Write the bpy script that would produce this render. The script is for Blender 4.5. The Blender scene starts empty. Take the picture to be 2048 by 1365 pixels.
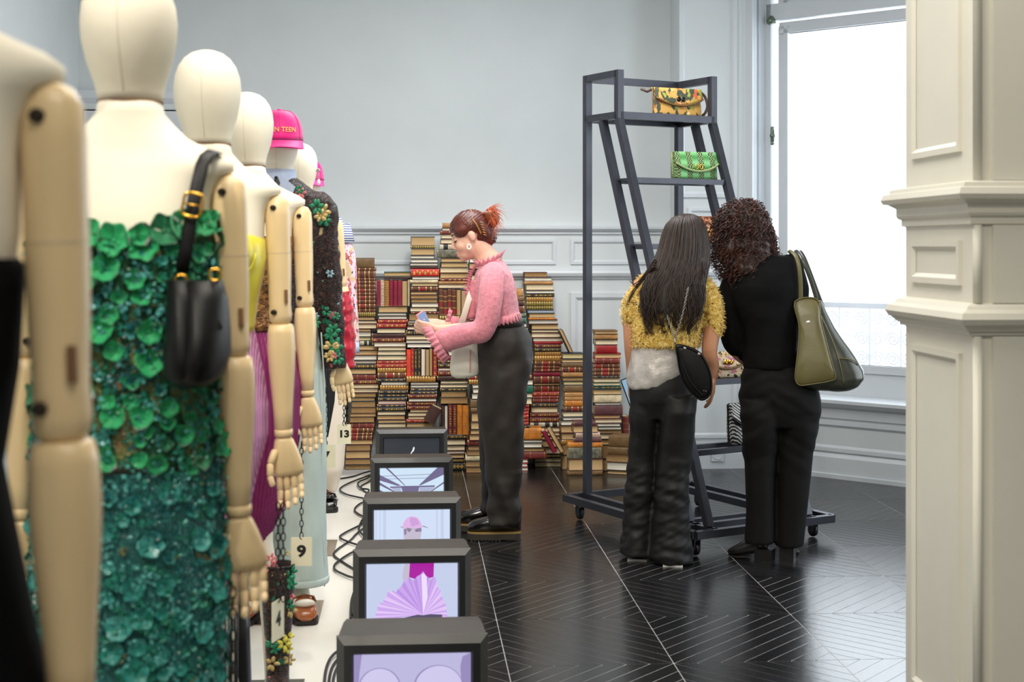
import bpy, bmesh, math, random
import numpy as np
from mathutils import Vector, Matrix, noise

random.seed(7)
SC = bpy.context.scene
COL = SC.collection
PI = math.pi

# ------------------------------------------------------------------ camera
CAMH = 1.47          # eye height of the photographer
FPX = 2844.4         # 50 mm lens on a 36 mm wide frame, in pixels of a 2048 px frame
YAW = math.radians(4.06)
HOR = 492.0          # horizon row
cam_data = bpy.data.cameras.new('camera')
cam = bpy.data.objects.new('camera', cam_data)
COL.objects.link(cam)
cam.location = (0, 0, CAMH)
cam.rotation_euler = (PI / 2, 0, -YAW)
cam_data.sensor_width = 36.0
cam_data.sensor_fit = 'HORIZONTAL'
cam_data.lens = 50.0
cam_data.shift_y = -(682.5 - HOR) / 2048.0
cam_data.clip_start = 0.05
cam_data.dof.use_dof = True
cam_data.dof.focus_distance = 7.6
cam_data.dof.aperture_fstop = 5.0
SC.camera = cam

# ------------------------------------------------------------------ world, lights, exposure
SC.view_settings.view_transform = 'Standard'
SC.view_settings.look = 'None'
SC.view_settings.gamma = 1.0
SC.view_settings.use_curve_mapping = False
SC.view_settings.exposure = 0.0

world = bpy.data.worlds.new('overcast_sky')
SC.world = world
world.use_nodes = True
wn = world.node_tree.nodes
wn['Background'].inputs[0].default_value = (0.86, 0.93, 1.0, 1)
wn['Background'].inputs[1].default_value = 2.2


def area(name, loc, target, sx, sy, power, col=(1, 1, 1), spread=None):
    d = bpy.data.lights.new(name, 'AREA')
    d.shape = 'RECTANGLE'
    d.size = sx
    d.size_y = sy
    d.energy = power
    d.color = col
    if spread:
        d.spread = math.radians(spread)
    o = bpy.data.objects.new(name, d)
    COL.objects.link(o)
    o.location = loc
    dv = Vector(target) - Vector(loc)
    o.rotation_euler = dv.to_track_quat('-Z', 'Y').to_euler()
    return o


def spot(name, loc, target, power, col=(1, 0.93, 0.82), angle=60, blend=0.6, size=0.06):
    d = bpy.data.lights.new(name, 'SPOT')
    d.energy = power
    d.color = col
    d.spot_size = math.radians(angle)
    d.spot_blend = blend
    d.shadow_soft_size = size
    o = bpy.data.objects.new(name, d)
    COL.objects.link(o)
    o.location = loc
    dv = Vector(target) - Vector(loc)
    o.rotation_euler = dv.to_track_quat('-Z', 'Y').to_euler()
    return o


# daylight: the bright overcast sky seen through the tall windows
WIN_C = Vector((3.05, 8.48, 1.75))               # middle of the tall window in the 45 degree wall
WIN_N = Vector((-1, -1, 0)).normalized()         # points into the room
area('daylight_tall_window', WIN_C - WIN_N * 1.15, WIN_C, 2.6, 4.2, 125, (0.86, 0.94, 1.0))
area('daylight_side_window', (4.75, 5.6, 1.9), (0, 5.6, 1.5), 2.2, 2.8, 60, (0.88, 0.94, 1.0))
# unseen soft fill lights added under the ceiling, and the warm track spots
area('ceiling_fill_light', (0.2, 3.2, 3.52), (0.2, 3.2, 0), 1.6, 1.6, 58, (1.0, 0.93, 0.82))
area('ceiling_fill_light', (0.4, 7.0, 3.52), (0.4, 7.0, 0), 1.6, 1.6, 82, (1.0, 0.99, 0.98))
area('ceiling_fill_light', (0.3, 0.2, 3.52), (0.3, 0.2, 0), 1.6, 1.6, 38, (1.0, 0.93, 0.82))
spot('track_spot', (-1.30, 1.0, 3.45), (-0.50, 2.6, 1.5), 165, angle=50)
spot('track_spot', (-0.1, 1.6, 3.45), (-0.50, 3.9, 1.2), 90)
spot('track_spot', (-0.1, 3.4, 3.45), (-0.50, 5.6, 1.0), 90)
spot('track_spot', (0.2, 5.6, 3.45), (-0.40, 7.6, 1.0), 80)
spot('track_spot', (0.6, 1.2, 3.45), (1.9, 3.7, 1.3), 75)
spot('track_spot', (0.5, 6.6, 3.45), (0.2, 9.3, 0.5), 70, angle=50)
spot('track_spot', (1.3, 6.8, 3.45), (1.1, 9.3, 0.4), 55, angle=50)
spot('track_spot', (0.3, 4.6, 3.45), (1.0, 6.9, 1.0), 90)


# ------------------------------------------------------------------ measuring helpers
CY, SY = math.cos(YAW), math.sin(YAW)


def at(px, py, d):
    """point of the room seen at (px, py) at distance d along the lens axis"""
    r = (px - 1024.0) / FPX * d
    return Vector((r * CY + d * SY, d * CY - r * SY, CAMH + (HOR - py) / FPX * d))


def onfloor(px, py, z=0.0):
    return at(px, py, (CAMH - z) * FPX / (py - HOR))


# ------------------------------------------------------------------ materials
MATS = {}


def lin(c):
    return tuple(((v / 255.0) / 12.92 if v / 255.0 <= 0.04045 else ((v / 255.0 + 0.055) / 1.055) ** 2.4) for v in c)


def mat(name, rgb, rough=0.5, metal=0.0, var=0.10, scale=18.0, bump=0.0, bscale=60.0, coat=0.0, sheen=0.0,
        spec=0.5, stretch=(1, 1, 1), distance=0.004, trans=0.0):
    if name in MATS:
        return MATS[name]
    m = bpy.data.materials.new(name)
    m.use_nodes = True
    nt = m.node_tree
    n = nt.nodes
    b = n['Principled BSDF']
    col = lin(rgb)
    tc = n.new('ShaderNodeTexCoord')
    mp = n.new('ShaderNodeMapping')
    mp.inputs['Scale'].default_value = stretch
    nt.links.new(tc.outputs['Object'], mp.inputs['Vector'])
    nz = n.new('ShaderNodeTexNoise')
    nz.inputs['Scale'].default_value = scale
    nz.inputs['Detail'].default_value = 4
    nt.links.new(mp.outputs['Vector'], nz.inputs['Vector'])
    rp = n.new('ShaderNodeValToRGB')
    lo = tuple(max(0, c * (1 - var)) for c in col)
    hi = tuple(min(1, c * (1 + var)) for c in col)
    rp.color_ramp.elements[0].position = 0.3
    rp.color_ramp.elements[1].position = 0.7
    rp.color_ramp.elements[0].color = lo + (1,)
    rp.color_ramp.elements[1].color = hi + (1,)
    nt.links.new(nz.outputs['Fac'], rp.inputs['Fac'])
    nt.links.new(rp.outputs['Color'], b.inputs['Base Color'])
    b.inputs['Roughness'].default_value = rough
    b.inputs['Metallic'].default_value = metal
    b.inputs['Specular IOR Level'].default_value = spec
    b.inputs['Coat Weight'].default_value = coat
    if sheen:
        b.inputs['Sheen Weight'].default_value = sheen
    if trans:
        b.inputs['Transmission Weight'].default_value = trans
    if bump:
        nb = n.new('ShaderNodeTexNoise')
        nb.inputs['Scale'].default_value = bscale
        nb.inputs['Detail'].default_value = 3
        nt.links.new(mp.outputs['Vector'], nb.inputs['Vector'])
        bp = n.new('ShaderNodeBump')
        bp.inputs['Strength'].default_value = bump
        bp.inputs['Distance'].default_value = distance
        nt.links.new(nb.outputs['Fac'], bp.inputs['Height'])
        nt.links.new(bp.outputs['Normal'], b.inputs['Normal'])
    MATS[name] = m
    return m


def pattern(name, base, spots, rough=0.5, metal=0.0, bump=0.4, bscale=150, sheen=0.0, sparkle=None, coat=0.0):
    """base colour with islands of other colours: spots = [(rgb, noise scale, threshold, seed, stretch)]"""
    m = bpy.data.materials.new(name)
    m.use_nodes = True
    nt = m.node_tree
    n = nt.nodes
    b = n['Principled BSDF']
    tc = n.new('ShaderNodeTexCoord')
    cur = None
    rgb = n.new('ShaderNodeRGB')
    rgb.outputs[0].default_value = lin(base) + (1,)
    cur = rgb.outputs[0]
    for (c, sc, th, seed, st) in spots:
        mp = n.new('ShaderNodeMapping')
        mp.inputs['Location'].default_value = (seed * 1.7, seed * 3.1, seed * 0.7)
        mp.inputs['Scale'].default_value = st
        nt.links.new(tc.outputs['Object'], mp.inputs['Vector'])
        nz = n.new('ShaderNodeTexNoise')
        nz.inputs['Scale'].default_value = sc
        nz.inputs['Detail'].default_value = 2
        nt.links.new(mp.outputs['Vector'], nz.inputs['Vector'])
        mr = n.new('ShaderNodeMapRange')
        mr.inputs['From Min'].default_value = th
        mr.inputs['From Max'].default_value = th + 0.03
        nt.links.new(nz.outputs['Fac'], mr.inputs['Value'])
        mx = n.new('ShaderNodeMix')
        mx.data_type = 'RGBA'
        nt.links.new(mr.outputs['Result'], mx.inputs[0])
        nt.links.new(cur, mx.inputs[6])
        mx.inputs[7].default_value = lin(c) + (1,)
        cur = mx.outputs[2]
    nt.links.new(cur, b.inputs['Base Color'])
    b.inputs['Roughness'].default_value = rough
    b.inputs['Metallic'].default_value = metal
    b.inputs['Coat Weight'].default_value = coat
    if sheen:
        b.inputs['Sheen Weight'].default_value = sheen
    vo = n.new('ShaderNodeTexVoronoi')
    vo.inputs['Scale'].default_value = bscale
    nt.links.new(tc.outputs['Object'], vo.inputs['Vector'])
    bp = n.new('ShaderNodeBump')
    bp.inputs['Strength'].default_value = bump
    bp.inputs['Distance'].default_value = 0.004
    nt.links.new(vo.outputs['Distance'], bp.inputs['Height'])
    nt.links.new(bp.outputs['Normal'], b.inputs['Normal'])
    if sparkle:
        nt.links.new(vo.outputs['Color'], n.new('ShaderNodeSeparateColor').inputs[0])
        sp = [x for x in n if x.bl_idname == 'ShaderNodeSeparateColor'][0]
        mr = n.new('ShaderNodeMapRange')
        mr.inputs['From Min'].default_value = 0.3
        mr.inputs['From Max'].default_value = 0.9
        mr.inputs['To Min'].default_value = rough
        mr.inputs['To Max'].default_value = sparkle
        nt.links.new(sp.outputs[0], mr.inputs['Value'])
        nt.links.new(mr.outputs['Result'], b.inputs['Roughness'])
    return m


def striped(name, c1, c2, axis, scale, rough=0.5, width=0.5, bump=0.0, distort=0.0, metal=0.0):
    """regular bands of two colours along an object axis"""
    m = bpy.data.materials.new(name)
    m.use_nodes = True
    nt = m.node_tree
    n = nt.nodes
    b = n['Principled BSDF']
    tc = n.new('ShaderNodeTexCoord')
    wv = n.new('ShaderNodeTexWave')
    wv.bands_direction = axis
    wv.inputs['Scale'].default_value = scale
    wv.inputs['Distortion'].default_value = distort
    wv.inputs['Detail Scale'].default_value = 2.0
    nt.links.new(tc.outputs['Object'], wv.inputs['Vector'])
    rp = n.new('ShaderNodeValToRGB')
    rp.color_ramp.elements[0].position = max(0, width - 0.12)
    rp.color_ramp.elements[1].position = min(1, width + 0.12)
    rp.color_ramp.elements[0].color = lin(c1) + (1,)
    rp.color_ramp.elements[1].color = lin(c2) + (1,)
    nt.links.new(wv.outputs['Fac'], rp.inputs['Fac'])
    nt.links.new(rp.outputs['Color'], b.inputs['Base Color'])
    b.inputs['Roughness'].default_value = rough
    b.inputs['Metallic'].default_value = metal
    if bump:
        bp = n.new('ShaderNodeBump')
        bp.inputs['Strength'].default_value = bump
        bp.inputs['Distance'].default_value = 0.004
        nt.links.new(wv.outputs['Fac'], bp.inputs['Height'])
        nt.links.new(bp.outputs['Normal'], b.inputs['Normal'])
    return m


def glow(name, rgb, strength=1.0):
    """a lit screen pixel colour"""
    if name in MATS:
        return MATS[name]
    m = bpy.data.materials.new(name)
    m.use_nodes = True
    nt = m.node_tree
    n = nt.nodes
    b = n['Principled BSDF']
    b.inputs['Base Color'].default_value = (0.02, 0.02, 0.02, 1)
    b.inputs['Roughness'].default_value = 0.35
    b.inputs['Emission Color'].default_value = lin(rgb) + (1,)
    b.inputs['Emission Strength'].default_value = strength
    MATS[name] = m
    return m


# ------------------------------------------------------------------ mesh building
class MB:
    def __init__(self):
        self.v = []
        self.f = []

    def add(self, verts, faces):
        o = len(self.v)
        self.v.extend([tuple(p) for p in verts])
        self.f.extend([tuple(i + o for i in f) for f in faces])
        return self

    def box(self, x0, x1, y0, y1, z0, z1, M=None):
        p = [Vector((x, y, z)) for z in (z0, z1) for y in (y0, y1) for x in (x0, x1)]
        if M is not None:
            p = [M @ q for q in p]
        return self.add(p, [(0, 2, 3, 1), (4, 5, 7, 6), (0, 1, 5, 4), (2, 6, 7, 3), (0, 4, 6, 2), (1, 3, 7, 5)])

    def bar(self, a, b, w, h, up=(0, 0, 1)):
        """square bar from a to b"""
        a = Vector(a)
        b = Vector(b)
        d = (b - a)
        L = d.length
        d.normalize()
        u = Vector(up)
        s = d.cross(u)
        if s.length < 1e-4:
            s = d.cross(Vector((1, 0, 0)))
        s.normalize()
        u = s.cross(d)
        p = []
        for t in (a, b):
            for (i, j) in ((-1, -1), (1, -1), (1, 1), (-1, 1)):
                p.append(t + s * (i * w / 2) + u * (j * h / 2))
        return self.add(p, [(3, 2, 1, 0), (4, 5, 6, 7), (0, 1, 5, 4), (1, 2, 6, 5), (2, 3, 7, 6), (3, 0, 4, 7)])

    def rings(self, rings, cap=True, close=True):
        n = len(rings[0])
        o = len(self.v)
        for r in rings:
            self.v.extend([tuple(p) for p in r])
        m = n if close else n - 1
        for k in range(len(rings) - 1):
            for i in range(m):
                j = (i + 1) % n
                self.f.append((o + k * n + i, o + k * n + j, o + (k + 1) * n + j, o + (k + 1) * n + i))
        if cap and close:
            self.f.append(tuple(o + i for i in range(n - 1, -1, -1)))
            e = o + (len(rings) - 1) * n
            self.f.append(tuple(e + i for i in range(n)))
        return self

    def tube(self, path, radii, n=10, cap=True, flat=1.0, up=None, close=False):
        path = [Vector(p) for p in path]
        if not hasattr(radii, '__len__'):
            radii = [radii] * len(path)
        T = []
        N = len(path)
        for i in range(N):
            if close:
                t = path[(i + 1) % N] - path[i - 1]
            else:
                t = path[min(i + 1, N - 1)] - path[max(i - 1, 0)]
            T.append(t.normalized() if t.length > 1e-9 else Vector((0, 0, 1)))
        ref = Vector(up) if up else (Vector((0, 0, 1)) if abs(T[0].z) < 0.9 else Vector((1, 0, 0)))
        s = T[0].cross(ref).normalized()
        R = []
        for i in range(N):
            s = (s - T[i] * s.dot(T[i]))
            if s.length < 1e-6:
                s = T[i].orthogonal()
            s.normalize()
            u = s.cross(T[i])
            r = radii[i]
            ra, rb = (r if isinstance(r, tuple) else (r, r * flat))
            R.append([path[i] + s * (math.cos(a) * ra) + u * (math.sin(a) * rb) for a in [2 * PI * k / n for k in range(n)]])
        if close:
            R.append(R[0])
            cap = False
        return self.rings(R, cap=cap)

    def ball(self, c, r, n=14, m=9, M=None):
        """ellipsoid at c with radii r (number or 3-tuple), optional rotation M (3x3)"""
        if not hasattr(r, '__len__'):
            r = (r, r, r)
        c = Vector(c)
        R = []
        for k in range(m + 1):
            th = PI * (k + 0.02) / (m + 0.04)
            ring = []
            for i in range(n):
                a = 2 * PI * i / n
                p = Vector((r[0] * math.sin(th) * math.cos(a), r[1] * math.sin(th) * math.sin(a), -r[2] * math.cos(th)))
                if M is not None:
                    p = M @ p
                ring.append(c + p)
            R.append(ring)
        return self.rings(R)

    def oval(self, specs, n=32, power=2.0, cap=True, y_off=0.0):
        """loft of superellipse rings: specs = [(z, cx, cy, a, b)]"""
        R = []
        for (z, cx, cy, a, b) in specs:
            ring = []
            for i in range(n):
                t = 2 * PI * i / n
                c, s = math.cos(t), math.sin(t)
                ring.append((cx + a * math.copysign(abs(c) ** (2 / power), c), cy + b * math.copysign(abs(s) ** (2 / power), s) + y_off, z))
            R.append(ring)
        return self.rings(R, cap=cap)

    def lathe(self, prof, n=24, c=(0, 0, 0), cap=True, M=None):
        R = []
        for (r, z) in prof:
            ring = [Vector((r * math.cos(2 * PI * i / n), r * math.sin(2 * PI * i / n), z)) for i in range(n)]
            if M is not None:
                ring = [M @ p for p in ring]
            R.append([Vector(c) + p for p in ring])
        return self.rings(R, cap=cap)

    def poly(self, pts, thick=None, n=None):
        """flat polygon, or a slab when thick and normal are given"""
        pts = [Vector(p) for p in pts]
        k = len(pts)
        if thick is None:
            return self.add(pts, [tuple(range(k))])
        nn = Vector(n) * thick
        q = pts + [p + nn for p in pts]
        faces = [tuple(range(k - 1, -1, -1)), tuple(range(k, 2 * k))]
        for i in range(k):
            j = (i + 1) % k
            faces.append((i, j, k + j, k + i))
        return self.add(q, faces)

    def mesh(self, name, m=None, smooth=False):
        me = bpy.data.meshes.new(name)
        me.from_pydata(self.v, [], self.f)
        if m is not None:
            me.materials.append(m)
        if smooth:
            me.polygons.foreach_set('use_smooth', [True] * len(me.polygons))
        me.update()
        return me

    def build(self, name, m, parent=None, smooth=False, loc=None):
        me = self.mesh(name, m, smooth)
        return put(name, me, parent, loc)


def put(name, me, parent=None, loc=None):
    o = bpy.data.objects.new(name, me)
    COL.objects.link(o)
    if parent is not None:
        o.parent = parent
    if loc is not None:
        o.location = loc
    return o


def tag(o, label=None, cat=None, group=None, kind=None):
    if label:
        o['label'] = label
    if cat:
        o['category'] = cat
    if group:
        o['group'] = group
    if kind:
        o['kind'] = kind
    return o


def thing(name, label, cat, loc=(0, 0, 0), rz=0.0, group=None):
    o = bpy.data.objects.new(name, None)
    COL.objects.link(o)
    o.empty_display_size = 0.05
    o.location = loc
    o.rotation_euler = (0, 0, rz)
    return tag(o, label, cat, group)


def bevel(o, w, seg=2):
    md = o.modifiers.new('bevel', 'BEVEL')
    md.width = w
    md.segments = seg
    md.limit_method = 'ANGLE'
    return o


def bake(mb, voxel=0.01, it=6, name='part', m=None, parent=None, disp=None, factor=0.5, loc=None, sub=False):
    """fuse overlapping closed shapes into ONE continuous smooth surface"""
    me = mb.mesh(name)
    o = bpy.data.objects.new(name, me)
    COL.objects.link(o)
    r = o.modifiers.new('r', 'REMESH')
    r.mode = 'VOXEL'
    r.voxel_size = voxel
    if it:
        s = o.modifiers.new('s', 'SMOOTH')
        s.factor = factor
        s.iterations = it
    dg = bpy.context.evaluated_depsgraph_get()
    new = bpy.data.meshes.new_from_object(o.evaluated_get(dg))
    bpy.data.objects.remove(o)
    bpy.data.meshes.remove(me)
    new.name = name
    if disp:
        push(new, disp)
    new.materials.clear()
    if m is not None:
        new.materials.append(m)
    new.polygons.foreach_set('use_smooth', [True] * len(new.polygons))
    return put(name, new, parent, loc)


def push(me, fn):
    """move every vertex along its normal by fn(position)"""
    cnt = len(me.vertices)
    co = np.empty(cnt * 3)
    no = np.empty(cnt * 3)
    me.vertices.foreach_get('co', co)
    me.vertex_normals.foreach_get('vector', no)
    co = co.reshape(-1, 3)
    no = no.reshape(-1, 3)
    off = np.array([fn(Vector(p)) for p in co])
    co = co + no * off[:, None]
    me.vertices.foreach_set('co', co.ravel())
    me.update()


def nz(p, sx, sy, sz, seed=0.0):
    return noise.noise(Vector((p[0] * sx + seed, p[1] * sy + seed * 1.3, p[2] * sz - seed * 0.7)))


def interp(table, t):
    """piecewise-linear lookup in [(t, value)], decreasing or increasing t"""
    tb = sorted(table)
    if t <= tb[0][0]:
        return tb[0][1]
    for (a, va), (b, vb) in zip(tb, tb[1:]):
        if t <= b:
            k = (t - a) / (b - a)
            return va + (vb - va) * k
    return tb[-1][1]


def spline(pts, n=24, closed=False):
    """Catmull-Rom through points"""
    P = [Vector(p) for p in pts]
    out = []
    N = len(P)
    segs = N if closed else N - 1
    per = max(2, n // max(1, segs))
    for i in range(segs):
        if closed:
            p0, p1, p2, p3 = P[i - 1], P[i], P[(i + 1) % N], P[(i + 2) % N]
        else:
            p0, p1, p2, p3 = P[max(i - 1, 0)], P[i], P[i + 1], P[min(i + 2, N - 1)]
        for k in range(per):
            t = k / per
            t2, t3 = t * t, t * t * t
            out.append(0.5 * ((2 * p1) + (p2 - p0) * t + (2 * p0 - 5 * p1 + 4 * p2 - p3) * t2 + (3 * p1 - p0 - 3 * p2 + p3) * t3))
    if not closed:
        out.append(P[-1])
    return out


def text_mesh(name, body, size, m, parent=None, align='CENTER', extrude=0.0, bold=0.0):
    """lettering as a mesh lying in the XY plane of its own frame"""
    cu = bpy.data.curves.new(name, 'FONT')
    cu.body = body
    cu.size = size
    cu.align_x = align
    cu.align_y = 'CENTER'
    cu.extrude = extrude
    cu.resolution_u = 4
    cu.offset = bold
    t = bpy.data.objects.new(name, cu)
    COL.objects.link(t)
    dg = bpy.context.evaluated_depsgraph_get()
    me = bpy.data.meshes.new_from_object(t.evaluated_get(dg))
    bpy.data.objects.remove(t)
    bpy.data.curves.remove(cu)
    me.materials.clear()
    me.materials.append(m)
    return put(name, me, parent)
# ================================================================== THE ROOM
wall_m = mat('wall_paint_grey_white', (206, 212, 214), rough=0.55, var=0.025, scale=3, bump=0.08, bscale=120)
trim_m = mat('trim_paint_white', (206, 211, 216), rough=0.42, var=0.02, scale=5)
pillar_m = mat('pillar_paint_cream', (222, 219, 206), rough=0.42, var=0.03, scale=4, bump=0.06, bscale=60)
ceil_m = mat('ceiling_paint', (225, 225, 222), rough=0.8, var=0.02)
joint_m = mat('floor_joint_filler', (168, 166, 164), rough=0.55, var=0.5, scale=3)
plat_m = mat('platform_white_laminate', (238, 234, 224), rough=0.3, var=0.02, scale=3)

BACK = 9.60      # back wall
LEFT = -2.20
CEIL = 3.6

# floor ------------------------------------------------------------
floor = MB().box(-2.3, 5.2, -3.0, 10.0, -0.12, -0.0008).build('floor', joint_m)
tag(floor, 'black diagonal parquet floor with pale joints', kind='structure')
plank_ms = []
for i, c in enumerate([(24, 24, 26), (29, 28, 30), (20, 20, 22), (26, 25, 26)]):
    plank_ms.append(mat('black_stained_oak_%d' % i, c, rough=0.23, var=0.35, scale=7, bump=0.10, bscale=26, stretch=(1, 1, 1), spec=0.55))
PX, PY0 = 0.587, 0.625
X0, Y0 = 0.335, 6.201


def clip(poly, nx, ny, c):
    """keep nx*x+ny*y <= c"""
    out = []
    for i in range(len(poly)):
        a, b = poly[i], poly[(i + 1) % len(poly)]
        da, db = nx * a[0] + ny * a[1] - c, nx * b[0] + ny * b[1] - c
        if da <= 0:
            out.append(a)
        if (da < 0) != (db < 0) and abs(da - db) > 1e-12:
            t = da / (da - db)
            out.append((a[0] + (b[0] - a[0]) * t, a[1] + (b[1] - a[1]) * t))
    return out


NSTR = 14
plank_mesh = {}
for flip in (0, 1):
    for k in range(NSTR):
        g = 0.0016
        sq = [(g, g), (PX - g, g), (PX - g, PY0 - g), (g, PY0 - g)]
        nx, ny = (1 / PX, 1 / PY0)
        lo, hi = 2.0 * k / NSTR, 2.0 * (k + 1) / NSTR
        e = 0.0036
        p = clip(sq, nx, ny, hi - e)
        p = clip(p, -nx, -ny, -(lo + e))
        if flip:
            p = [(PX - x, y) for (x, y) in p][::-1]
        mb = MB()
        mb.poly([(x, y, -0.0008) for x, y in p], 0.0008, (0, 0, 1))
        # strips running along (+X,-Y) come from x+y = const; flip mirrors them
        plank_mesh[(flip, k)] = [mb.mesh('plank', mm) for mm in plank_ms]
cells = []
for ci in range(-1, 8):
    for ri in range(-8, 6):
        cx, cy = X0 + ci * PX, Y0 + ri * PY0
        if cy > BACK or cy + PY0 < 1.2 or cx > 4.8:
            continue
        flip = (ci + ri) % 2
        cells.append((cx, cy, flip))
pieces = []
for (cx, cy, flip) in cells:
    # cell (0,-1) of the photograph runs up to the right: x-y = const strips
    for k in range(NSTR):
        v = plank_mesh[(flip, k)][0].vertices
        mx = sum(q.co.x for q in v) / len(v) + cx
        my = sum(q.co.y for q in v) / len(v) + cy
        d = mx * SY + my * CY
        r = mx * CY - my * SY
        px = 1024 + FPX * r / d
        py = HOR + FPX * CAMH / d
        seen = (940 < px < 1815 and 930 < py < 1365)
        pieces.append((0 if seen else 1, d, cx, cy, flip, k))
pieces.sort()
field = MB()
for i, (hid, d, cx, cy, flip, k) in enumerate(pieces):
    if i < 300 and not hid:
        o = put('plank', plank_mesh[(flip, k)][random.randrange(4)], floor, (cx, cy, 0))
    else:
        me = plank_mesh[(flip, k)][0]
        field.add([(q.co.x + cx, q.co.y + cy, q.co.z) for q in me.vertices], [tuple(pg.vertices) for pg in me.polygons])
tag(field.build('plank_field', plank_ms[0], floor), kind='stuff')

# display platform under the mannequins
platform = MB().box(-2.18, -0.19, -1.0, 9.02, -0.0007, 0.018).build('display_platform', plat_m)
bevel(platform, 0.003)
tag(platform, 'low white laminate platform under the row of mannequins', 'platform')

# walls -----------------------------------------------------------
BAYX = 1.763       # the chimney-like projection of the back wall starts here
BAYY = 9.28
CORN = 11.53       # the window wall lies on x + y = 11.53


def struct(name, mb, m, label=None):
    o = mb.build(name, m)
    return tag(o, label, kind='structure')


wall_back = struct('wall_back', MB().box(LEFT - 0.2, BAYX + 0.2, BACK, BACK + 0.2, 0, CEIL), wall_m, 'pale grey back wall behind the books')
wall_left = struct('wall_left', MB().box(LEFT - 0.2, LEFT, -3.0, BACK, 0, CEIL), wall_m, 'pale grey left wall')
wall_bay = struct('wall_bay', MB().box(BAYX, 2.26, BAYY, BACK + 0.2, 0, CEIL), wall_m, 'projecting white wall section beside the window')
wall_rear = struct('wall_rear', MB().box(LEFT - 0.2, 5.2, -3.2, -3.0, 0, CEIL), wall_m)
ceiling = struct('ceiling', MB().box(LEFT - 0.2, 6.2, -3.2, 10.2, CEIL, CEIL + 0.15), ceil_m)

# 45 degree wall: frame with u along (1,-1), n into the room
U = Vector((1, -1, 0)).normalized()
NN = Vector((-1, -1, 0)).normalized()
P0 = Vector((2.25, 9.28, 0))


def wp(u, n, z):
    return P0 + U * u + NN * n + Vector((0, 0, z))


def wbox(mb, u0, u1, n0, n1, z0, z1):
    p = [wp(u, n, z) for z in (z0, z1) for n in (n0, n1) for u in (u0, u1)]
    return mb.add(p, [(0, 1, 3, 2), (4, 6, 7, 5), (0, 4, 5, 1), (2, 3, 7, 6), (0, 2, 6, 4), (1, 5, 7, 3)])


def u_of(px):
    """u coordinate of the window wall plane seen in column px"""
    t = math.tan(YAW + math.atan((px - 1024) / FPX))
    # x = t*y and x + y = CORN
    y = CORN / (1 + t)
    x = t * y
    return (Vector((x, y, 0)) - P0).dot(U)


def z_at(px, py):
    t = math.tan(YAW + math.atan((px - 1024) / FPX))
    y = CORN / (1 + t)
    x = t * y
    d = x * SY + y * CY
    return CAMH + (HOR - py) / FPX * d


UA = 0.0                      # window opening in u
UB = u_of(1545) + 0.02
UE = UB + 1.75
ZS = z_at(1727, 803)          # sill
REV = 0.18                    # reveal depth
mb = MB()
wbox(mb, -0.02, u_of(1506), -0.3, 0, 0, CEIL)
wbox(mb, u_of(1506), UE, -0.3, 0, 0, ZS - 0.05)
wbox(mb, u_of(1506), UE, -0.3, 0, 3.2, CEIL)
wbox(mb, UE, 2.6, -0.3, 0, 0, CEIL)
wall_window = struct('wall_window', mb, wall_m, 'white wall with the tall window')
# right-hand wall with a second window, out of the picture
XE, YE = wp(2.6, 0, 0).x, wp(2.6, 0, 0).y
mb = MB()
mb.box(XE, XE + 0.2, -3.0, 4.4, 0, CEIL)
mb.box(XE, XE + 0.2, 6.8, YE + 0.1, 0, CEIL)
mb.box(XE, XE + 0.2, 4.4, 6.8, 0, 0.6)
mb.box(XE, XE + 0.2, 4.4, 6.8, 3.2, CEIL)
wall_right = struct('wall_right', mb, wall_m)


# mouldings -------------------------------------------------------
def run(mb, a, b, n, prof):
    """extrude profile [(out, z)] from a to b, out along n"""
    a, b, n = Vector(a), Vector(b), Vector(n)
    mb.rings([[a + n * o + Vector((0, 0, z)) for o, z in prof], [b + n * o + Vector((0, 0, z)) for o, z in prof]])


def frame(mb, a, u, n, u0, u1, z0, z1, w=0.035, t=0.014):
    """picture-frame moulding on a wall"""
    a, u, n = Vector(a), Vector(u), Vector(n)

    def P(uu, nn_, z):
        return a + u * uu + n * nn_ + Vector((0, 0, z))
    for (ins, th) in ((0.0, t), (w * 0.45, t * 0.55)):
        ww = w - ins
        R = []
        for (i, o) in ((0, 0), (0, th), (ww * 0.6, th), (ww, 0.001)):
            q = ins + i
            R.append([P(u0 + q, o, z0 + q), P(u1 - q, o, z0 + q), P(u1 - q, o, z1 - q), P(u0 + q, o, z1 - q)])
        mb.rings(R, cap=False)


RAIL = [(0, 1.545), (0.014, 1.55), (0.014, 1.566), (0.03, 1.572), (0.045, 1.585), (0.045, 1.60), (0.02, 1.606), (0, 1.606)]
RAIL2 = [(0, 1.24), (0.012, 1.245), (0.018, 1.256), (0.034, 1.266), (0.042, 1.285), (0.034, 1.302), (0.012, 1.312), (0, 1.316)]
SKIRT = [(0, 0), (0.028, 0), (0.028, 0.10), (0.016, 0.115), (0.016, 0.135), (0, 0.14)]
UX = Vector((1, 0, 0))
NB = Vector((0, -1, 0))
tr = MB()
for prof in (RAIL, RAIL2, SKIRT):
    run(tr, (-0.55, BACK, 0), (BAYX, BACK, 0), NB, prof)
trim_1 = struct('trim_1', tr, trim_m, 'horizontal dado mouldings on the back wall')
tr = MB()
for (u0, u1) in ((-0.50, 0.18), (0.32, 0.98), (1.08, 1.62)):
    frame(tr, (0, BACK, 0), UX, NB, u0, u1, 1.345, 1.515, 0.03, 0.012)
for (u0, u1) in ((-0.50, 0.18), (0.32, 0.98), (1.08, 1.62)):
    frame(tr, (0, BACK, 0), UX, NB, u0, u1, 0.22, 1.15, 0.05, 0.016)
trim_2 = struct('trim_2', tr, trim_m, 'rectangular panel mouldings on the back wall')
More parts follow.
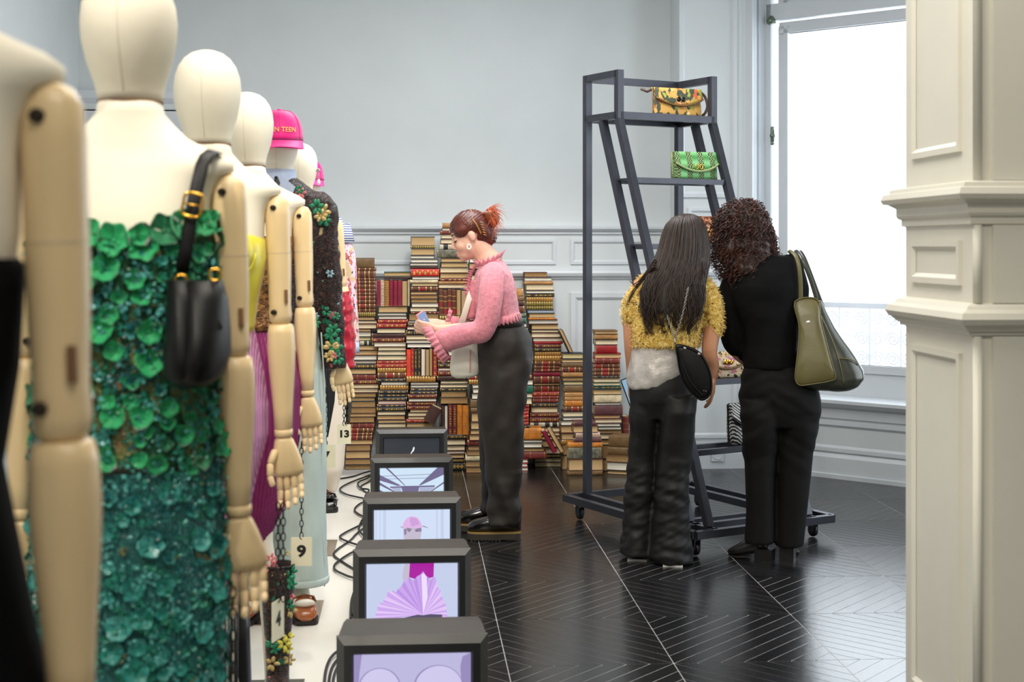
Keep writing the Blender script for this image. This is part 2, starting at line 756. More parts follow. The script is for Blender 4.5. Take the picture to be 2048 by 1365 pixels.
# projecting section
tr = MB()
run(tr, (BAYX, BAYY, 0), (2.25, BAYY, 0), NB, SKIRT)
frame(tr, (0, BAYY, 0), UX, NB, BAYX + 0.0, 2.15, 1.79, 3.45, 0.04, 0.014)
frame(tr, (0, BAYY, 0), UX, NB, BAYX + 0.06, 2.15, 1.34, 1.72, 0.03, 0.012)
run(tr, (BAYX, BAYY, 0), (2.25, BAYY, 0), NB, [(o * 0.6, z + 0.01) for o, z in RAIL2])
frame(tr, (0, BAYY, 0), UX, NB, BAYX + 0.06, 2.15, 0.2, 1.2, 0.035, 0.012)
trim_3 = struct('trim_3', tr, trim_m, 'panel mouldings on the projecting wall section')
# window wall: apron panel, skirting, sill, casing
tr = MB()
a, b = wp(0.0, 0, 0), wp(2.6, 0, 0)
run(tr, a, b, NN, [(0, 0), (0.045, 0), (0.045, 0.025), (0.03, 0.03), (0.03, 0.13), (0.018, 0.15), (0, 0.155)])
frame(tr, P0, U, NN, u_of(1506) + 0.06, UE, 0.165, ZS - 0.14, 0.04, 0.014)
run(tr, wp(u_of(1506), 0, 0), wp(UE + 0.1, 0, 0), NN, [(0, ZS - 0.13), (0.015, ZS - 0.12), (0.02, ZS - 0.06), (0.05, ZS - 0.045), (0.075, ZS - 0.02), (0.075, ZS), (0.06, ZS + 0.008), (-0.2, ZS + 0.012), (-0.2, ZS - 0.1)])
trim_4 = struct('trim_4', tr, trim_m, 'white window sill with apron panel below')
tr = MB()
c0, c1 = u_of(1464), u_of(1510)
cw = c1 - c0
prof = [(0, 0), (0, 0.03), (0.22, 0.03), (0.25, 0.055), (0.34, 0.06), (0.40, 0.045), (0.62, 0.045), (0.66, 0.03), (0.98, 0.03), (1.0, -0.02)]
tr.rings([[wp(c0 + s * cw, o, z) for s, o in prof] + [wp(c0 + cw, -0.05, z), wp(c0, -0.05, z)] for z in (0.13, 3.45)])
trim_5 = struct('trim_5', tr, trim_m, 'moulded white casing beside the tall window')

# the tall window -------------------------------------------------
win = bpy.data.objects.new('window_1', None)
COL.objects.link(win)
tag(win, 'tall white casement window with bright frosted pane', kind='structure')
GN = -REV
mb = MB()
wbox(mb, u_of(1500), u_of(1510), GN - 0.04, 0.0, ZS - 0.05, 3.2)
mb.build('reveal', trim_m, win)
us0, us1 = u_of(1537) , UE - 0.06


def u_deep(px, n):
    """u seen in column px on a plane n behind the wall plane"""
    t = math.tan(YAW + math.atan((px - 1024) / FPX))
    s = CORN - n * -math.sqrt(2) * -1
    s = CORN - math.sqrt(2) * n
    y = s / (1 + t)
    x = t * y
    return (Vector((x, y, 0)) - P0).dot(U)


def z_deep(px, py, n):
    t = math.tan(YAW + math.atan((px - 1024) / FPX))
    s = CORN - math.sqrt(2) * n
    y = s / (1 + t)
    x = t * y
    return CAMH + (HOR - py) / FPX * (x * SY + y * CY)


ga = u_deep(1580, GN)          # glass left edge
fa = u_deep(1540, GN)          # outer frame left edge
zt = z_deep(1695, 54, GN)      # top of the lower glass
zb = z_deep(1768, 733, GN)     # bottom of the glass
gb = fa + 1.55
mb = MB()
# fixed frame
wbox(mb, fa - 0.05, fa + 0.035, GN - 0.05, GN + 0.05, ZS, 3.2)
wbox(mb, gb + 0.06, gb + 0.14, GN - 0.05, GN + 0.05, ZS, 3.2)
wbox(mb, fa, gb + 0.1, GN - 0.05, GN + 0.05, zt + 0.09, zt + 0.20)
wbox(mb, fa, gb + 0.1, GN - 0.05, GN + 0.045, ZS, zb - 0.085)
mb.build('window_frame', trim_m, win)
mb = MB()
for (z0, z1) in ((zb, zt), (zt + 0.24, 3.12)):
    for (i, o) in ((0.075, 0.02), (0.03, 0.032)):
        wbox(mb, ga - i, ga - i + 0.045 if i > 0.05 else ga, GN - 0.02, GN + o, z0 - 0.05, z1 + 0.05)
        wbox(mb, gb, gb + i, GN - 0.02, GN + o, z0 - 0.05, z1 + 0.05)
        wbox(mb, ga - 0.07, gb + 0.07, GN - 0.02, GN + o, z1, z1 + i)
        wbox(mb, ga - 0.07, gb + 0.07, GN - 0.02, GN + o, z0 - i - 0.02, z0)
mb.build('sash', trim_m, win)
glass = bpy.data.materials.new('hazy_window_glass')
glass.use_nodes = True
nt = glass.node_tree
for x in list(nt.nodes):
    if x.bl_idname == 'ShaderNodeBsdfPrincipled':
        nt.nodes.remove(x)
out = [x for x in nt.nodes if x.bl_idname == 'ShaderNodeOutputMaterial'][0]
tr_ = nt.nodes.new('ShaderNodeBsdfTransparent')
tl = nt.nodes.new('ShaderNodeBsdfTranslucent')
tl.inputs[0].default_value = (0.95, 0.97, 1, 1)
gl = nt.nodes.new('ShaderNodeBsdfGlossy')
gl.inputs['Roughness'].default_value = 0.05
m1 = nt.nodes.new('ShaderNodeMixShader')
nzt = nt.nodes.new('ShaderNodeTexNoise')
nzt.inputs['Scale'].default_value = 3.0
mrt = nt.nodes.new('ShaderNodeMapRange')
mrt.inputs['To Min'].default_value = 0.07
mrt.inputs['To Max'].default_value = 0.16
nt.links.new(nzt.outputs['Fac'], mrt.inputs['Value'])
nt.links.new(mrt.outputs['Result'], m1.inputs[0])
m2 = nt.nodes.new('ShaderNodeMixShader')
m2.inputs[0].default_value = 0.05
nt.links.new(tr_.outputs[0], m1.inputs[1])
nt.links.new(tl.outputs[0], m1.inputs[2])
nt.links.new(m1.outputs[0], m2.inputs[1])
nt.links.new(gl.outputs[0], m2.inputs[2])
nt.links.new(m2.outputs[0], out.inputs[0])
for (z0, z1) in ((zb, zt), (zt + 0.24, 3.12)):
    mb = MB()
    wbox(mb, ga, gb, GN - 0.006, GN, z0, z1)
    mb.build('pane', glass, win)
# bronze hinges and stop on the frame
bronze = mat('aged_bronze', (112, 128, 112), rough=0.35, metal=0.8, var=0.3, scale=60)
hu = fa + 0.045
for zz in (z_deep(1562, 272, GN), z_deep(1562, 500, GN)):
    mb = MB()
    c = wp(hu, GN + 0.045, zz)
    mb.lathe([(0.0, -0.062), (0.010, -0.06), (0.014, -0.052), (0.008, -0.045), (0.013, -0.038), (0.013, -0.012), (0.018, -0.006), (0.018, 0.006), (0.013, 0.012), (0.013, 0.038), (0.008, 0.045), (0.014, 0.052), (0.010, 0.06), (0, 0.062)], 16, c)
    mb.build('hinge', bronze, win, smooth=True)
mb = MB()
c = wp(hu, GN + 0.06, z_deep(1562, 42, GN))
mb.lathe([(0.0, -0.02), (0.032, -0.02), (0.03, 0.0), (0.014, 0.028), (0, 0.034)], 16, c)
mb.build('hinge_cap', bronze, win, smooth=True)

# wrought-iron balcony outside the window
iron = mat('glare_paled_iron', (160, 164, 170), rough=0.6, var=0.1)  # scroll iron kept pale: glare of the bright window put into its colour
iron_d = mat('dark_iron_rail', (30, 32, 36), rough=0.6, var=0.1)
bal = thing('balcony_railing', 'scrolled ironwork balcony railing outside the window', 'railing', tuple(wp(0.5, -0.62, 0)))
br = MB()
base = Vector(bal.location)
ztop = z_deep(1730, 612, -0.62)


def bpnt(u, z):
    return wp(u, -0.62, z) - base


ub0, ub1 = ga - 0.1, gb + 0.3
br.bar(bpnt(ub0, ztop), bpnt(ub1, ztop), 0.05, 0.035)
br.bar(bpnt(ub0, 0.45), bpnt(ub1, 0.45), 0.03, 0.03)
br.build('top_rail', iron_d, bal)
k = 0
u = ub0
while u < ub1:
    sc = MB()
    zc = ztop - 0.12
    for sgn in (-1, 1):
        for zc in (ztop - 0.09, ztop - 0.22, ztop - 0.35, ztop - 0.48):
            pts = []
            for i in range(14):
                a_ = i / 13 * 3.6 * PI
                r_ = 0.052 * (1 - i / 16)
                pts.append(bpnt(u + 0.055 * sgn + sgn * math.cos(a_) * r_, zc + math.sin(a_) * r_))
            sc.tube(pts, 0.006, 5)
    sc.bar(bpnt(u, 0.45), bpnt(u, ztop), 0.012, 0.012)
    sc.build('scroll_panel', iron, bal)
    u += 0.225

# socket on the projecting section
pl = MB().box(-0.042, 0.042, -0.012, 0.0, -0.042, 0.042)
pc = at(1435, 918, 9.37)
socket = pl.build('wall_socket', trim_m, None, loc=(pc.x, BAYY - 0.028, 0.09))
bevel(socket, 0.004)
MB().lathe([(0.0, 0), (0.026, 0), (0.028, 0.004), (0.022, 0.004), (0.02, 0.001), (0, 0.001)], 20, M=Matrix.Rotation(PI / 2, 3, 'X'), c=(0, -0.012, 0)).build('socket_ring', trim_m, socket)
tag(socket, 'small white wall socket in the skirting below the bag rack', 'socket')

# door in the back wall, behind the first mannequins
door = bpy.data.objects.new('door_1', None)
COL.objects.link(door)
door.location = (-1.6, BACK, 0)
tag(door, 'white panelled door with moulded frame', kind='structure')
dx0, dx1 = at(160, 300, 9.7).x + 1.6, at(468, 300, 9.7).x + 1.6
mb = MB()
frame(mb, (0, 0, 0), UX, NB, dx0, dx1, 0.0, 2.50, 0.085, 0.03)
mb.build('door_frame', trim_m, door)
gap_m = mat('dark_gap', (30, 32, 34), rough=0.8)
MB().box(dx0 + 0.085, dx1 - 0.085, -0.006, 0.0, 0.0, 2.375).build('door_gap', gap_m, door)
MB().box(dx0 + 0.09, dx1 - 0.09, -0.012, -0.003, 0.0, 2.365).build('door_leaf', trim_m, door)
mb = MB()
frame(mb, (0, -0.012, 0), UX, NB, dx0 + 0.17, dx1 - 0.17, 1.1, 2.26, 0.03, 0.01)
frame(mb, (0, -0.012, 0), UX, NB, dx0 + 0.17, dx1 - 0.17, 0.2, 0.95, 0.03, 0.01)
mb.build('door_panel', trim_m, door)
MB().tube([(dx1 - 0.14, -0.06, 1.02), (dx1 - 0.24, -0.06, 1.02)], 0.009, 10).build('door_handle', bronze, door, smooth=True)

# foreground pillar ------------------------------------------------
pil = bpy.data.objects.new('wall_pillar', None)
COL.objects.link(pil)
PLX, PLY0, PLY1, PLX1 = 1.455, 3.60, 4.10, 2.6
pil.location = (PLX, PLY0, 0)
tag(pil, 'cream panelled pillar with heavy mouldings', kind='structure')
W_, D_ = PLX1 - PLX, PLY1 - PLY0
MB().box(0, W_, 0, D_, 0, CEIL).build('shaft', pillar_m, pil)


def ringmould(prof):
    mb = MB()
    R = []
    for (o, z) in prof:
        R.append([(-o, -o, z), (W_ + o, -o, z), (W_ + o, D_ + o, z), (-o, D_ + o, z)])
    mb.rings(R)
    return mb


ringmould([(0, 1.525), (0.010, 1.527), (0.010, 1.545), (0.018, 1.549), (0.022, 1.556), (0.022, 1.578), (0.034, 1.586), (0.04, 1.590), (0.052, 1.592), (0.058, 1.604), (0.052, 1.620), (0.038, 1.624), (0.036, 1.634), (0.012, 1.640), (0, 1.641)]).build('upper_moulding', pillar_m, pil)
ringmould([(0, 1.235), (0.012, 1.238), (0.014, 1.246), (0.022, 1.249), (0.026, 1.256), (0.040, 1.266), (0.048, 1.280), (0.042, 1.296), (0.026, 1.305), (0.02, 1.314), (0.008, 1.320), (0, 1.321)]).build('lower_moulding', pillar_m, pil)
NL = Vector((-1, 0, 0))
UY = Vector((0, 1, 0))
for nm, (z0, z1) in (('upper_panel', (1.72, 3.3)), ('middle_panel', (1.365, 1.485)), ('lower_panel', (0.2, 1.185))):
    mb = MB()
    frame(mb, (0, 0, 0), UY, NL, 0.07, 0.44, z0, z1, 0.028, 0.011)
    mb.build(nm, pillar_m, pil)
for (z0, z1) in ((1.641, CEIL), (1.321, 1.525), (0, 1.235)):
    mb = MB()
    mb.tube([(0.012, -0.002, z0), (0.012, -0.002, z1)], 0.012, 12)
    mb.build('corner_bead', pillar_m, pil, smooth=True)
    mb = MB()
    mb.box(0.05, W_, -0.012, 0.0, z0 + 0.0, z1 - 0.0)
    mb.build('front_board', pillar_m, pil)
# ================================================================== BOOKS
PAGE = {'c': (226, 208, 172), 't': (202, 168, 118), 'w': (232, 224, 206), 'o': (206, 190, 138), 'r': (172, 136, 88), 'g': (196, 190, 176), 'b': (176, 182, 196)}
PAGEW = {'c': 'cream', 't': 'tan', 'w': 'white', 'o': 'yellowed', 'r': 'rough brown', 'g': 'grey', 'b': 'bluish'}
page_m = {}
for k_, c_ in PAGE.items():
    page_m[k_] = striped('book_pages_' + PAGEW[k_].replace(' ', '_'), tuple(int(v * 0.82) for v in c_), c_, 'Z', 150 if k_ != 'r' else 60, rough=0.9, width=0.35, distort=1.5 if k_ != 'r' else 6, bump=0.15 if k_ != 'r' else 0.6)
COVER = {'b': ((92, 48, 34), 'brown gilt-banded leather'), 'B': ((112, 84, 50), 'worn plain brown'), 'r': ((158, 26, 40), 'red gilt-stamped'),
         'm': ((98, 26, 36), 'maroon gilt-stamped'), 'k': ((34, 34, 32), 'black gilt-stamped'), 'n': ((34, 42, 56), 'navy gilt-stamped'),
         'o': ((150, 104, 42), 'ochre gilt-lined'), 'l': ((104, 92, 34), 'olive gilt-lined'), 'g': ((22, 92, 70), 'plain green'),
         'x': ((98, 96, 78), 'grey-green marbled'), 'R': ((150, 22, 28), 'plain red'), 'C': ((128, 20, 48), 'crimson cloth'),
         't': ((176, 128, 74), 'tan leather'), 'v': ((214, 196, 158), 'cream vellum'), 'M': ((92, 54, 58), 'mauve-brown cloth'),
         'O': ((214, 62, 34), 'bright orange-red'), 'd': ((62, 34, 28), 'dark brown'), 'T': ((44, 84, 84), 'teal patterned'),
         'e': ((112, 40, 34), 'red-brown leather'), 'S': ((206, 40, 36), 'bright red gold-scrolled'), 'Y': ((190, 116, 38), 'golden-brown leather'),
         'V': ((200, 194, 170), 'cream and black labelled'), 'F': ((190, 160, 150), 'floral papered')}
cov_m = {}
for k_, (c_, w_) in COVER.items():
    cov_m[k_] = mat('book_cover_' + w_.replace(' ', '_').replace('-', '_'), c_, rough=0.5, var=0.3 if k_ != 'x' else 0.7, scale=26 if k_ != 'x' else 40, bump=0.2, bscale=120)
thin_cov = [mat('book_board_%d' % i, c_, rough=0.6, var=0.2) for i, c_ in enumerate([(52, 32, 26), (36, 36, 34), (96, 42, 36), (60, 66, 58), (120, 88, 54), (44, 44, 56)])]
gilt = mat('book_gilding', (206, 168, 92), rough=0.35, metal=0.7, var=0.3, scale=80)
label_red = mat('book_title_label_red', (138, 26, 30), rough=0.5, var=0.2)
label_dark = mat('book_title_label_dark', (36, 36, 34), rough=0.5, var=0.2)
ORD = ['zero', 'first', 'second', 'third', 'fourth', 'fifth', 'sixth', 'seventh', 'eighth', 'ninth', 'tenth'] + ['%dth' % i for i in range(11, 21)] + ['21st', '22nd', '23rd'] + ['%dth' % i for i in range(24, 31)] + ['31st', '32nd', '33rd'] + ['%dth' % i for i in range(34, 41)] + ['41st', '42nd', '43rd'] + ['%dth' % i for i in range(44, 51)]
book_count = 0


def make_book(L, D, T, code, label, group, rng):
    """book lying flat: spine or fore-edge at local -Y (y=0), length along X, thickness along Z"""
    kind, key = code[0], code[1]
    root = thing('book', label, 'book', group=group)
    bt = min(0.0035, T * 0.16)
    hl = L / 2
    cov = MB()
    if kind == 'S':
        # rounded spine joined to two boards
        n = 7
        bul = min(0.008, T * 0.22)

        def prof(x, g=0.0):
            out = [(x, D, T + g)]
            for i in range(n + 1):
                a = PI * i / n
                out.append((x, bul - (bul + g) * math.sin(a) , T / 2 + (T / 2 + g) * math.cos(a)))
            out.append((x, D, -g))
            return out

        def inner(x):
            out = [(x, D, T - bt)]
            for i in range(n + 1):
                a = PI * i / n
                out.append((x, bul + bt - bul * math.sin(a), T / 2 + (T / 2 - bt) * math.cos(a)))
            out.append((x, D, bt))
            return out[::-1]
        cov.rings([prof(-hl) + inner(-hl), prof(hl) + inner(hl)])
        c = cov.build('cover', cov_m[key], root)
        MB().box(-hl + 0.003, hl - 0.003, bul + bt, D - 0.004, bt, T - bt).build('pages', page_m['c'], root)

        def strip(mb, x0, x1, g=0.0006):
            k = len(prof(0)) - 1
            mb.rings([prof(x0, g)[1:k], prof(x1, g)[1:k]], cap=False, close=False)
        gl_ = MB()
        if key in 'b':
            for s in (-0.92, -0.42, -0.38, 0.10, 0.14, 0.46, 0.50, 0.92):
                strip(gl_, hl * s - 0.0012, hl * s + 0.0012)
            lb = MB()
            s0 = rng.choice((-0.84, -0.34))
            strip(lb, hl * s0, hl * (s0 + 0.38), 0.0005)
            lb.build('title_label', label_red, root)
        elif key in 'rmknT':
            for s in (-0.95, 0.95):
                strip(gl_, hl * s - 0.0008, hl * s + 0.0008)
            r = T * 0.28
            for s in (-0.8, -0.28, 0.04, 0.36, 0.7):
                x = hl * s
                gl_.add([(x - r * 1.1, -0.0012, T / 2), (x, -0.0002, T / 2 - r), (x + r * 1.1, -0.0012, T / 2), (x, -0.0002, T / 2 + r)], [(0, 1, 2, 3)])
                for q in (-1, 1):
                    gl_.add([(x + q * r * 1.7 - r * 0.2, -0.0008, T * 0.25), (x + q * r * 1.7 + r * 0.2, -0.0008, T * 0.25), (x + q * r * 1.7 + r * 0.2, -0.0008, T * 0.75), (x + q * r * 1.7 - r * 0.2, -0.0008, T * 0.75)], [(0, 1, 2, 3)])
        elif key in 'ol':
            for i in range(11):
                x = hl * (-0.92 + 0.184 * i)
                strip(gl_, x - 0.0016, x + 0.0016)
        elif key == 'S':
            for i in range(9):
                x = hl * (-0.8 + 0.2 * i)
                gl_.ball((x, 0.0005, T / 2 + T * 0.12 * (1 if i % 2 else -1)), (hl * 0.085, 0.0016, T * 0.24), 8, 4)
        elif key in 'YeV':
            for s in (-0.9, -0.3, 0.3, 0.9):
                strip(gl_, hl * s - 0.001, hl * s + 0.001)
            if key == 'V':
                lb = MB()
                for s in (-0.75, 0.0, 0.5):
                    strip(lb, hl * s, hl * (s + 0.32), 0.0007)
                tag(lb.build('title_label', label_dark, root), kind='stuff')
        elif key in 'CRdMxt' and T > 0.022:
            strip(gl_, -hl * 0.96, -hl * 0.945)
            strip(gl_, hl * 0.945, hl * 0.96)
        elif key == 'F':
            for i in range(8):
                gl_.ball((hl * (-0.85 + 0.24 * i), 0.0005, T / 2), (hl * 0.06, 0.0016, T * 0.25), 6, 4)
        if gl_.v:
            tag(gl_.build('gilding', gilt, root), kind='stuff')
    else:
        ov = 0.004
        m = thin_cov[rng.randrange(len(thin_cov))] if len(code) < 3 else cov_m[code[2]]
        cov.box(-hl, hl, 0, D, 0, bt)
        cov.box(-hl, hl, 0, D, T - bt, T)
        cov.box(-hl, hl, D - bt, D, bt, T - bt)
        cov.build('cover', m, root)
        pg = MB()
        # fore-edge: slightly hollow block of pages
        y0 = ov if key != 'r' else 0.001
        prof = [(y0, bt), (y0 + 0.003, T * 0.3), (y0 + 0.004, T * 0.5), (y0 + 0.003, T * 0.7), (y0, T - bt), (D - bt, T - bt), (D - bt, bt)]
        e = 0.003
        pg.rings([[(-hl + e, y, z) for y, z in prof], [(hl - e, y, z) for y, z in prof]])
        pg.build('pages', page_m[key], root)
    return root


def phrase(code):
    if code[0] == 'S':
        return COVER[code[1]][1] + ' book'
    return PAGEW[code[1]] + '-paged book'


def stack(name, ybase, rows, seed, yaw=0.0, jit=0.006, dd=0.0, minD=0.12, maxD=0.17):
    """rows top to bottom: 'y0 y1 x0 x1 code' or 'U y0 y1 | x0 x1 code | ...' (upright books)"""
    global book_count
    rng = random.Random(seed)
    d = CAMH * FPX / (ybase - HOR)
    grp = 'books in the ' + name
    n = 0
    urow = 0
    for line in rows.strip().split('\n'):
        line = line.strip()
        if not line:
            continue
        if line[0] == 'U':
            urow += 1
            parts = line[1:].split('|')
            y0, y1 = [float(t) for t in parts[0].split()]
            zb_ = CAMH + (HOR - y1) / FPX * d
            H = (y1 - y0) / FPX * d
            for i, pz in enumerate(parts[1:]):
                a, b, code = pz.split()
                a, b = float(a), float(b)
                T = (b - a) / FPX * d * 0.97
                hh = H * rng.uniform(0.93, 0.985)
                row_name = '' if urow == 1 else ('lower ' if urow == 2 else 'lowest ')
                lab = '%s upright, %s in the %srow of %s' % (phrase(code), ORD[i + 1], row_name, name)
                o = make_book(hh, rng.uniform(minD, maxD), T, code, lab, grp, rng)
                p = at((a + b) / 2, y1, d + dd + rng.uniform(-jit, jit))
                # stand it up: local X -> up, local Z -> sideways
                o.rotation_euler = (0, -PI / 2, 0)
                o.location = (p.x + T / 2, p.y, zb_ + hh / 2)
                book_count += 1
            continue
        y0, y1, x0, x1, code = line.split()
        y0, y1, x0, x1 = float(y0), float(y1), float(x0), float(x1)
        n += 1
        T = (y1 - y0) / FPX * d
        L = (x1 - x0) / FPX * d
        zb_ = max(0.0, CAMH + (HOR - y1) / FPX * d)
        lab = '%s, %s from top of %s' % (phrase(code), ORD[n], name)
        o = make_book(L, rng.uniform(minD, maxD), T * 0.985, code, lab, grp, rng)
        p = at((x0 + x1) / 2, y1, d + dd + rng.uniform(-jit, jit))
        o.location = (p.x, p.y, zb_)
        o.rotation_euler = (0, 0, yaw + rng.uniform(-0.02, 0.02))
        book_count += 1
    return d


stack('leftmost book stack', 940, '''
516 536 704 749 SB
536 542 704 752 Sb
542 556 704 750 Sb
556 562 704 751 Sb
562 569 705 751 Sb
569 578 705 751 Sb
578 585 705 751 Sb
585 592 706 751 Sb
592 600 706 751 Sb
600 608 706 751 Sb
608 617 706 751 Sb
617 625 706 751 Sb
625 634 708 751 Sl
634 641 708 750 Pt
641 648 709 754 Pc
648 658 710 753 Pc
658 664 710 742 Pt
664 674 710 742 Pw
674 682 710 742 Po
682 691 709 747 SV
691 701 704 755 Pt
701 711 703 755 Pte
711 721 702 754 Pw
721 728 701 753 Pg
728 738 698 753 Sk
738 749 696 752 Pt
749 760 695 752 Se
760 769 700 760 Sm
769 777 701 757 Pc
777 786 700 756 Pc
786 795 702 752 Pr
795 803 703 750 Pt
803 815 703 751 Pr
815 827 702 752 Pr
827 834 700 752 Pt
834 846 699 749 Pr
846 857 702 749 Se
857 866 702 747 Sb
866 872 702 745 Sb
872 880 701 744 Sb
880 890 700 745 Pt
890 903 692 741 Pr
903 918 691 740 Pt
918 930 690 741 Pr
930 940 690 741 Pr
''', 11)
stack('second stack from left', 941, '''
544 553 768 822 Ptg
553 558 768 825 Sd
U 558 613 | 753 761 SC | 761 769 SF | 769 778 So | 778 787 SC | 787 795 SC | 795 804 SC | 804 815 Pt | 815 820 Pc
613 626 757 815 Pt
626 632 755 813 Pw
632 639 757 814 Pw
639 647 756 816 Sr
647 657 754 812 Sr
657 667 754 811 Pc
667 676 743 812 Sd
676 685 743 809 Sm
685 694 748 812 Pw
694 702 756 812 Pc
702 711 755 812 Pc
711 721 755 813 Pc
721 728 754 813 Sr
728 736 754 813 Sr
736 746 755 812 So
746 757 755 813 Sb
757 764 752 811 Sn
764 771 762 818 Pw
771 781 760 817 So
781 788 757 816 Sn
788 795 757 815 Sn
795 802 756 814 Sn
802 809 756 812 PwR
809 815 754 812 Sn
815 823 753 812 Sk
823 831 755 811 Pc
831 840 754 810 Pt
840 847 756 812 Pt
847 858 756 812 Pc
858 870 756 812 Sm
870 884 755 812 Pt
884 900 755 812 Pc
900 920 755 812 Pr
920 941 755 812 Pt
''', 12)
stack('third stack from left', 942, '''
473 492 822 870 Pt
492 497 821 871 Sl
497 511 822 869 Pt
511 518 821 869 Pw
518 526 822 876 Pw
526 532 820 876 Pw
532 538 820 876 Sd
538 553 823 878 SS
553 560 824 879 Pw
560 566 820 876 Sv
566 573 823 876 Po
573 583 822 876 Sb
583 590 821 874 Pt
590 598 821 875 Pr
598 606 822 875 Pr
606 615 823 877 Pw
615 624 820 874 Pc
624 628 822 878 Sm
628 642 818 878 Pr
642 646 816 876 Pw
646 653 816 876 Sk
653 660 814 874 Pw
660 671 812 874 Sn
671 680 812 870 Pc
680 687 812 870 Pw
687 696 814 870 Pw
U 696 753 | 813 822 SO | 822 828 Sr | 828 835 Sk | 835 842 Sk | 842 851 Pw | 851 859 Pt | 859 865 Pt | 865 875 Sr
753 765 813 871 So
765 770 821 877 Pw
770 776 821 877 Pw
776 783 821 874 Sn
783 789 820 874 Sn
789 797 816 874 Sm
797 804 817 873 Pw
804 812 814 872 Sm
812 820 814 872 Sm
820 825 820 871 Pc
825 833 816 868 Pc
833 839 816 864 Pc
839 846 813 864 Sr
846 860 813 866 Pt
860 880 813 866 Sm
880 900 813 866 Pr
900 920 813 866 Pt
920 942 813 866 Pr
''', 13)
stack('fourth stack from left', 942, '''
446 456 885 908 St
456 462 884 915 Pw
462 469 880 935 Se
469 478 882 935 Pc
478 488 881 935 Pc
488 499 880 936 SV
499 516 874 938 Sx
516 525 882 935 Pt
525 535 882 935 Pt
535 546 880 936 Pc
546 557 880 937 Pt
557 563 880 937 Sm
563 568 878 937 St
568 577 877 937 Pc
U 577 632 | 878 886 Sb | 886 895 Sb | 895 904 Sb | 904 913 Sb | 913 922 Pt | 922 932 Pt | 932 940 Pc
632 642 879 934 Sl
642 652 878 935 Sl
652 662 878 935 Pt
662 672 878 935 Sb
672 682 878 935 Pc
682 692 878 935 Pc
692 702 878 935 Sm
702 712 879 935 Pw
712 720 876 935 SR
720 727 876 935 Sk
727 736 876 935 Sk
736 742 876 935 Pw
742 752 876 935 Sm
752 762 874 930 Sd
762 768 881 937 Pc
768 776 880 936 Pc
776 783 880 936 Sk
783 795 882 933 Pr
795 808 881 936 Pr
U 808 870 | 883 889 Sd | 889 896 Pw | 896 905 Sm | 905 914 Sm | 914 925 SY | 925 938 SY
870 879 886 937 Sk
879 891 884 931 Pc
891 902 884 930 Pc
902 908 886 930 Pw
908 917 886 929 Pt
917 926 886 930 Sk
926 942 886 930 Sk
''', 14)
stack('stack left of dark trousers', 945, '''
516 526 939 990 Pw
526 538 939 990 Pt
538 550 938 990 Sd
550 566 939 990 Pc
566 590 940 990 Sb
590 620 940 992 Pt
620 650 940 992 Pc
650 690 940 992 Sb
690 720 941 992 Pc
720 745 941 992 Sb
745 752 937 990 Se
752 759 935 990 Sb
759 768 938 990 So
768 776 945 992 Pw
776 786 946 992 Pw
786 798 944 992 Pw
798 815 942 994 SB
815 825 942 994 SB
825 843 943 994 Pt
843 858 942 994 Pt
858 868 941 994 Pt
868 880 939 994 Pt
880 891 934 990 Se
891 900 936 988 Pr
900 910 934 990 Pr
910 921 931 990 Sv
921 933 931 988 Pr
933 945 932 988 Pr
''', 15, dd=-0.03)
stack('stack right of dark trousers', 938, '''
577 592 995 1046 St
592 601 995 1048 SB
601 611 995 1049 Sd
611 625 995 1049 Sb
625 634 995 1052 ST
634 645 995 1051 Sg
645 653 995 1053 Pw
653 690 995 1056 Pc
690 720 995 1058 Sd
720 748 995 1062 Pc
748 757 995 1064 Sb
757 768 996 1066 Pw
768 784 996 1066 Sg
784 793 996 1065 Pc
793 806 996 1064 Pc
806 813 996 1058 SR
813 820 996 1058 Sr
820 827 996 1057 Sr
827 834 996 1057 Sr
834 841 996 1057 Sr
841 848 996 1057 Sr
848 853 996 1060 Sk
853 876 1000 1083 SY
876 882 1000 1085 Pw
882 892 1000 1084 Pw
892 900 1000 1088 Pr
900 914 1000 1093 Se
914 922 1000 1056 PwR
922 930 1000 1055 PwR
930 938 1000 1056 PwR
''', 16, dd=-0.10)
stack('tall stack right of cardigan', 936, '''
545 555 1049 1095 Pr
555 563 1049 1104 Pw
563 569 1049 1107 St
569 581 1052 1107 Pc
581 588 1052 1109 Pw
588 595 1052 1109 Sk
595 604 1053 1106 So
604 613 1053 1106 Sl
613 620 1053 1106 Sl
620 627 1055 1108 Pb
627 636 1058 1110 Pt
636 640 1057 1110 SY
640 649 1057 1116 Pg
649 660 1063 1117 Pt
660 666 1063 1118 Pc
666 676 1063 1120 Pc
676 684 1066 1124 Pw
684 689 1068 1126 SR
689 697 1069 1123 Sm
697 704 1069 1123 Sk
704 713 1070 1122 So
713 724 1069 1124 So
724 732 1069 1122 Sb
732 740 1068 1122 Sb
740 745 1068 1121 Sb
745 754 1067 1121 SC
754 768 1067 1120 Sb
768 772 1067 1120 Pt
772 785 1067 1120 Sb
785 794 1064 1118 Sr
794 800 1064 1118 Se
800 807 1064 1117 Se
807 816 1062 1116 Sn
816 827 1062 1116 Pc
827 836 1060 1118 Sm
836 847 1060 1119 Sm
847 856 1060 1120 SV
856 866 1066 1120 Pc
866 873 1066 1120 Pc
873 881 1066 1120 Pt
881 896 1066 1120 Pt
896 910 1066 1122 Pc
910 918 1070 1126 Sk
918 926 1070 1128 Pc
926 936 1070 1127 Pc
''', 17, dd=0.03)
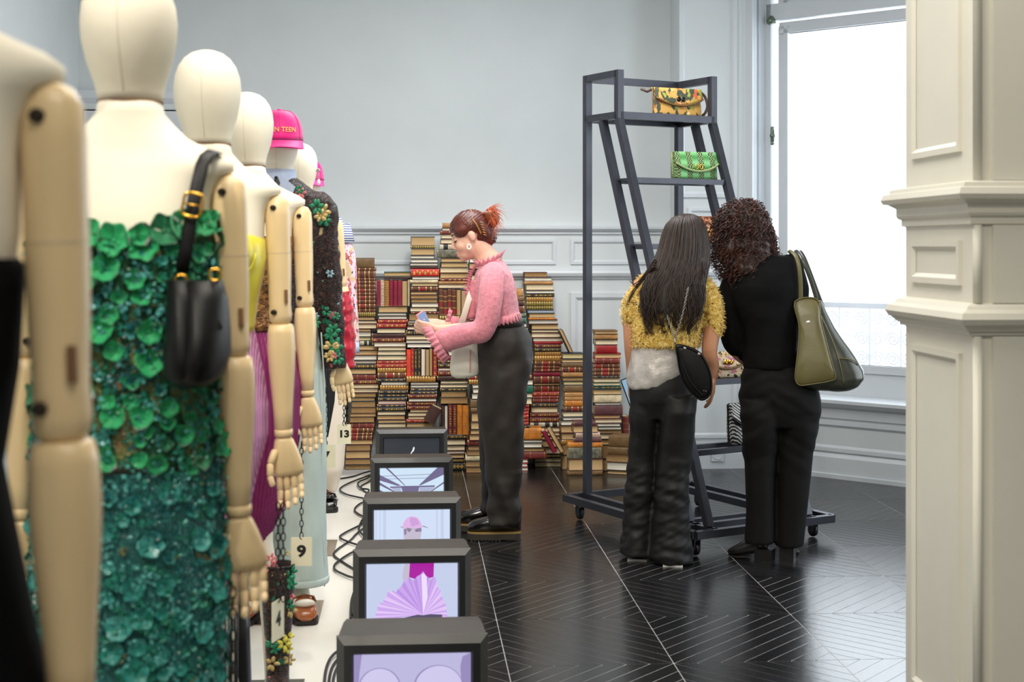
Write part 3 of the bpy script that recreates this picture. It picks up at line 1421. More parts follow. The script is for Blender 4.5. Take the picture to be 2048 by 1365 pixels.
stack('stack left of rack post', 942, '''
708 719 1125 1167 Po
719 727 1124 1170 Pt
727 736 1125 1171 SB
736 746 1123 1172 Sb
746 756 1125 1172 St
756 764 1125 1174 Pr
764 772 1127 1174 Po
772 787 1129 1174 SB
787 796 1130 1176 St
796 803 1130 1176 St
803 815 1130 1177 SY
815 825 1130 1177 Sb
825 836 1126 1178 Pc
836 843 1126 1178 Pw
843 853 1122 1178 Pw
853 868 1122 1176 Pt
868 882 1123 1176 Pt
882 892 1123 1176 So
892 912 1124 1176 Pr
912 942 1124 1176 Pt
''', 18, dd=0.04)
stack('stack right of rack post', 944, '''
662 669 1190 1236 Pt
669 680 1190 1236 St
680 691 1191 1236 Pc
691 708 1192 1235 SR
708 718 1190 1243 PtR
718 729 1189 1240 Se
729 738 1188 1240 Sb
738 746 1188 1241 Sb
746 753 1188 1240 Sb
753 758 1187 1240 Sn
758 766 1187 1239 Pc
766 773 1187 1241 Pcg
773 780 1187 1243 ST
780 791 1187 1243 Pt
791 807 1188 1243 Sv
807 812 1190 1242 Pw
812 832 1188 1246 SM
832 839 1188 1240 Pt
839 848 1190 1244 Pc
848 855 1194 1241 Pw
855 861 1196 1243 Pw
861 869 1196 1244 Pr
869 880 1196 1244 Pc
880 892 1196 1244 Pt
892 920 1196 1240 Pr
920 944 1196 1240 Pt
''', 19, dd=0.03)
stack('front stack at rack post', 946, '''
840 848 1148 1192 SM
848 862 1147 1196 Pt
862 872 1152 1200 SF
872 881 1148 1203 SM
881 891 1136 1205 SY
891 914 1137 1203 Sx
914 937 1138 1206 Pt
937 946 1136 1205 SB
''', 20, dd=-0.10, jit=0.003, minD=0.1, maxD=0.12)
stack('slanted stack beside black trousers', 951, '''
873 896 1216 1266 SB
896 912 1214 1266 SB
912 926 1210 1268 Pr
926 943 1212 1270 Pw
943 951 1213 1266 Pt
''', 21, yaw=-0.42, jit=0.002, dd=0.02, minD=0.13, maxD=0.14)


def loose_book(px0, py0, px1, py1, thick_px, ln_depth, d, code, label, foot=None):
    """a book leaning with its length from (px0,py0) down to (px1,py1)"""
    a, b = at(px0, py0, d), at(px1, py1, d)
    L = (b - a).length
    T = thick_px / FPX * d
    o = make_book(L, ln_depth, T, code, label, None, random.Random(px0))
    ang = math.atan2(b.z - a.z, b.x - a.x)
    o.rotation_euler = (0, -ang, 0)
    o.location = (a + b) / 2
    return o


loose_book(1119, 663, 1140, 707, 7, 0.14, 9.36, 'Ptd', 'thin dark book leaning on the tall stack above the left rack post')
loose_book(1083, 864, 1107, 909, 9, 0.13, 9.22, 'SC', 'maroon cloth book leaning in the gap below the tall stack')
loose_book(1096, 862, 1122, 908, 9, 0.13, 9.20, 'Ptd', 'tan-paged book leaning beside the maroon leaning one')
loose_book(868, 851, 884, 820, 22, 0.10, 9.2, 'Sd', 'dark brown battered book slanting behind the farthest monitor')
b_ = make_book(0.13, 0.13, 0.042, 'Se', 'red-brown book standing upright behind the black flared trousers', None, random.Random(5))
b_.rotation_euler = (0, -PI / 2, 0)
p_ = at(1252, 873, 9.36)
b_.location = (p_.x + 0.021, p_.y, at(1252, 853, 9.36).z)
hold = MB().box(-0.07, 0.07, 0, 0.1, 0, at(1252, 873, 9.36).z - 0.005).build('book_block', page_m['r'], None, loc=(p_.x + 0.03, p_.y, 0))
tag(hold, 'low brown bundle of loose pages under the upright red-brown book', 'book')
b_ = make_book(0.19, 0.14, 0.028, 'Sk', 'black green-dotted book standing upright at the left edge of leftmost stack', None, random.Random(6))
b_.rotation_euler = (0, -PI / 2, 0)
p_ = at(695, 845, 9.5)
b_.location = (p_.x, p_.y, p_.z + 0.095)
hold = MB().box(-0.02, 0.02, 0, 0.1, 0, p_.z - 0.002).build('book_block', page_m['r'], None, loc=(p_.x, p_.y, 0))
tag(hold, 'brown bundle of loose pages under the black green-dotted upright book', 'book')
# ================================================================== MANNEQUINS
cloth_m = mat('mannequin_linen_cream', (240, 232, 212), rough=0.75, var=0.03, scale=8, bump=0.12, bscale=500, distance=0.001)
wood_m = mat('pale_beech_wood', (232, 204, 156), rough=0.36, var=0.05, scale=6, stretch=(6, 6, 1), coat=0.15)
seam_m = mat('linen_seam', (214, 206, 186), rough=0.8)
screw_m = mat('dark_screw', (62, 54, 46), rough=0.35, metal=0.7)
slot_m = mat('dark_slot', (120, 84, 52), rough=0.7)
steel_m = mat('polished_steel_plate', (150, 138, 132), rough=0.08, metal=1.0, var=0.05)

TORSO = [(1.725, 0.055, 0.056, 0.0), (1.706, 0.059, 0.058, 0.002), (1.686, 0.076, 0.062, 0.004), (1.662, 0.10, 0.066, 0.004),
         (1.645, 0.133, 0.071, 0.004), (1.632, 0.163, 0.074, 0.004), (1.618, 0.183, 0.080, 0.002), (1.603, 0.183, 0.083, 0.0),
         (1.592, 0.163, 0.084, -0.004), (1.559, 0.147, 0.092, -0.008), (1.525, 0.143, 0.101, -0.012), (1.45, 0.142, 0.112, -0.016),
         (1.40, 0.134, 0.108, -0.014), (1.35, 0.124, 0.098, -0.008), (1.25, 0.108, 0.082, 0.0), (1.15, 0.118, 0.086, 0.006),
         (1.03, 0.132, 0.098, 0.012), (0.93, 0.128, 0.098, 0.012), (0.86, 0.110, 0.088, 0.010)]


def smooth_table(tb, steps):
    out = []
    for (a, b) in zip(tb, tb[1:]):
        for k in range(steps):
            t = k / steps
            out.append(tuple(x + (y - x) * t for x, y in zip(a, b)))
    out.append(tb[-1])
    return out


mb = MB()
mb.oval([(z, 0, y, a, b) for (z, a, b, y) in TORSO], 40, 2.25)
torso_me = mb.mesh('torso', cloth_m, True)
# head: smooth egg
HZ = 1.726
prof = [(0.0, 0.0, 0.0), (0.0, 0.056, 0.058), (0.015, 0.058, 0.062), (0.035, 0.062, 0.072), (0.07, 0.074, 0.088), (0.11, 0.082, 0.100), (0.14, 0.0835, 0.104),
        (0.17, 0.080, 0.102), (0.195, 0.071, 0.092), (0.215, 0.057, 0.076), (0.228, 0.040, 0.054), (0.235, 0.020, 0.028), (0.237, 0.0005, 0.0005)]
mb = MB()
mb.oval([(HZ + z, 0, -0.014 * min(1, z / 0.1) + 0.004, max(a, 0.0005), max(b, 0.0005)) for (z, a, b) in prof[1:]], 36, 2.05)
head_me = mb.mesh('head', cloth_m, True)
mb = MB()
pts = []
for (z, a, b) in prof[2:]:
    pts.append((0.0, -0.014 * min(1, z / 0.1) + 0.004 - b + 0.0004, HZ + z))
mb.tube(pts, 0.0011, 6)
seam_me = mb.mesh('face_seam', seam_m, True)
mb = MB()
mb.tube([(math.cos(a) * 0.0565, math.sin(a) * 0.0585 + 0.002, HZ) for a in [2 * PI * i / 30 for i in range(30)]], 0.0018, 6, close=True)
neck_me = mb.mesh('neck_seam', slot_m, True)


def arm_meshes(side):
    s = side
    res = {}
    # upper arm (local origin at the shoulder joint)
    mb = MB()
    spec = [(0.028, 0.006, 0.010), (0.022, 0.020, 0.022), (0.005, 0.029, 0.030), (-0.03, 0.032, 0.033), (-0.08, 0.031, 0.032), (-0.15, 0.031, 0.032),
            (-0.20, 0.030, 0.031), (-0.25, 0.028, 0.030), (-0.28, 0.027, 0.030), (-0.31, 0.029, 0.031), (-0.325, 0.027, 0.029), (-0.335, 0.020, 0.021), (-0.337, 0.008, 0.008)]
    mb.oval([(z, 0, 0, a, b) for z, a, b in spec], 24, 2.3)
    res['upper_arm'] = mb.mesh('upper_arm', wood_m, True)
    for nm, z, x in (('shoulder_screw', -0.008, -0.008 * s), ('elbow_screw', -0.300, -0.014 * s)):
        mb = MB()
        mb.lathe([(0.0, 0.004), (0.0035, 0.004), (0.0038, 0.001), (0.0050, 0.001), (0.0052, 0.004), (0.0076, 0.004), (0.008, 0.0), (0.0, 0.0)], 18, (x, -0.0305, z), M=Matrix.Rotation(PI / 2, 3, 'X'))
        res[nm] = mb.mesh(nm, screw_m, True)
    mb = MB()
    mb.box(0.0175 * s - 0.004, 0.0175 * s + 0.004, -0.0315, 0.0, -0.275, -0.238)
    res['elbow_slot'] = mb.mesh('elbow_slot', slot_m)
    mb = MB()
    mb.oval([(-0.1335, 0, 0, 0.0317, 0.0327), (-0.1345, 0, 0, 0.0317, 0.0327)], 24, 2.3)
    res['split_line'] = mb.mesh('split_line', seam_m)
    # forearm: origin at the elbow
    mb = MB()
    spec = [(0.004, 0.022, 0.024), (0.0, 0.030, 0.031), (-0.02, 0.034, 0.034), (-0.06, 0.0355, 0.035), (-0.11, 0.033, 0.033), (-0.17, 0.028, 0.028), (-0.22, 0.0245, 0.0245), (-0.262, 0.0225, 0.022), (-0.266, 0.018, 0.018)]
    mb.oval([(z, 0, 0, a, b) for z, a, b in spec], 24, 2.2)
    res['forearm'] = mb.mesh('forearm', wood_m, True)
    mb = MB()
    mb.oval([(-0.264, 0, 0, 0.018, 0.018), (-0.267, 0, 0, 0.0235, 0.0225), (-0.281, 0, 0, 0.0235, 0.0225), (-0.285, 0, 0, 0.017, 0.017)], 20, 2.2)
    res['wrist_ring'] = mb.mesh('wrist_ring', wood_m, True)
    # hand: origin at the wrist; palm plane faces the front, thumb on the inner side
    mb = MB()
    spec = [(0.0, 0, 0, 0.018, 0.018), (-0.008, 0, 0, 0.0235, 0.021), (-0.03, 0.002 * s, 0, 0.030, 0.022), (-0.06, 0.004 * s, -0.002, 0.037, 0.020), (-0.085, 0.005 * s, -0.003, 0.040, 0.017), (-0.097, 0.005 * s, -0.003, 0.038, 0.014), (-0.099, 0.005 * s, -0.003, 0.03, 0.009)]
    mb.oval(spec, 20, 2.4)
    res['palm'] = mb.mesh('palm', wood_m, True)

    def digit(nm, base, segs, r, dirs):
        mb = MB()
        p = Vector(base)
        for i, L in enumerate(segs):
            dv = Vector(dirs[min(i, len(dirs) - 1)]).normalized()
            q = p + dv * L
            rr = r * (1 - 0.10 * i)
            mb.tube([p - dv * 0.002, p + dv * 0.002, p + dv * (L * 0.5), q - dv * 0.004, q - dv * 0.0005], [rr * 0.75, rr, rr * 0.97, rr * 0.95, rr * 0.55], 10)
            p = q
        res[nm] = mb.mesh('finger' if nm != 'thumb' else 'thumb', wood_m, True)
    fx = [-0.024, -0.006, 0.012, 0.029]
    ln = [(0.040, 0.026, 0.019), (0.042, 0.029, 0.020), (0.039, 0.026, 0.019), (0.031, 0.021, 0.017)]
    for i in range(4):
        bend = 0.10 + 0.06 * i
        digit('finger%d' % i, ((0.005 + fx[i]) * s, -0.003, -0.096), ln[i], 0.0088 if i < 3 else 0.0078,
              [(-0.02 * s, -bend, -1), (-0.10 * s, -bend * 2.2, -1), (-0.22 * s, -bend * 3.4 - 0.2, -1)])
    digit('thumb', (-0.026 * s, -0.012, -0.030), (0.036, 0.031, 0.026), 0.0100, [(-0.55 * s, -0.35, -1), (-0.12 * s, -0.25, -1), (0.18 * s, -0.2, -1)])
    return res


ARM = {1: arm_meshes(1), -1: arm_meshes(-1)}
leg_me = {}
for s in (1, -1):
    mb = MB()
    mb.oval([(0.92, 0.055 * s, 0.01, 0.054, 0.080), (0.80, 0.052 * s, 0.008, 0.046, 0.072), (0.65, 0.046 * s, 0.004, 0.036, 0.060), (0.50, 0.050 * s, 0.0, 0.030, 0.048), (0.42, 0.058 * s, 0.004, 0.032, 0.044), (0.32, 0.066 * s, 0.010, 0.032, 0.044), (0.2, 0.072 * s, 0.010, 0.027, 0.034), (0.1, 0.076 * s, 0.008, 0.024, 0.028), (0.06, 0.08 * s, 0.008, 0.026, 0.034), (0.022, 0.08 * s, 0.0, 0.03, 0.045)], 22, 2.1)
    leg_me[s] = mb.mesh('leg', cloth_m, True)
foot_me = {}
for s in (1, -1):
    mb = MB()
    mb.tube([(0.09 * s, 0.05, 0.045), (0.09 * s, 0.01, 0.05), (0.095 * s, -0.06, 0.038), (0.10 * s, -0.13, 0.028), (0.10 * s, -0.165, 0.024)], [(0.024, 0.022), (0.032, 0.03), (0.038, 0.022), (0.036, 0.014), (0.016, 0.006)], 14)
    foot_me[s] = mb.mesh('foot', cloth_m, True)
PLATZ = 0.018
mb = MB()
mb.box(-0.17, 0.17, -0.19, 0.17, 0.0, 0.004)
plate_me = mb.mesh('base_plate', steel_m)
MXS = [-0.530, -0.500, -0.512, -0.524, -0.525, -0.531, -0.585]
MROW = -0.53


def mannequin(Y, label, dz=0.0, yaw=0.0, head=True, arms=(1, -1), splay=0.03, fore=0.02, legs=True, hands=(1, -1), X=None, feet=True, al=1.0):
    X = MXS[MY.index(Y)]
    root = thing('mannequin', label, 'mannequin', (X, Y, PLATZ), yaw, 'mannequins on the white platform')
    z0 = dz - PLATZ
    put('torso', torso_me, root, (0, 0, z0))
    if head:
        h = put('head', head_me, root, (0, 0, z0))
        put('face_seam', seam_me, h)
        put('neck_seam', neck_me, h)
    put('base_plate', plate_me, root, (0, 0, 0.0))
    if legs:
        for s in (1, -1):
            o = put('leg', leg_me[s], root, (0, 0, z0 + 0.02))
            if feet:
                put('foot', foot_me[s], o)
    joints = {}
    for s in arms:
        A = ARM[s]
        sh = Vector((0.174 * s, -0.004, 1.573 + z0))
        ua = put('upper_arm', A['upper_arm'], root, sh)
        ua.rotation_euler = (0, -splay * s, 0)
        for nm in ('shoulder_screw', 'elbow_screw', 'elbow_slot', 'split_line'):
            put(nm, A[nm], ua)
        ua.scale = (1, 1, 0.9 * al)
        el = sh + Matrix.Rotation(-splay * s, 3, 'Y') @ Vector((0, 0, -0.304 * al))
        fa = put('forearm', A['forearm'], root, el)
        fa.rotation_euler = (0.05, -fore * s, 0)
        put('wrist_ring', A['wrist_ring'], fa)
        wr = el + (Matrix.Rotation(-fore * s, 3, 'Y') @ Matrix.Rotation(0.05, 3, 'X')) @ Vector((0, 0, -0.286))
        if s in hands:
            ha = put('hand', A['palm'], root, wr)
            ha.rotation_euler = (0.1, -(fore + 0.07) * s, 0.25 * s)
            for i in range(4):
                put('finger', A['finger%d' % i], ha)
            put('thumb', A['thumb'], ha)
        joints[s] = wr + Vector((X, Y, PLATZ))
    return root, joints


MY = [1.45, 2.58, 3.64, 4.62, 5.68, 6.88, 8.02]
m1, j1 = mannequin(MY[0], 'nearest cream mannequin in black at the left edge', dz=0.032, al=1.09)
m2, j2 = mannequin(MY[1], 'cream mannequin wearing the green flowered dress', splay=0.035)
m3, j3 = mannequin(MY[2], 'cream mannequin in yellow bustier and lilac skirt', splay=0.03)
m4, j4 = mannequin(MY[3], 'cream mannequin in brown lace and magenta skirt', splay=0.03)
m5, j5 = mannequin(MY[4], 'mannequin in pink cap, sequin jacket and pale jeans', dz=0.03, splay=0.12, fore=0.10)
m6, j6 = mannequin(MY[5], 'cream mannequin with red satin gloves and pearl earring', dz=0.0, splay=0.08, fore=0.08, hands=())
m7, j7 = mannequin(MY[6], 'farthest mannequin in floral shirt and cream trousers', dz=-0.02, splay=0.06, fore=0.04, hands=())


# ------------------------------------------------------------------ garments
def shell(specs, n=64, power=2.2, pleat=0.0, npl=60, fn=None, t=0.004):
    """hollow garment tube: outer wall, inner wall, closed at the rims"""
    outer, inner = [], []
    for (z, cx, cy, a, b) in specs:
        ro, ri = [], []
        for i in range(n):
            th = 2 * PI * i / n
            c, s = math.cos(th), math.sin(th)
            ux, uy = math.copysign(abs(c) ** (2 / power), c), math.copysign(abs(s) ** (2 / power), s)
            k = 1.0 + (pleat * math.cos(npl * th) if pleat else 0.0) + (fn(th, z) if fn else 0.0)
            ro.append((cx + a * ux * k, cy + b * uy * k, z))
            ri.append((cx + (a * k - t) * ux, cy + (b * k - t) * uy, z))
        outer.append(ro)
        inner.append(ri)
    mb = MB()
    mb.rings(outer + inner[::-1] + [outer[0]], cap=False)
    return mb


def dense(tb, step=0.02):
    out = []
    for a, b in zip(tb, tb[1:]):
        k = max(1, int(abs(a[0] - b[0]) / step))
        for i in range(k):
            t = i / k
            t2 = t * t * (3 - 2 * t) if False else t
            out.append(tuple(x + (y - x) * t2 for x, y in zip(a, b)))
    out.append(tb[-1])
    return out


# nearest mannequin: black dress
blk = mat('black_wool_dress', (8, 8, 10), rough=0.9, var=0.2, spec=0.1)
sp = dense([(1.475, 0, -0.012, 0.120, 0.12), (1.45, 0, -0.014, 0.146, 0.124), (1.35, 0, -0.01, 0.140, 0.112), (1.25, 0, 0, 0.122, 0.098), (1.1, 0, 0.008, 0.148, 0.115), (0.9, 0, 0.01, 0.19, 0.13), (0.55, 0, 0.01, 0.235, 0.15)])
o = shell(sp).build('black_dress', blk, None, True, (MXS[0], MY[0], 0))
tag(o, 'black strapless dress on the nearest mannequin at the left edge', 'dress')

# green flowered dress ------------------------------------------------
green_base = pattern('green_fringe_fabric', (34, 96, 60), [((120, 130, 78), 26, 0.52, 1, (1, 1, 0.25)), ((14, 66, 46), 30, 0.55, 4, (1, 1, 0.3)), ((50, 150, 130), 34, 0.62, 8, (1, 1, 1)), ((150, 104, 60), 30, 0.68, 11, (1, 1, 0.6))], rough=0.4, bump=0.9, bscale=150)
teal_base = striped('teal_fringe_fabric', (32, 112, 110), (84, 156, 152), 'X', 60, rough=0.4, width=0.5, distort=6, bump=0.9)
flower_g = mat('emerald_velvet_flower', (16, 160, 94), rough=0.6, var=0.25, scale=40, sheen=0.3)
flower_d = mat('dark_emerald_flower', (10, 116, 72), rough=0.6, var=0.3, scale=40, sheen=0.3)
flower_t = mat('teal_sequin_flower', (40, 140, 130), rough=0.45, var=0.35, scale=50)
flower_t2 = mat('aqua_bead_flower', (64, 156, 148), rough=0.25, var=0.3, scale=50)
bead_m = mat('clear_crystal_bead', (220, 236, 232), rough=0.05, metal=0.6)
dress = thing('flower_dress', 'emerald and teal dress covered in fabric flowers on the second mannequin', 'dress', (MXS[1], MY[1], 0))
DRESS = [(1.495, 0, -0.014, 0.149, 0.119), (1.45, 0, -0.016, 0.152, 0.126), (1.35, 0, -0.01, 0.150, 0.120), (1.2, 0, 0.0, 0.156, 0.118), (1.09, 0, 0.006, 0.165, 0.124), (1.08, 0, 0.006, 0.162, 0.122), (0.9, 0, 0.01, 0.166, 0.126), (0.6, 0, 0.01, 0.160, 0.122), (0.34, 0, 0.01, 0.156, 0.12)]
wob = lambda th, z: 0.015 * noise.noise(Vector((math.cos(th) * 3, math.sin(th) * 3, z * 14)))
shell(dense(DRESS[:5]), fn=wob).build('bodice', green_base, dress, True)
shell(dense(DRESS[5:]), fn=wob).build('skirt', teal_base, dress, True)


def flower_mesh(nm, m, petals, seed, cup=0.5, ruff=0.12):
    """overlapping cupped petals with ruffled rims"""
    rng = random.Random(seed)
    mb = MB()
    for k in range(petals):
        a0 = 2 * PI * k / petals + rng.uniform(-0.15, 0.15)
        tilt_ = rng.uniform(0.75, 1.2)
        wd = PI / petals * 1.35
        R = []
        for vv in (0.05, 0.3, 0.55, 0.8, 0.97):
            ring = []
            for j in range(8):
                u = -1 + 2 * j / 7
                r = vv * (1 - 0.16 * u * u) * (1 + 0.06 * math.sin(5 * u + k))
                a = a0 + u * wd * (0.55 + 0.45 * vv)
                h = cup * tilt_ * vv ** 1.5 + ruff * vv ** 4 * math.sin(4 * u + k * 2 + seed) - 0.10 * u * u * vv + 0.03 * k
                ring.append((r * math.cos(a), r * math.sin(a), h))
            R.append(ring)
        back = [[(x * 0.98, y * 0.98, z - 0.05) for x, y, z in ring[::-1]] for ring in R]
        mb.rings([f + b for f, b in zip(R, back)])
    mb.ball((0, 0, 0.1), (0.13, 0.13, 0.1), 8, 5)
    return mb.mesh(nm, m, True)


G_FL = [flower_mesh('flower', flower_g, 3 + i % 3, i, 0.7, 0.2) for i in range(4)] + [flower_mesh('flower', flower_d, 4, 9, 0.7, 0.2)]
T_FL = [flower_mesh('flower', flower_t, 4 + i % 2, 20 + i, 0.6, 0.2) for i in range(3)] + [flower_mesh('flower', flower_t2, 5, 30, 0.7)]


def on_dress(th, z, lift=0.0):
    a = interp([(s[0], s[3]) for s in DRESS], z)
    b = interp([(s[0], s[4]) for s in DRESS], z)
    cy = interp([(s[0], s[2]) for s in DRESS], z)
    p = 2.2
    c, s_ = math.cos(th), math.sin(th)
    ux, uy = math.copysign(abs(c) ** (2 / p), c), math.copysign(abs(s_) ** (2 / p), s_)
    pos = Vector((a * ux, cy + b * uy, z))
    nrm = Vector((ux / a, uy / b, 0)).normalized()
    return pos + nrm * lift, nrm


def place(me, pos, nrm, size, spin, parent, depth=0.75):
    o = put(me.name.split('.')[0], me, parent)
    q = nrm.to_track_quat('Z', 'Y')
    o.rotation_mode = 'QUATERNION'
    o.rotation_quaternion = q @ Matrix.Rotation(spin, 3, 'Z').to_quaternion()
    o.location = pos
    o.scale = (size, size, size * depth)
    return o


rng = random.Random(3)
cnt = 0
# along the neckline, then scattered over the bodice
for i in range(15):
    th = -PI / 2 + (i - 7) * 0.25
    p, nr = on_dress(th, 1.487 + 0.010 * rng.uniform(-1, 1) + 0.016 * max(0, math.cos(th)), 0.004)
    place(G_FL[i % 5], p, (nr + Vector((0, 0, 0.25))).normalized(), rng.uniform(0.022, 0.033), rng.uniform(0, 6), dress)
tries = []
while cnt < 160:
    th = -PI / 2 + rng.uniform(-1.65, 1.9)
    z = rng.uniform(1.085, 1.47)
    size = rng.choice((0.010, 0.012, 0.015, 0.019, 0.023, 0.027))
    if z < 1.16:
        size *= 1.05
    p, nr = on_dress(th, z, 0.003)
    if any((p - q).length < (size + s2) * 0.62 for q, s2 in tries):
        continue
    tries.append((p, size))
    place(rng.choice(G_FL if size > 0.013 else G_FL + T_FL[3:] * 3), p, (nr + Vector((0, 0, rng.uniform(-0.2, 0.3)))).normalized(), size, rng.uniform(0, 6), dress)
    cnt += 1
cnt = 0
tries = []
n_try = 0
while cnt < 120 and n_try < 4000:
    n_try += 1
    th = -PI / 2 + rng.uniform(-1.6, 1.8)
    z = rng.uniform(0.52, 1.06)
    size = rng.choice((0.013, 0.018, 0.022, 0.025))
    p, nr = on_dress(th, z, 0.002)
    if any((p - q).length < (size + s2) * 0.8 for q, s2 in tries):
        continue
    tries.append((p, size))
    place(rng.choice(T_FL), p, (nr + Vector((0, 0, rng.uniform(-0.1, 0.4)))).normalized(), size, rng.uniform(0, 6), dress, 0.55)
    cnt += 1
bd = MB()
lf = MB()
for i in range(6000):
    th = -PI / 2 + rng.uniform(-1.6, 1.8)
    z = rng.uniform(0.5, 1.48)
    p, nr = on_dress(th, z, rng.uniform(0.004, 0.012))
    if i < 220:
        bd.ball(p, rng.uniform(0.0012, 0.0026), 6, 4)
    else:
        q = nr.to_track_quat('Z', 'Y').to_matrix() @ Matrix.Rotation(rng.uniform(0, 6), 3, 'Z') @ Matrix.Rotation(rng.uniform(-0.6, 0.6), 3, 'X')
        r = rng.uniform(0.003, 0.008)
        lf.add([p + q @ Vector(v) for v in ((-r, 0, 0), (0, -r * 0.6, 0.002), (r, 0, 0), (0, r * 0.6, 0.002))], [(0, 1, 2, 3)])
tag(bd.build('bead_scatter', bead_m, dress, True), kind='stuff')
sequin_m = pattern('green_blue_sequins', (36, 136, 112), [((96, 180, 176), 30, 0.5, 1, (1, 1, 1)), ((130, 120, 70), 20, 0.64, 2, (1, 1, 1)), ((24, 100, 104), 16, 0.56, 4, (1, 1, 1))], rough=0.3, metal=0.1)
tag(lf.build('sequin_scatter', sequin_m, dress), kind='stuff')

# yellow bustier, lilac skirt ------------------------------------------
yel = mat('acid_yellow_satin', (226, 214, 24), rough=0.32, var=0.12, scale=10, bump=0.2, bscale=30, sheen=0.2)
bt_ = thing('yellow_bustier', 'acid yellow satin strapless bustier on the third mannequin', 'top', (MXS[2], MY[2], 0))
sp = dense([(1.50, 0, -0.014, 0.132, 0.118), (1.485, 0, -0.015, 0.146, 0.124), (1.44, 0, -0.016, 0.149, 0.126), (1.39, 0, -0.014, 0.140, 0.118), (1.33, 0, -0.006, 0.126, 0.104), (1.25, 0, 0, 0.114, 0.090)])
shell(sp, fn=lambda th, z: 0.01 * noise.noise(Vector((math.cos(th) * 5, math.sin(th) * 5, z * 25)))).build('bodice', yel, bt_, True)
for s in (1, -1):
    mb = MB()
    mb.ball((0.068 * s, -0.085, 1.455), (0.062, 0.058, 0.062), 20, 12)
    mb.build('cup', yel, bt_, True)
    mb = MB()
    mb.tube([(0.068 * s + 0.062 * math.cos(a), -0.098 - 0.046 * abs(math.sin(a * 0.5)) * 0.4, 1.452 + 0.062 * math.sin(a)) for a in [PI + PI * i / 12 for i in range(13)]], 0.002, 6)
    mb.build('cup_seam', yel, bt_, True)
lil = striped('lilac_plisse', (196, 128, 180), (222, 160, 206), 'X', 60, rough=0.45, width=0.5, bump=0.7, distort=1.0)
mag = striped('magenta_plisse', (112, 18, 78), (150, 34, 106), 'X', 60, rough=0.42, width=0.5, bump=0.8, distort=1.0)


def pleated_skirt(name, m, Y, prof, label, npl=64):
    sp = dense([(z, cx, 0.004, a, b) for (z, cx, a, b) in prof], 0.012)
    o = shell(sp, n=npl * 4, power=2.0, pleat=0.012, npl=npl, fn=lambda th, z: 0.02 * noise.noise(Vector((math.cos(th) * 2.5, math.sin(th) * 2.5, z * 4)))).build(name, m, None, True, (MXS[MY.index(Y)], Y, 0))
    return tag(o, label, 'skirt')


pleated_skirt('pleated_skirt', lil, MY[2], [(1.262, 0, 0.114, 0.092), (1.24, 0, 0.118, 0.095), (1.15, 0, 0.138, 0.112), (1.06, 0, 0.150, 0.122), (0.99, 0, 0.148, 0.122), (0.90, 0, 0.125, 0.115), (0.80, 0, 0.102, 0.105), (0.68, 0, 0.085, 0.095), (0.56, 0, 0.080, 0.09)],
              'lilac pink pleated cocoon skirt below the yellow bustier')
pleated_skirt('pleated_skirt', mag, MY[3], [(1.215, 0, 0.108, 0.09), (1.19, 0, 0.122, 0.095), (1.12, 0, 0.158, 0.118), (1.02, 0, 0.172, 0.128), (0.88, 0, 0.170, 0.128), (0.74, 0, 0.148, 0.12), (0.62, 0, 0.112, 0.108), (0.54, 0, 0.075, 0.09), (0.47, 0, 0.045, 0.06)],
              'deep magenta pleated cocoon skirt on the fourth mannequin')
lace = pattern('brown_gold_lace', (104, 66, 32), [((150, 104, 54), 70, 0.5, 2, (1, 1, 1)), ((60, 36, 18), 60, 0.56, 5, (1, 1, 1))], rough=0.5, metal=0.2, bump=0.8, bscale=160)
o = shell(dense([(1.50, 0, -0.014, 0.147, 0.122), (1.44, 0, -0.016, 0.149, 0.126), (1.36, 0, -0.012, 0.134, 0.110), (1.28, 0, -0.002, 0.118, 0.094), (1.20, 0, 0.0, 0.120, 0.094)])).build('lace_bodice', lace, None, True, (MXS[3], MY[3], 0))
tag(o, 'brown and gold lace bodice above the magenta skirt', 'top')

# jacket, shirt, cap and jeans ---------------------------------------
MX5 = MXS[4]
seq_dark = pattern('dark_brown_sequin_cloth', (40, 24, 20), [((74, 46, 38), 60, 0.55, 1, (1, 1, 1)), ((26, 112, 84), 13, 0.66, 3, (1, 1, 1)), ((196, 170, 120), 15, 0.68, 7, (1, 1, 1)), ((206, 110, 118), 14, 0.705, 11, (1, 1, 1)), ((120, 160, 170), 34, 0.70, 13, (1, 1, 1))], rough=0.5, metal=0.25, bump=1.0, bscale=230, sparkle=0.08)
jk = thing('sequin_jacket', 'dark brown sequin jacket with embroidered flowers on the capped mannequin', 'jacket', (MX5, MY[4], 0))
mb = MB()
zo = 0.02
mb.oval([(1.745, 0, 0.012, 0.068, 0.062), (1.728, 0, 0.01, 0.085, 0.070), (1.705, 0, 0.006, 0.120, 0.082), (1.682, 0, 0.004, 0.155, 0.090), (1.65, 0, 0, 0.185, 0.096), (1.58, 0, -0.006, 0.188, 0.112), (1.48, 0, -0.012, 0.172, 0.130), (1.38, 0, -0.008, 0.165, 0.126), (1.28, 0, 0, 0.165, 0.124), (1.165, 0, 0, 0.172, 0.128)], 44, 2.3)
arms_end = {}
for s in (1, -1):
    a = Vector((0.170 * s, 0.0, 1.625))
    b = Vector((0.200 * s, 0.0, 1.30))
    c = Vector((0.220 * s, -0.012, 0.985))
    mb.tube([a + Vector((-0.03 * s, 0, 0.02)), a, (a + b) / 2, b, (b + c) / 2, c], [(0.045, 0.06), (0.048, 0.062), (0.046, 0.058), (0.044, 0.054), (0.044, 0.052), (0.043, 0.048)], 20)
    arms_end[s] = c
bake(mb, 0.011, 4, 'body', seq_dark, jk, disp=lambda p: 0.010 * nz(p, 9, 9, 13, 3) + 0.004 * nz(p, 40, 40, 50, 1))
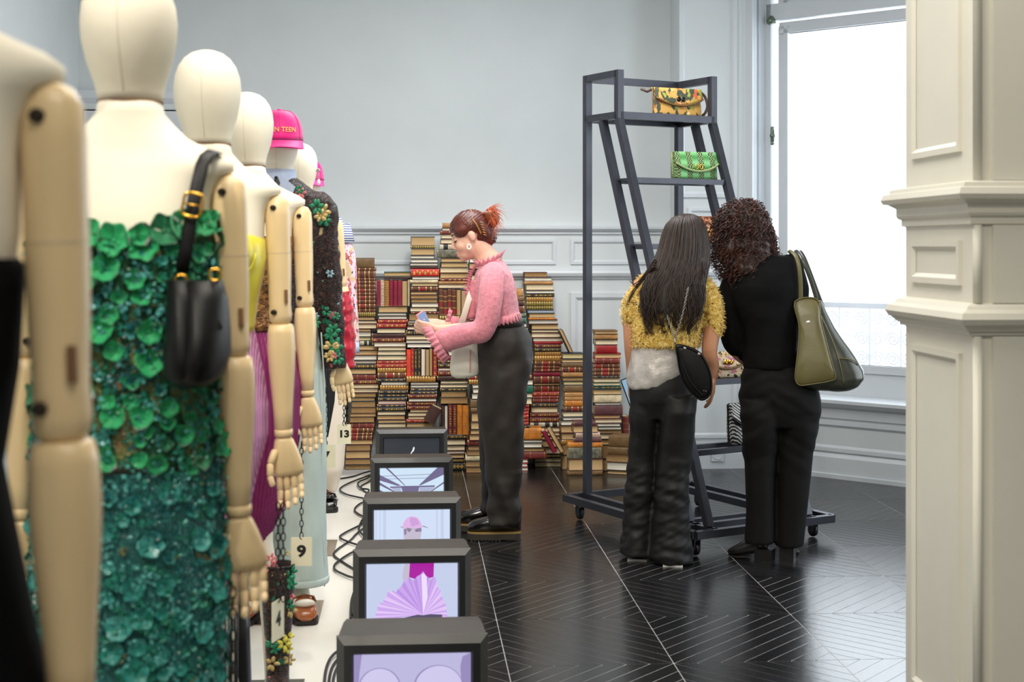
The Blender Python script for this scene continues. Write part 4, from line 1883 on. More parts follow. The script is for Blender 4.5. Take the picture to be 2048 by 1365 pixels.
bro = {'leaf': mat('embroidered_green_leaf', (34, 128, 92), rough=0.4, var=0.4, scale=90, metal=0.2), 'rose': mat('embroidered_pink_rose', (206, 116, 120), rough=0.5, var=0.3, scale=90), 'gold': mat('embroidered_gold_thread', (196, 172, 112), rough=0.4, var=0.3, scale=90, metal=0.3), 'blue': mat('embroidered_pale_blue', (140, 172, 184), rough=0.35, var=0.3, scale=90), 'lime': mat('embroidered_lime_flower', (212, 204, 84), rough=0.4, var=0.25, scale=90)}


def sprig(nm, m, c, r, seed, n=6):
    """a small embroidered sprig of leaves or petals"""
    rg = random.Random(seed)
    mb = MB()
    for i in range(n):
        a = 2 * PI * i / n + rg.uniform(-0.3, 0.3)
        q = Vector(c) + Vector((math.cos(a) * r * 0.6, 0, math.sin(a) * r * 0.6))
        mb.ball(q, (r * 0.45, 0.0035, r * 0.28), 8, 5, Matrix.Rotation(-a, 3, 'Y'))
    return mb, nm, m


for i, (px, py, key, r, dy) in enumerate([(605, 388, 'rose', 0.022, -0.086), (602, 381, 'leaf', 0.018, -0.088), (636, 415, 'leaf', 0.03, -0.1), (648, 424, 'gold', 0.032, -0.092), (650, 440, 'leaf', 0.03, -0.085), (644, 432, 'gold', 0.028, -0.098), (625, 486, 'leaf', 0.015, -0.12), (661, 547, 'blue', 0.017, -0.062), (655, 623, 'leaf', 0.020, -0.066), (673, 632, 'leaf', 0.018, -0.06), (632, 643, 'leaf', 0.026, -0.122), (634, 630, 'blue', 0.016, -0.12), (668, 660, 'leaf', 0.030, -0.067), (661, 668, 'leaf', 0.024, -0.069), (672, 690, 'leaf', 0.034, -0.066), (664, 695, 'gold', 0.034, -0.068), (670, 710, 'rose', 0.014, -0.07), (660, 712, 'gold', 0.022, -0.07), (676, 716, 'leaf', 0.026, -0.068)]):
    w = at(px, py, MY[4] * CY + MX5 * SY) - Vector((MX5, MY[4], 0))
    mb, _, _ = sprig('embroidery', None, (w.x, dy + (0.0 if dy > -0.08 else 0.0), w.z), r, i)
    mb.build('embroidery', bro[key], jk, True)
shirt_m = mat('pale_blue_shirt_cotton', (176, 190, 216), rough=0.75, var=0.06)
sh = thing('blue_shirt', 'pale blue shirt collar inside the sequin jacket', 'shirt', (MX5, MY[4], 0))
sp = [(1.772, 0.004, 0.004, 0.066, 0.068), (1.75, 0.003, 0.004, 0.068, 0.07), (1.73, 0, 0.006, 0.072, 0.072), (1.71, 0, 0.008, 0.082, 0.074)]
shell(sp, 40, 2.0).build('collar', shirt_m, sh, True)
mb = MB()
mb.poly([(-0.012, -0.066, 1.735), (0.02, -0.068, 1.745), (0.075, -0.085, 1.70), (0.05, -0.098, 1.64), (0.0, -0.09, 1.66)], 0.004, (0, -1, 0))
mb.build('collar_point', shirt_m, sh)
tie_m = mat('black_satin_tie', (16, 16, 18), rough=0.35)
mb = MB()
mb.tube([(0.0, -0.078, 1.735), (0.004, -0.085, 1.715), (0.002, -0.088, 1.69), (0, -0.105, 1.60), (0, -0.125, 1.45)], [(0.02, 0.008), (0.026, 0.012), (0.016, 0.008), (0.022, 0.005), (0.03, 0.004)], 12)
mb.build('tie', tie_m, sh, True)

cap_m = mat('fuchsia_cap_cotton', (226, 22, 134), rough=0.6, var=0.08, scale=30, sheen=0.2)
brim_m = mat('fuchsia_cap_brim', (240, 66, 150), rough=0.6, var=0.05)
cap_txt = mat('yellow_embroidery_thread', (236, 222, 96), rough=0.5)


def make_cap(name, label, loc, text=True):
    cp = thing(name, label, 'cap', loc)
    mb = MB()
    R = []
    for k in range(10):
        t = k / 9
        z = 0.118 * math.sin(t * PI / 2)
        sc = math.cos(t * PI / 2) ** 0.55 if k < 9 else 0.02
        ring = []
        for i in range(36):
            a = 2 * PI * i / 36
            pan = 1 + 0.012 * abs(math.cos(3 * a))
            ring.append((0.092 * sc * math.cos(a) * pan, 0.110 * sc * math.sin(a) * pan, z))
        R.append(ring)
    mb.rings(R)
    mb.build('crown', cap_m, cp, True)
    for k in range(6):
        a = PI / 3 * k + PI / 6
        mb = MB()
        mb.tube([(0.0935 * math.cos(t * PI / 2) ** 0.55 * math.cos(a), 0.1115 * math.cos(t * PI / 2) ** 0.55 * math.sin(a), 0.119 * math.sin(t * PI / 2)) for t in [i / 10 * 0.98 for i in range(11)]], 0.0012, 5)
        mb.build('panel_seam', cap_m, cp, True)
    MB().ball((0, 0, 0.118), (0.011, 0.011, 0.007), 12, 6).build('top_button', cap_m, cp, True)
    mb = MB()
    R = []
    for k in range(7):
        t = k / 6
        up, dn = [], []
        for i in range(21):
            a = PI + PI * i / 20
            ext = 0.068 * math.sin(PI * i / 20) ** 0.5 * t
            x = 0.091 * math.cos(a) * (1 + 0.05 * t)
            y = 0.109 * math.sin(a) - ext
            z = -0.030 * t * (0.4 + 0.6 * abs(math.sin(a))) - 0.018 * t * abs(math.cos(a)) ** 2
            up.append((x, y, z + 0.002))
            dn.append((x, y, z - 0.002))
        R.append(up + dn[::-1])
    mb.rings(R)
    mb.build('brim', brim_m, cp, True)
    mb = MB()
    mb.tube([(0.0935 * math.cos(a), 0.1115 * math.sin(a), 0.003) for a in [2 * PI * i / 40 for i in range(40)]], 0.0018, 5, close=True)
    mb.build('sweatband_edge', mat('dark_pink_edge', (120, 12, 72), rough=0.6), cp, True)
    if text:
        t = text_mesh('lettering', 'IN TEEN', 0.026, cap_txt, cp, extrude=0.0006)
        # wrap the letters round the crown
        for v in t.data.vertices:
            x, y, z = v.co
            ang = -PI / 2 + (x + 0.020) / 0.095
            sc = math.cos(min(1.0, (0.038 + y) / 0.118) * 0.9) ** 0.3
            v.co = (0.0965 * math.cos(ang) * sc, (0.114) * math.sin(ang) * sc - z, 0.040 + y)
        t.data.update()
    return cp


capz = 1.726 + 0.03 + 0.143
make_cap('baseball_cap', 'fuchsia baseball cap with yellow lettering', (MX5 + 0.006, MY[4] - 0.006, capz - 0.012)).rotation_euler = (0.05, 0, 0.10)
make_cap('baseball_cap', 'fuchsia cap mostly hidden behind the pearl earring', (-0.580, MY[6], 1.726 - 0.02 + 0.13), False)

jean_m = mat('pale_washed_denim', (188, 202, 196), rough=0.8, var=0.10, scale=14, bump=0.35, bscale=300, stretch=(1, 1, 0.3))
jn = thing('wide_jeans', 'pale washed wide-leg jeans below the sequin jacket', 'jeans', (MX5, MY[4], 0))
mb = MB()
mb.oval([(1.21, 0, 0.004, 0.135, 0.108), (1.12, 0, 0.008, 0.155, 0.118), (1.0, 0, 0.012, 0.178, 0.128), (0.92, 0, 0.012, 0.184, 0.128), (0.86, 0, 0.01, 0.178, 0.12)], 44, 2.3)
for s in (1, -1):
    mb.oval([(0.98, 0.092 * s, 0.01, 0.086, 0.118), (0.8, 0.096 * s, 0.01, 0.090, 0.118), (0.5, 0.099 * s, 0.006, 0.092, 0.115), (0.25, 0.100 * s, 0.004, 0.094, 0.118), (0.140, 0.101 * s, 0.0, 0.096, 0.12)], 36, 2.1)
bake(mb, 0.011, 5, 'legs', jean_m, jn, disp=lambda p: 0.010 * nz(p, 10, 8, 2.5, 5) + 0.004 * nz(p, 25, 20, 9, 1))
for s in (1, -1):
    mb = MB()
    mb.tube([(0.101 * s + 0.098 * math.cos(a), 0.122 * math.sin(a), 0.152) for a in [2 * PI * i / 40 for i in range(40)]], [(0.004, 0.014)] * 40, 8, close=True)
    mb.build('hem', jean_m, jn, True)
mb = MB()
mb.tube([(0.178 + 0.008 * math.sin(z * 9), -0.05, z) for z in [0.13 + 0.1 * i for i in range(11)]], 0.003, 6)
mb.build('side_seam', jean_m, jn, True)
stitch = mat('dark_stitch', (52, 56, 58), rough=0.7)
mb = MB()
mb.tube([(0.10, -0.118, 1.135), (0.13, -0.108, 1.11), (0.158, -0.085, 1.105)], 0.0018, 5)
mb.build('pocket_stitch', stitch, jn)

# loafers -------------------------------------------------------------
tanl = mat('tan_loafer_leather', (164, 92, 48), rough=0.28, var=0.15, scale=20, coat=0.4)
whl = mat('white_loafer_vamp', (236, 230, 214), rough=0.4)
blkl = mat('black_shoe_leather', (18, 18, 20), rough=0.22, var=0.2, coat=0.4)
solm = mat('dark_shoe_sole', (30, 24, 20), rough=0.6)
inl = mat('shoe_lining_tan', (150, 104, 52), rough=0.7)


def loafer(name, label, loc, rz, upper, vamp, L=0.27, group=None, lining=inl):
    """shoe with the toe towards local -Y"""
    r = thing(name, label, 'shoe', loc, rz, group)
    mb = MB()
    rows = [(-0.5, 0.20, 0.020), (-0.47, 0.30, 0.034), (-0.40, 0.37, 0.046), (-0.28, 0.40, 0.058), (-0.15, 0.37, 0.066), (-0.02, 0.32, 0.066), (0.12, 0.28, 0.062), (0.28, 0.27, 0.064), (0.40, 0.25, 0.066), (0.46, 0.20, 0.062), (0.49, 0.10, 0.05)]
    R = []
    for (t, w, h) in rows:
        y = t * L
        hw = w * 0.115
        ring = []
        for i in range(20):
            a = 2 * PI * i / 20
            c, s = math.cos(a), math.sin(a)
            ring.append((hw * math.copysign(abs(c) ** 0.8, c), y, 0.014 + h * 0.5 + h * 0.5 * math.copysign(abs(s) ** 0.75, s)))
        R.append(ring)
    mb.rings(R)
    mb.build('upper', upper, r, True)
    mb = MB()
    pts = [((w + 0.05) * 0.115, t * L) for (t, w, h) in rows]
    outl = [(x, y) for x, y in pts] + [(-x, y) for x, y in pts[::-1]]
    mb.poly([(x, y, 0.0) for x, y in outl], 0.015, (0, 0, 1))
    mb.build('sole', solm, r)
    mb = MB()
    mb.box(-0.03, 0.03, 0.06, 0.13, -0.0, 0.004)
    mb = MB()
    mb.ball((0, -0.072, 0.066), (0.040, 0.060, 0.017), 18, 8, Matrix.Rotation(-0.30, 3, 'X'))
    mb.build('vamp', vamp, r, True)
    mb = MB()
    mb.ball((0, 0.055, 0.074), (0.025, 0.07, 0.012), 18, 6)
    mb.build('opening', lining, r, True)
    mb = MB()
    mb.tube([(0.044, 0.0, 0.055), (0.036, -0.012, 0.078), (0, -0.018, 0.088), (-0.036, -0.012, 0.078), (-0.044, 0.0, 0.055)], [(0.010, 0.003)] * 5, 8)
    mb.build('strap', upper, r, True)
    return r


for s, lab in ((1, 'right-hand of the two tan and white loafers under the jeans'), (-1, 'left-hand of the two tan and white loafers under the jeans')):
    loafer('loafer', lab, (MX5 + 0.105 * s, MY[4] - 0.08, PLATZ + 0.005), 0.16 * s, tanl, whl, group='tan and white loafers')

# sequin boots of the fourth mannequin --------------------------------
for s, lab in ((1, 'dark flowered knee-high sequin boot behind the card reading 4'), (-1, 'dark flowered knee-high sequin boot mostly hidden by the teal dress')):
    bt = thing('sequin_boot', lab, 'boot', (MXS[3] + 0.098 * s, MY[3] - 0.02, PLATZ + 0.005), 0.1 * s, 'flowered sequin boots')
    mb = MB()
    sp = dense([(0.425, 0, 0, 0.052, 0.056), (0.36, 0, 0.004, 0.053, 0.058), (0.28, 0, 0.008, 0.049, 0.056), (0.18, 0, 0.008, 0.041, 0.048), (0.10, 0, 0.004, 0.037, 0.044), (0.06, 0, 0, 0.036, 0.048)])
    shell(sp, 40, 2.0, t=0.004).build('shaft', seq_dark, bt, True)
    MB().tube([(0, 0.055, 0.05), (0, 0.02, 0.06), (0, -0.06, 0.05), (0, -0.14, 0.032), (0, -0.19, 0.026), (0, -0.205, 0.022)], [(0.02, 0.03), (0.036, 0.045), (0.040, 0.034), (0.040, 0.022), (0.026, 0.014), (0.008, 0.006)], 16).build('foot', seq_dark, bt, True)
    MB().box(-0.036, 0.036, -0.2, 0.06, 0.0, 0.012).build('sole', solm, bt)
    mb = MB()
    mb.tube([(0.052 * math.cos(a), 0.056 * math.sin(a), 0.425) for a in [2 * PI * i / 30 for i in range(30)]], 0.004, 8, close=True)
    mb.build('rim', tie_m, bt, True)
    if s == 1:
        dM = MY[3] * CY + MXS[3] * SY
        for i, (px, py, key, r) in enumerate([(538, 1118, 'rose', 0.017), (546, 1122, 'rose', 0.012), (537, 1138, 'rose', 0.024), (570, 1160, 'leaf', 0.026), (578, 1150, 'leaf', 0.022), (570, 1172, 'leaf', 0.02), (580, 1176, 'leaf', 0.018), (575, 1215, 'leaf', 0.02), (578, 1228, 'gold', 0.022), (541, 1290, 'leaf', 0.022), (546, 1300, 'leaf', 0.018), (565, 1292, 'lime', 0.024), (573, 1280, 'lime', 0.02), (572, 1302, 'lime', 0.018), (541, 1330, 'gold', 0.024), (575, 1325, 'gold', 0.02), (545, 1150, 'gold', 0.01), (562, 1150, 'gold', 0.010), (572, 1110, 'gold', 0.010), (579, 1200, 'rose', 0.012), (540, 1360, 'rose', 0.012)]):
            w = at(px, py, dM - 0.07)
            q = bt.matrix_world
            x = w.x - (MXS[3] + 0.098)
            z = w.z - PLATZ - 0.005
            if z < 0.03 or abs(x) > 0.047:
                x = max(-0.044, min(0.044, x))
                z = max(z, 0.04)
            yy = -0.056 * math.sqrt(max(0.05, 1 - (x / 0.054) ** 2)) + 0.006 - 0.001
            mb, _, _ = sprig('embroidery', None, (x, yy, z), r, 50 + i, 5)
            mb.build('embroidery', bro[key], bt, True)

# sixth mannequin: red satin gloves, black striped shorts, earring ----
red_s = mat('red_satin', (172, 8, 42), rough=0.3, var=0.18, scale=14, sheen=0.3)
for s, lab in ((1, 'ruched red satin glove on the right of the sixth mannequin'), (-1, 'red satin glove hidden on the far side')):
    if s < 0:
        continue
    el = Vector((0.171 * s + 0.025 * s, 0, 1.25))
    wr = Vector((0.171 * s + 0.052 * s, -0.02, 0.885))
    mb = MB()
    P_ = [el.lerp(wr, i / 40) for i in range(41)]
    rad = []
    for i in range(41):
        t = i / 40
        base_ = 0.044 + 0.012 * math.sin(t * PI) - 0.006 * t
        rad.append((base_ * (1 + 0.05 * math.sin(i * 1.3)), base_ * (1 + 0.05 * math.cos(i * 1.3))))
    mb.tube(P_, rad, 28)
    o = mb.build('satin_glove', red_s, None, True, (MXS[5], MY[5], 0))
    push(o.data, lambda p: 0.010 * nz(p, 9, 9, 26, 4) + 0.004 * nz(p, 60, 60, 12, 2))
    tag(o, lab, 'glove')
pin = striped('black_pinstripe_wool', (16, 17, 20), (58, 60, 64), 'X', 30, rough=0.8, width=0.9)
o = shell(dense([(1.22, 0, 0, 0.115, 0.09), (1.05, 0, 0.01, 0.165, 0.12), (0.9, 0, 0.01, 0.17, 0.125), (0.72, 0.02, 0.01, 0.14, 0.11), (0.55, 0.03, 0.01, 0.10, 0.09)]), fn=lambda th, z: 0.03 * math.cos(9 * th)).build('striped_skirt', pin, None, True, (MXS[5], MY[5], 0))
tag(o, 'black pinstriped tapering skirt seen behind the jacket cuff', 'skirt')
silv = mat('antique_silver', (170, 166, 156), rough=0.3, metal=0.9, var=0.3, scale=200)
pearl = mat('white_pearl', (240, 234, 222), rough=0.2, coat=0.6)
ear = thing('drop_earring', 'silver and pearl drop earring on the sixth mannequin', 'earring', tuple(at(636, 341, 6.80)))
mb = MB()
for i in range(7):
    a = 2 * PI * i / 7
    mb.ball((0.007 * math.cos(a), 0, 0.006 * math.sin(a)), 0.0045, 8, 5)
mb.build('cluster', silv, ear, True)
mb = MB()
for i in range(3):
    mb.tube([(0.003 + 0.005 * math.cos(a), 0.0, -0.020 - i * 0.011 + 0.007 * math.sin(a)) for a in [2 * PI * k / 10 for k in range(10)]], 0.0016, 5, close=True)
mb.build('links', silv, ear, True)
MB().lathe([(0.0, -0.07), (0.006, -0.066), (0.0085, -0.058), (0.006, -0.048), (0.001, -0.040)], 14, (0.004, 0, 0)).build('pearl_drop', pearl, ear, True)

# farthest mannequin ----------------------------------------------------
flor = pattern('pink_floral_cotton', (224, 196, 210), [((188, 96, 104), 46, 0.54, 1, (1, 1, 0.5)), ((52, 48, 62), 60, 0.62, 4, (1, 1, 0.6)), ((206, 180, 140), 30, 0.58, 9, (1, 1, 1))], rough=0.8, bump=0.1)
strp = striped('blue_white_stripe', (232, 234, 238), (52, 76, 140), 'Z', 24, rough=0.8, width=0.6)
fs = thing('floral_shirt', 'pink floral shirt with blue striped yoke on the farthest mannequin', 'shirt', (-0.56, MY[6], 0))
mb = MB()
mb.oval([(1.69, 0, 0.01, 0.08, 0.07), (1.66, 0, 0.006, 0.12, 0.082), (1.63, 0, 0.004, 0.165, 0.09), (1.60, 0, 0, 0.188, 0.096), (1.54, 0, -0.006, 0.186, 0.112), (1.47, 0, -0.01, 0.176, 0.12)], 40, 2.3)
bake(mb, 0.012, 3, 'yoke', strp, fs)
mb = MB()
mb.oval([(1.50, 0, -0.01, 0.176, 0.122), (1.4, 0, -0.01, 0.170, 0.128), (1.2, 0, 0, 0.175, 0.128), (0.92, 0, 0, 0.19, 0.135)], 40, 2.3)
for s in (1, -1):
    mb.tube([(0.165 * s, 0, 1.56), (0.192 * s, 0, 1.42), (0.205 * s, 0, 1.25), (0.215 * s, -0.01, 1.05), (0.222 * s, -0.02, 0.92)], [0.05, 0.056, 0.056, 0.056, 0.055], 18)
bake(mb, 0.012, 3, 'shirt_body', flor, fs, disp=lambda p: 0.008 * nz(p, 10, 10, 5, 8))
for s in (1, -1):
    mb = MB()
    mb.tube([(0.165 * s, 0, 1.585), (0.187 * s, 0, 1.48)], [0.055, 0.060], 18)
    mb.build('shoulder_stripe', strp, fs, True)
MB().tube([(0.222, -0.02, 0.93), (0.226, -0.022, 0.865)], [0.05, 0.047], 18).build('cuff', shirt_m, fs, True)
crm = mat('cream_cotton_trousers', (246, 232, 212), rough=0.8, var=0.04, scale=6)
ct = thing('cream_trousers', 'loose cream gathered trousers on the farthest mannequin', 'trousers', (-0.56, MY[6], 0))
mb = MB()
mb.oval([(1.1, 0, 0.0, 0.15, 0.115), (0.95, 0, 0.01, 0.18, 0.125), (0.85, 0, 0.01, 0.185, 0.125)], 40, 2.3)
for s in (1, -1):
    mb.oval([(0.97, 0.092 * s, 0.01, 0.09, 0.12), (0.75, 0.098 * s, 0.01, 0.094, 0.12), (0.45, 0.10 * s, 0.004, 0.094, 0.115), (0.22, 0.098 * s, 0, 0.088, 0.105), (0.14, 0.096 * s, 0, 0.066, 0.08), (0.09, 0.095 * s, 0, 0.058, 0.072)], 32, 2.1)
bake(mb, 0.012, 4, 'legs', crm, ct, disp=lambda p: 0.009 * nz(p, 12, 9, 3, 2))
sockm = mat('brown_sock', (104, 58, 26), rough=0.9)
for s, lab in ((1, 'black leather loafer below the cream trousers, right of the pair'), (-1, 'black leather loafer below the cream trousers, left of the pair')):
    lf_ = loafer('loafer', lab, (-0.56 + 0.10 * s, MY[6] - 0.12, PLATZ + 0.005), 0.15 * s, blkl, blkl, group='black loafers', lining=sockm)
    MB().tube([(0, 0.07, 0.06), (0, 0.085, 0.12)], [0.034, 0.034], 16).build('sock', sockm, lf_, True)

# black strappy boots / straps of the third mannequin
strapm = mat('black_patent_strap', (22, 22, 24), rough=0.3)
for s, lab in ((1, 'tall slim black boot under the lilac skirt, beside the hanging chain'), (-1, 'tall slim black boot of the third mannequin behind the teal dress')):
    b3 = thing('tall_boot', lab, 'boot', (MXS[2] + 0.062 * s, MY[2] - 0.0, PLATZ + 0.005), 0.0, 'slim black boots')
    MB().tube([(-0.012 * s, 0, 0.60), (-0.006 * s, 0.0, 0.45), (0, 0.006, 0.3), (0, 0.006, 0.12), (0, 0.0, 0.05)], [(0.040, 0.052), (0.038, 0.05), (0.037, 0.048), (0.030, 0.038), (0.032, 0.042)], 18).build('shaft', strapm, b3, True)
    for k in range(3):
        MB().tube([((-0.016 + 0.016 * k), -0.053 + 0.003 * abs(k - 1), 0.58), ((-0.014 + 0.014 * k), -0.050, 0.3), ((-0.012 + 0.012 * k), -0.036, 0.08)], 0.005, 8).build('lace', strapm, b3, True)
    MB().tube([(0, 0.05, 0.03), (0, 0.0, 0.045), (0, -0.08, 0.035), (0, -0.16, 0.022)], [(0.02, 0.03), (0.034, 0.036), (0.036, 0.028), (0.012, 0.012)], 14).build('foot', strapm, b3, True)

# ------------------------------------------------------------------ chains with number cards
chain_m = mat('blackened_chain', (34, 30, 28), rough=0.4, metal=0.6)
card_m = mat('cream_number_card', (236, 230, 200), rough=0.7, var=0.02)
ink = mat('black_print', (26, 24, 22), rough=0.7)
link_me = {}
mb = MB()
pts = [(0.0055 * math.cos(a), 0, 0.0115 * math.sin(a)) for a in [2 * PI * i / 12 for i in range(12)]]
mb.tube(pts, 0.0017, 6, close=True)
link_base = mb.mesh('link', chain_m, True)


def card_on_chain(name, label, top, zc, number, w=0.072, h=0.10, yaw=0.0, text_size=0.05, double=False):
    r = thing(name, label, 'number card', (top.x, top.y, zc))
    z_end = h / 2 - 0.004
    L = top.z - (zc + z_end)
    n = max(2, int(L / 0.0185))
    for rep in range(2 if double else 1):
        for i in range(n):
            o = put('link', link_base, r, ((0.013 if rep else 0) , 0, z_end + 0.009 + i * L / n))
            o.rotation_euler = (0.1 * math.sin(i * 1.7), 0, (PI / 2 if i % 2 else 0) + 0.2)
    c = MB().box(-w / 2, w / 2, -0.001, 0.001, -h / 2, h / 2).build('card', card_m, r)
    c.rotation_euler = (0, 0, yaw)
    t = text_mesh('number', number, text_size, ink, c, bold=0.0022)
    # bolder strokes: a second slightly shifted copy is not needed, thicken by scale
    t.rotation_euler = (PI / 2, 0, 0)
    t.location = (0, -0.0016, 0)
    t.scale = (1.15, 1.0, 1.0)
    return r


def hand_pt(px, py, Y, X):
    d = Y * CY + X * SY
    return at(px, py, d)


p = hand_pt(603, 884, MY[3] - 0.03, MXS[3] + 0.2)
card_on_chain('number_card', 'cream card reading 9 hanging on a chain', p, hand_pt(600, 1104, MY[3] - 0.03, MXS[3] + 0.2).z, '9', 0.066, 0.092)
p = hand_pt(556, 1006, MY[2] - 0.03, -0.33)
card_on_chain('number_card', 'narrow turned card reading 4 before the sequin boot', p, hand_pt(556, 1240, MY[2] - 0.03, -0.33).z, '4', 0.072, 0.10, yaw=1.25, text_size=0.05, double=True)
p = hand_pt(688, 735, MY[5] - 0.03, -0.31)
card_on_chain('number_card', 'cream card reading 13 hanging in front of the books', p, hand_pt(689, 869, MY[5] - 0.03, -0.31).z, '13', 0.066, 0.094, text_size=0.046, double=True)
p = hand_pt(652, 776, MY[4] + 0.0, -0.30)
card_on_chain('number_card', 'cream card reading 7 half hidden behind the jeans', p, hand_pt(640, 913, MY[4] + 0.0, -0.30).z, '7', 0.075, 0.092, text_size=0.046)
p = hand_pt(466, 1175, MY[1] - 0.03, -0.34)
card_on_chain('number_card', 'number card on the chain of the second mannequin, below the picture', p, 0.42, '2', 0.072, 0.10)

# black handbag on the second mannequin -----------------------------------
bagl = mat('black_calf_leather', (10, 9, 10), rough=0.46, spec=0.25, var=0.3, scale=30, bump=0.1, bscale=200)
goldm = mat('polished_gold', (232, 178, 72), rough=0.2, metal=1.0)
d2 = MY[1] * CY + MXS[1] * SY - 0.12
bag = thing('shoulder_bag', 'black leather shoulder bag with gold buckle on the second mannequin', 'handbag', tuple(at(385, 770, d2 - 0.04)))
bo = Vector(bag.location)


def bp2(px, py, dd=0.0):
    return at(px, py, d2 + dd) - bo


mb = MB()
# slouchy body: seen from its end, tapering upward
cs = [(362, 560, 0.022, 0.05), (372, 600, 0.030, 0.075), (378, 660, 0.036, 0.10), (380, 710, 0.042, 0.115), (382, 745, 0.044, 0.115), (386, 765, 0.034, 0.09), (388, 772, 0.014, 0.05)]
R = []
for (px, py, a, b) in cs:
    c = bp2(px, py, 0.0)
    R.append([c + Vector((math.cos(t) * a, math.sin(t) * b, 0)) for t in [2 * PI * i / 24 for i in range(24)]])
mb.rings(R)
mb.build('gusset', bagl, bag, True)
mb = MB()
cs = [(405, 562, 0.034, 0.045), (408, 600, 0.040, 0.07), (412, 660, 0.040, 0.10), (410, 710, 0.042, 0.12), (402, 750, 0.038, 0.115), (396, 770, 0.02, 0.07)]
R = []
for (px, py, a, b) in cs:
    c = bp2(px, py, 0.0)
    R.append([c + Vector((math.cos(t) * a, math.sin(t) * b, 0)) for t in [2 * PI * i / 24 for i in range(24)]])
mb.rings(R)
mb.build('body', bagl, bag, True)
mb = MB()
mb.poly([bp2(385, 566, -0.03), bp2(428, 560, -0.03), bp2(430, 620, -0.045), bp2(448, 655, -0.05), bp2(432, 668, -0.055), bp2(420, 712, -0.07), bp2(390, 680, -0.07)], 0.006, (0, -1, 0))
o = mb.build('flap', bagl, bag)
bevel(o, 0.002)
mb = MB()
mb.tube([bp2(px, py, dd) for px, py, dd in ((364, 545, -0.01), (372, 500, -0.01), (382, 430, 0.0), (393, 378, 0.015), (404, 330, 0.03), (412, 312, 0.045), (425, 302, 0.08), (436, 306, 0.12))], [(0.0115, 0.002)] * 8, 8, up=(0, -1, 0))
mb.build('strap', bagl, bag, True)
mb = MB()
c = bp2(385, 410, -0.012)
fr = [Vector((-0.013, 0, -0.018)), Vector((0.013, 0, -0.018)), Vector((0.016, 0, 0.0)), Vector((0.013, 0, 0.018)), Vector((-0.013, 0, 0.018)), Vector((-0.016, 0, 0.0))]
rot = Matrix.Rotation(0.2, 3, 'Y')
mb.tube([c + rot @ v for v in spline(fr, 24, True)], 0.0026, 8, close=True)
mb.tube([c + rot @ Vector((-0.013, -0.003, 0)), c + rot @ Vector((0.013, -0.003, 0))], 0.0018, 6)
mb.build('buckle', goldm, bag, True)
for (px, py) in ((362, 562), (430, 550)):
    mb = MB()
    c = bp2(px, py, -0.02)
    mb.tube([c + Vector((0.010 * math.cos(a), 0, 0.010 * math.sin(a))) for a in [2 * PI * i / 14 for i in range(14)]], 0.0024, 6, close=True)
    mb.build('ring', goldm, bag, True)
# ================================================================== MONITORS
hous = mat('monitor_graphite_plastic', (60, 60, 58), rough=0.38, var=0.05, bump=0.1, bscale=400)
bez = mat('monitor_dark_bezel', (34, 35, 37), rough=0.4, var=0.05)
MW, MH, MD = 0.435, 0.35, 0.26
SX0, SX1, SZ0, SZ1 = -0.168, 0.168, 0.048, 0.296
mh_ = MB()
R = []
for (w, z0, z1, y) in ((0.398, 0.02, 0.335, 0.26), (0.412, 0.012, 0.340, 0.20), (0.425, 0.004, 0.347, 0.03), (MW, 0.0, MH, 0.022), (MW, 0.0, MH, 0.016), (MW - 0.044, 0.022, MH - 0.024, 0.0)):
    R.append([(-w / 2, y, z0), (w / 2, y, z0), (w / 2, y, z1), (-w / 2, y, z1)])
mh_.rings(R, cap=False)
mh_.add(R[0], [(0, 3, 2, 1)])
hous_me = mh_.mesh('housing', hous)
mb = MB()
ow, oz0, oz1 = MW / 2 - 0.022, 0.022, MH - 0.024
R = [[(-ow, 0.0, oz0), (ow, 0.0, oz0), (ow, 0.0, oz1), (-ow, 0.0, oz1)], [(-ow, -0.001, oz0), (ow, -0.001, oz0), (ow, -0.001, oz1), (-ow, -0.001, oz1)]]
e = 0.006
for (i, y) in ((0.0, -0.0008), (-e, 0.008)):
    pass
R = [[(-ow, -0.0006, oz0), (ow, -0.0006, oz0), (ow, -0.0006, oz1), (-ow, -0.0006, oz1)],
     [(SX0 - e, -0.0006, SZ0 - e), (SX1 + e, -0.0006, SZ0 - e), (SX1 + e, -0.0006, SZ1 + e), (SX0 - e, -0.0006, SZ1 + e)],
     [(SX0, 0.012, SZ0), (SX1, 0.012, SZ0), (SX1, 0.012, SZ1), (SX0, 0.012, SZ1)]]
mb.rings(R, cap=False)
bez_me = mb.mesh('bezel', bez)


def S2(u, v, dep=0.0):
    """screen coordinates 0..1 to local"""
    return (SX0 + (SX1 - SX0) * u, 0.0112 - dep, SZ0 + (SZ1 - SZ0) * v)


# the front panel is open in the middle: the housing front face is covered by the screen glass
def monitor(px, d, label, bg, art):
    c = at(px, 900, d)
    r = thing('monitor', label, 'monitor', (c.x * 0 + 0.004, c.y, 0.0), 0, 'monitors in a row on the floor')
    put('housing', hous_me, r)
    put('bezel', bez_me, r)
    mb = MB()
    mb.add([S2(0, 0), S2(1, 0), S2(1, 1), S2(0, 1)], [(0, 1, 2, 3)])
    s = mb.build('screen', bg, r)
    art(s)
    return r


def flat(s, nm, m, pts, lay):
    mb = MB()
    # keep the picture inside the screen
    q = [tuple(p) for p in pts]
    for (nx, ny, c) in ((-1, 0, 0), (1, 0, 1), (0, -1, 0), (0, 1, 1)):
        q = clip(q, nx, ny, c)
        if len(q) < 3:
            return
    mb.add([S2(u, v, lay * 0.00025) for u, v in q], [tuple(range(len(q)))])
    mb.build(nm, m, s)


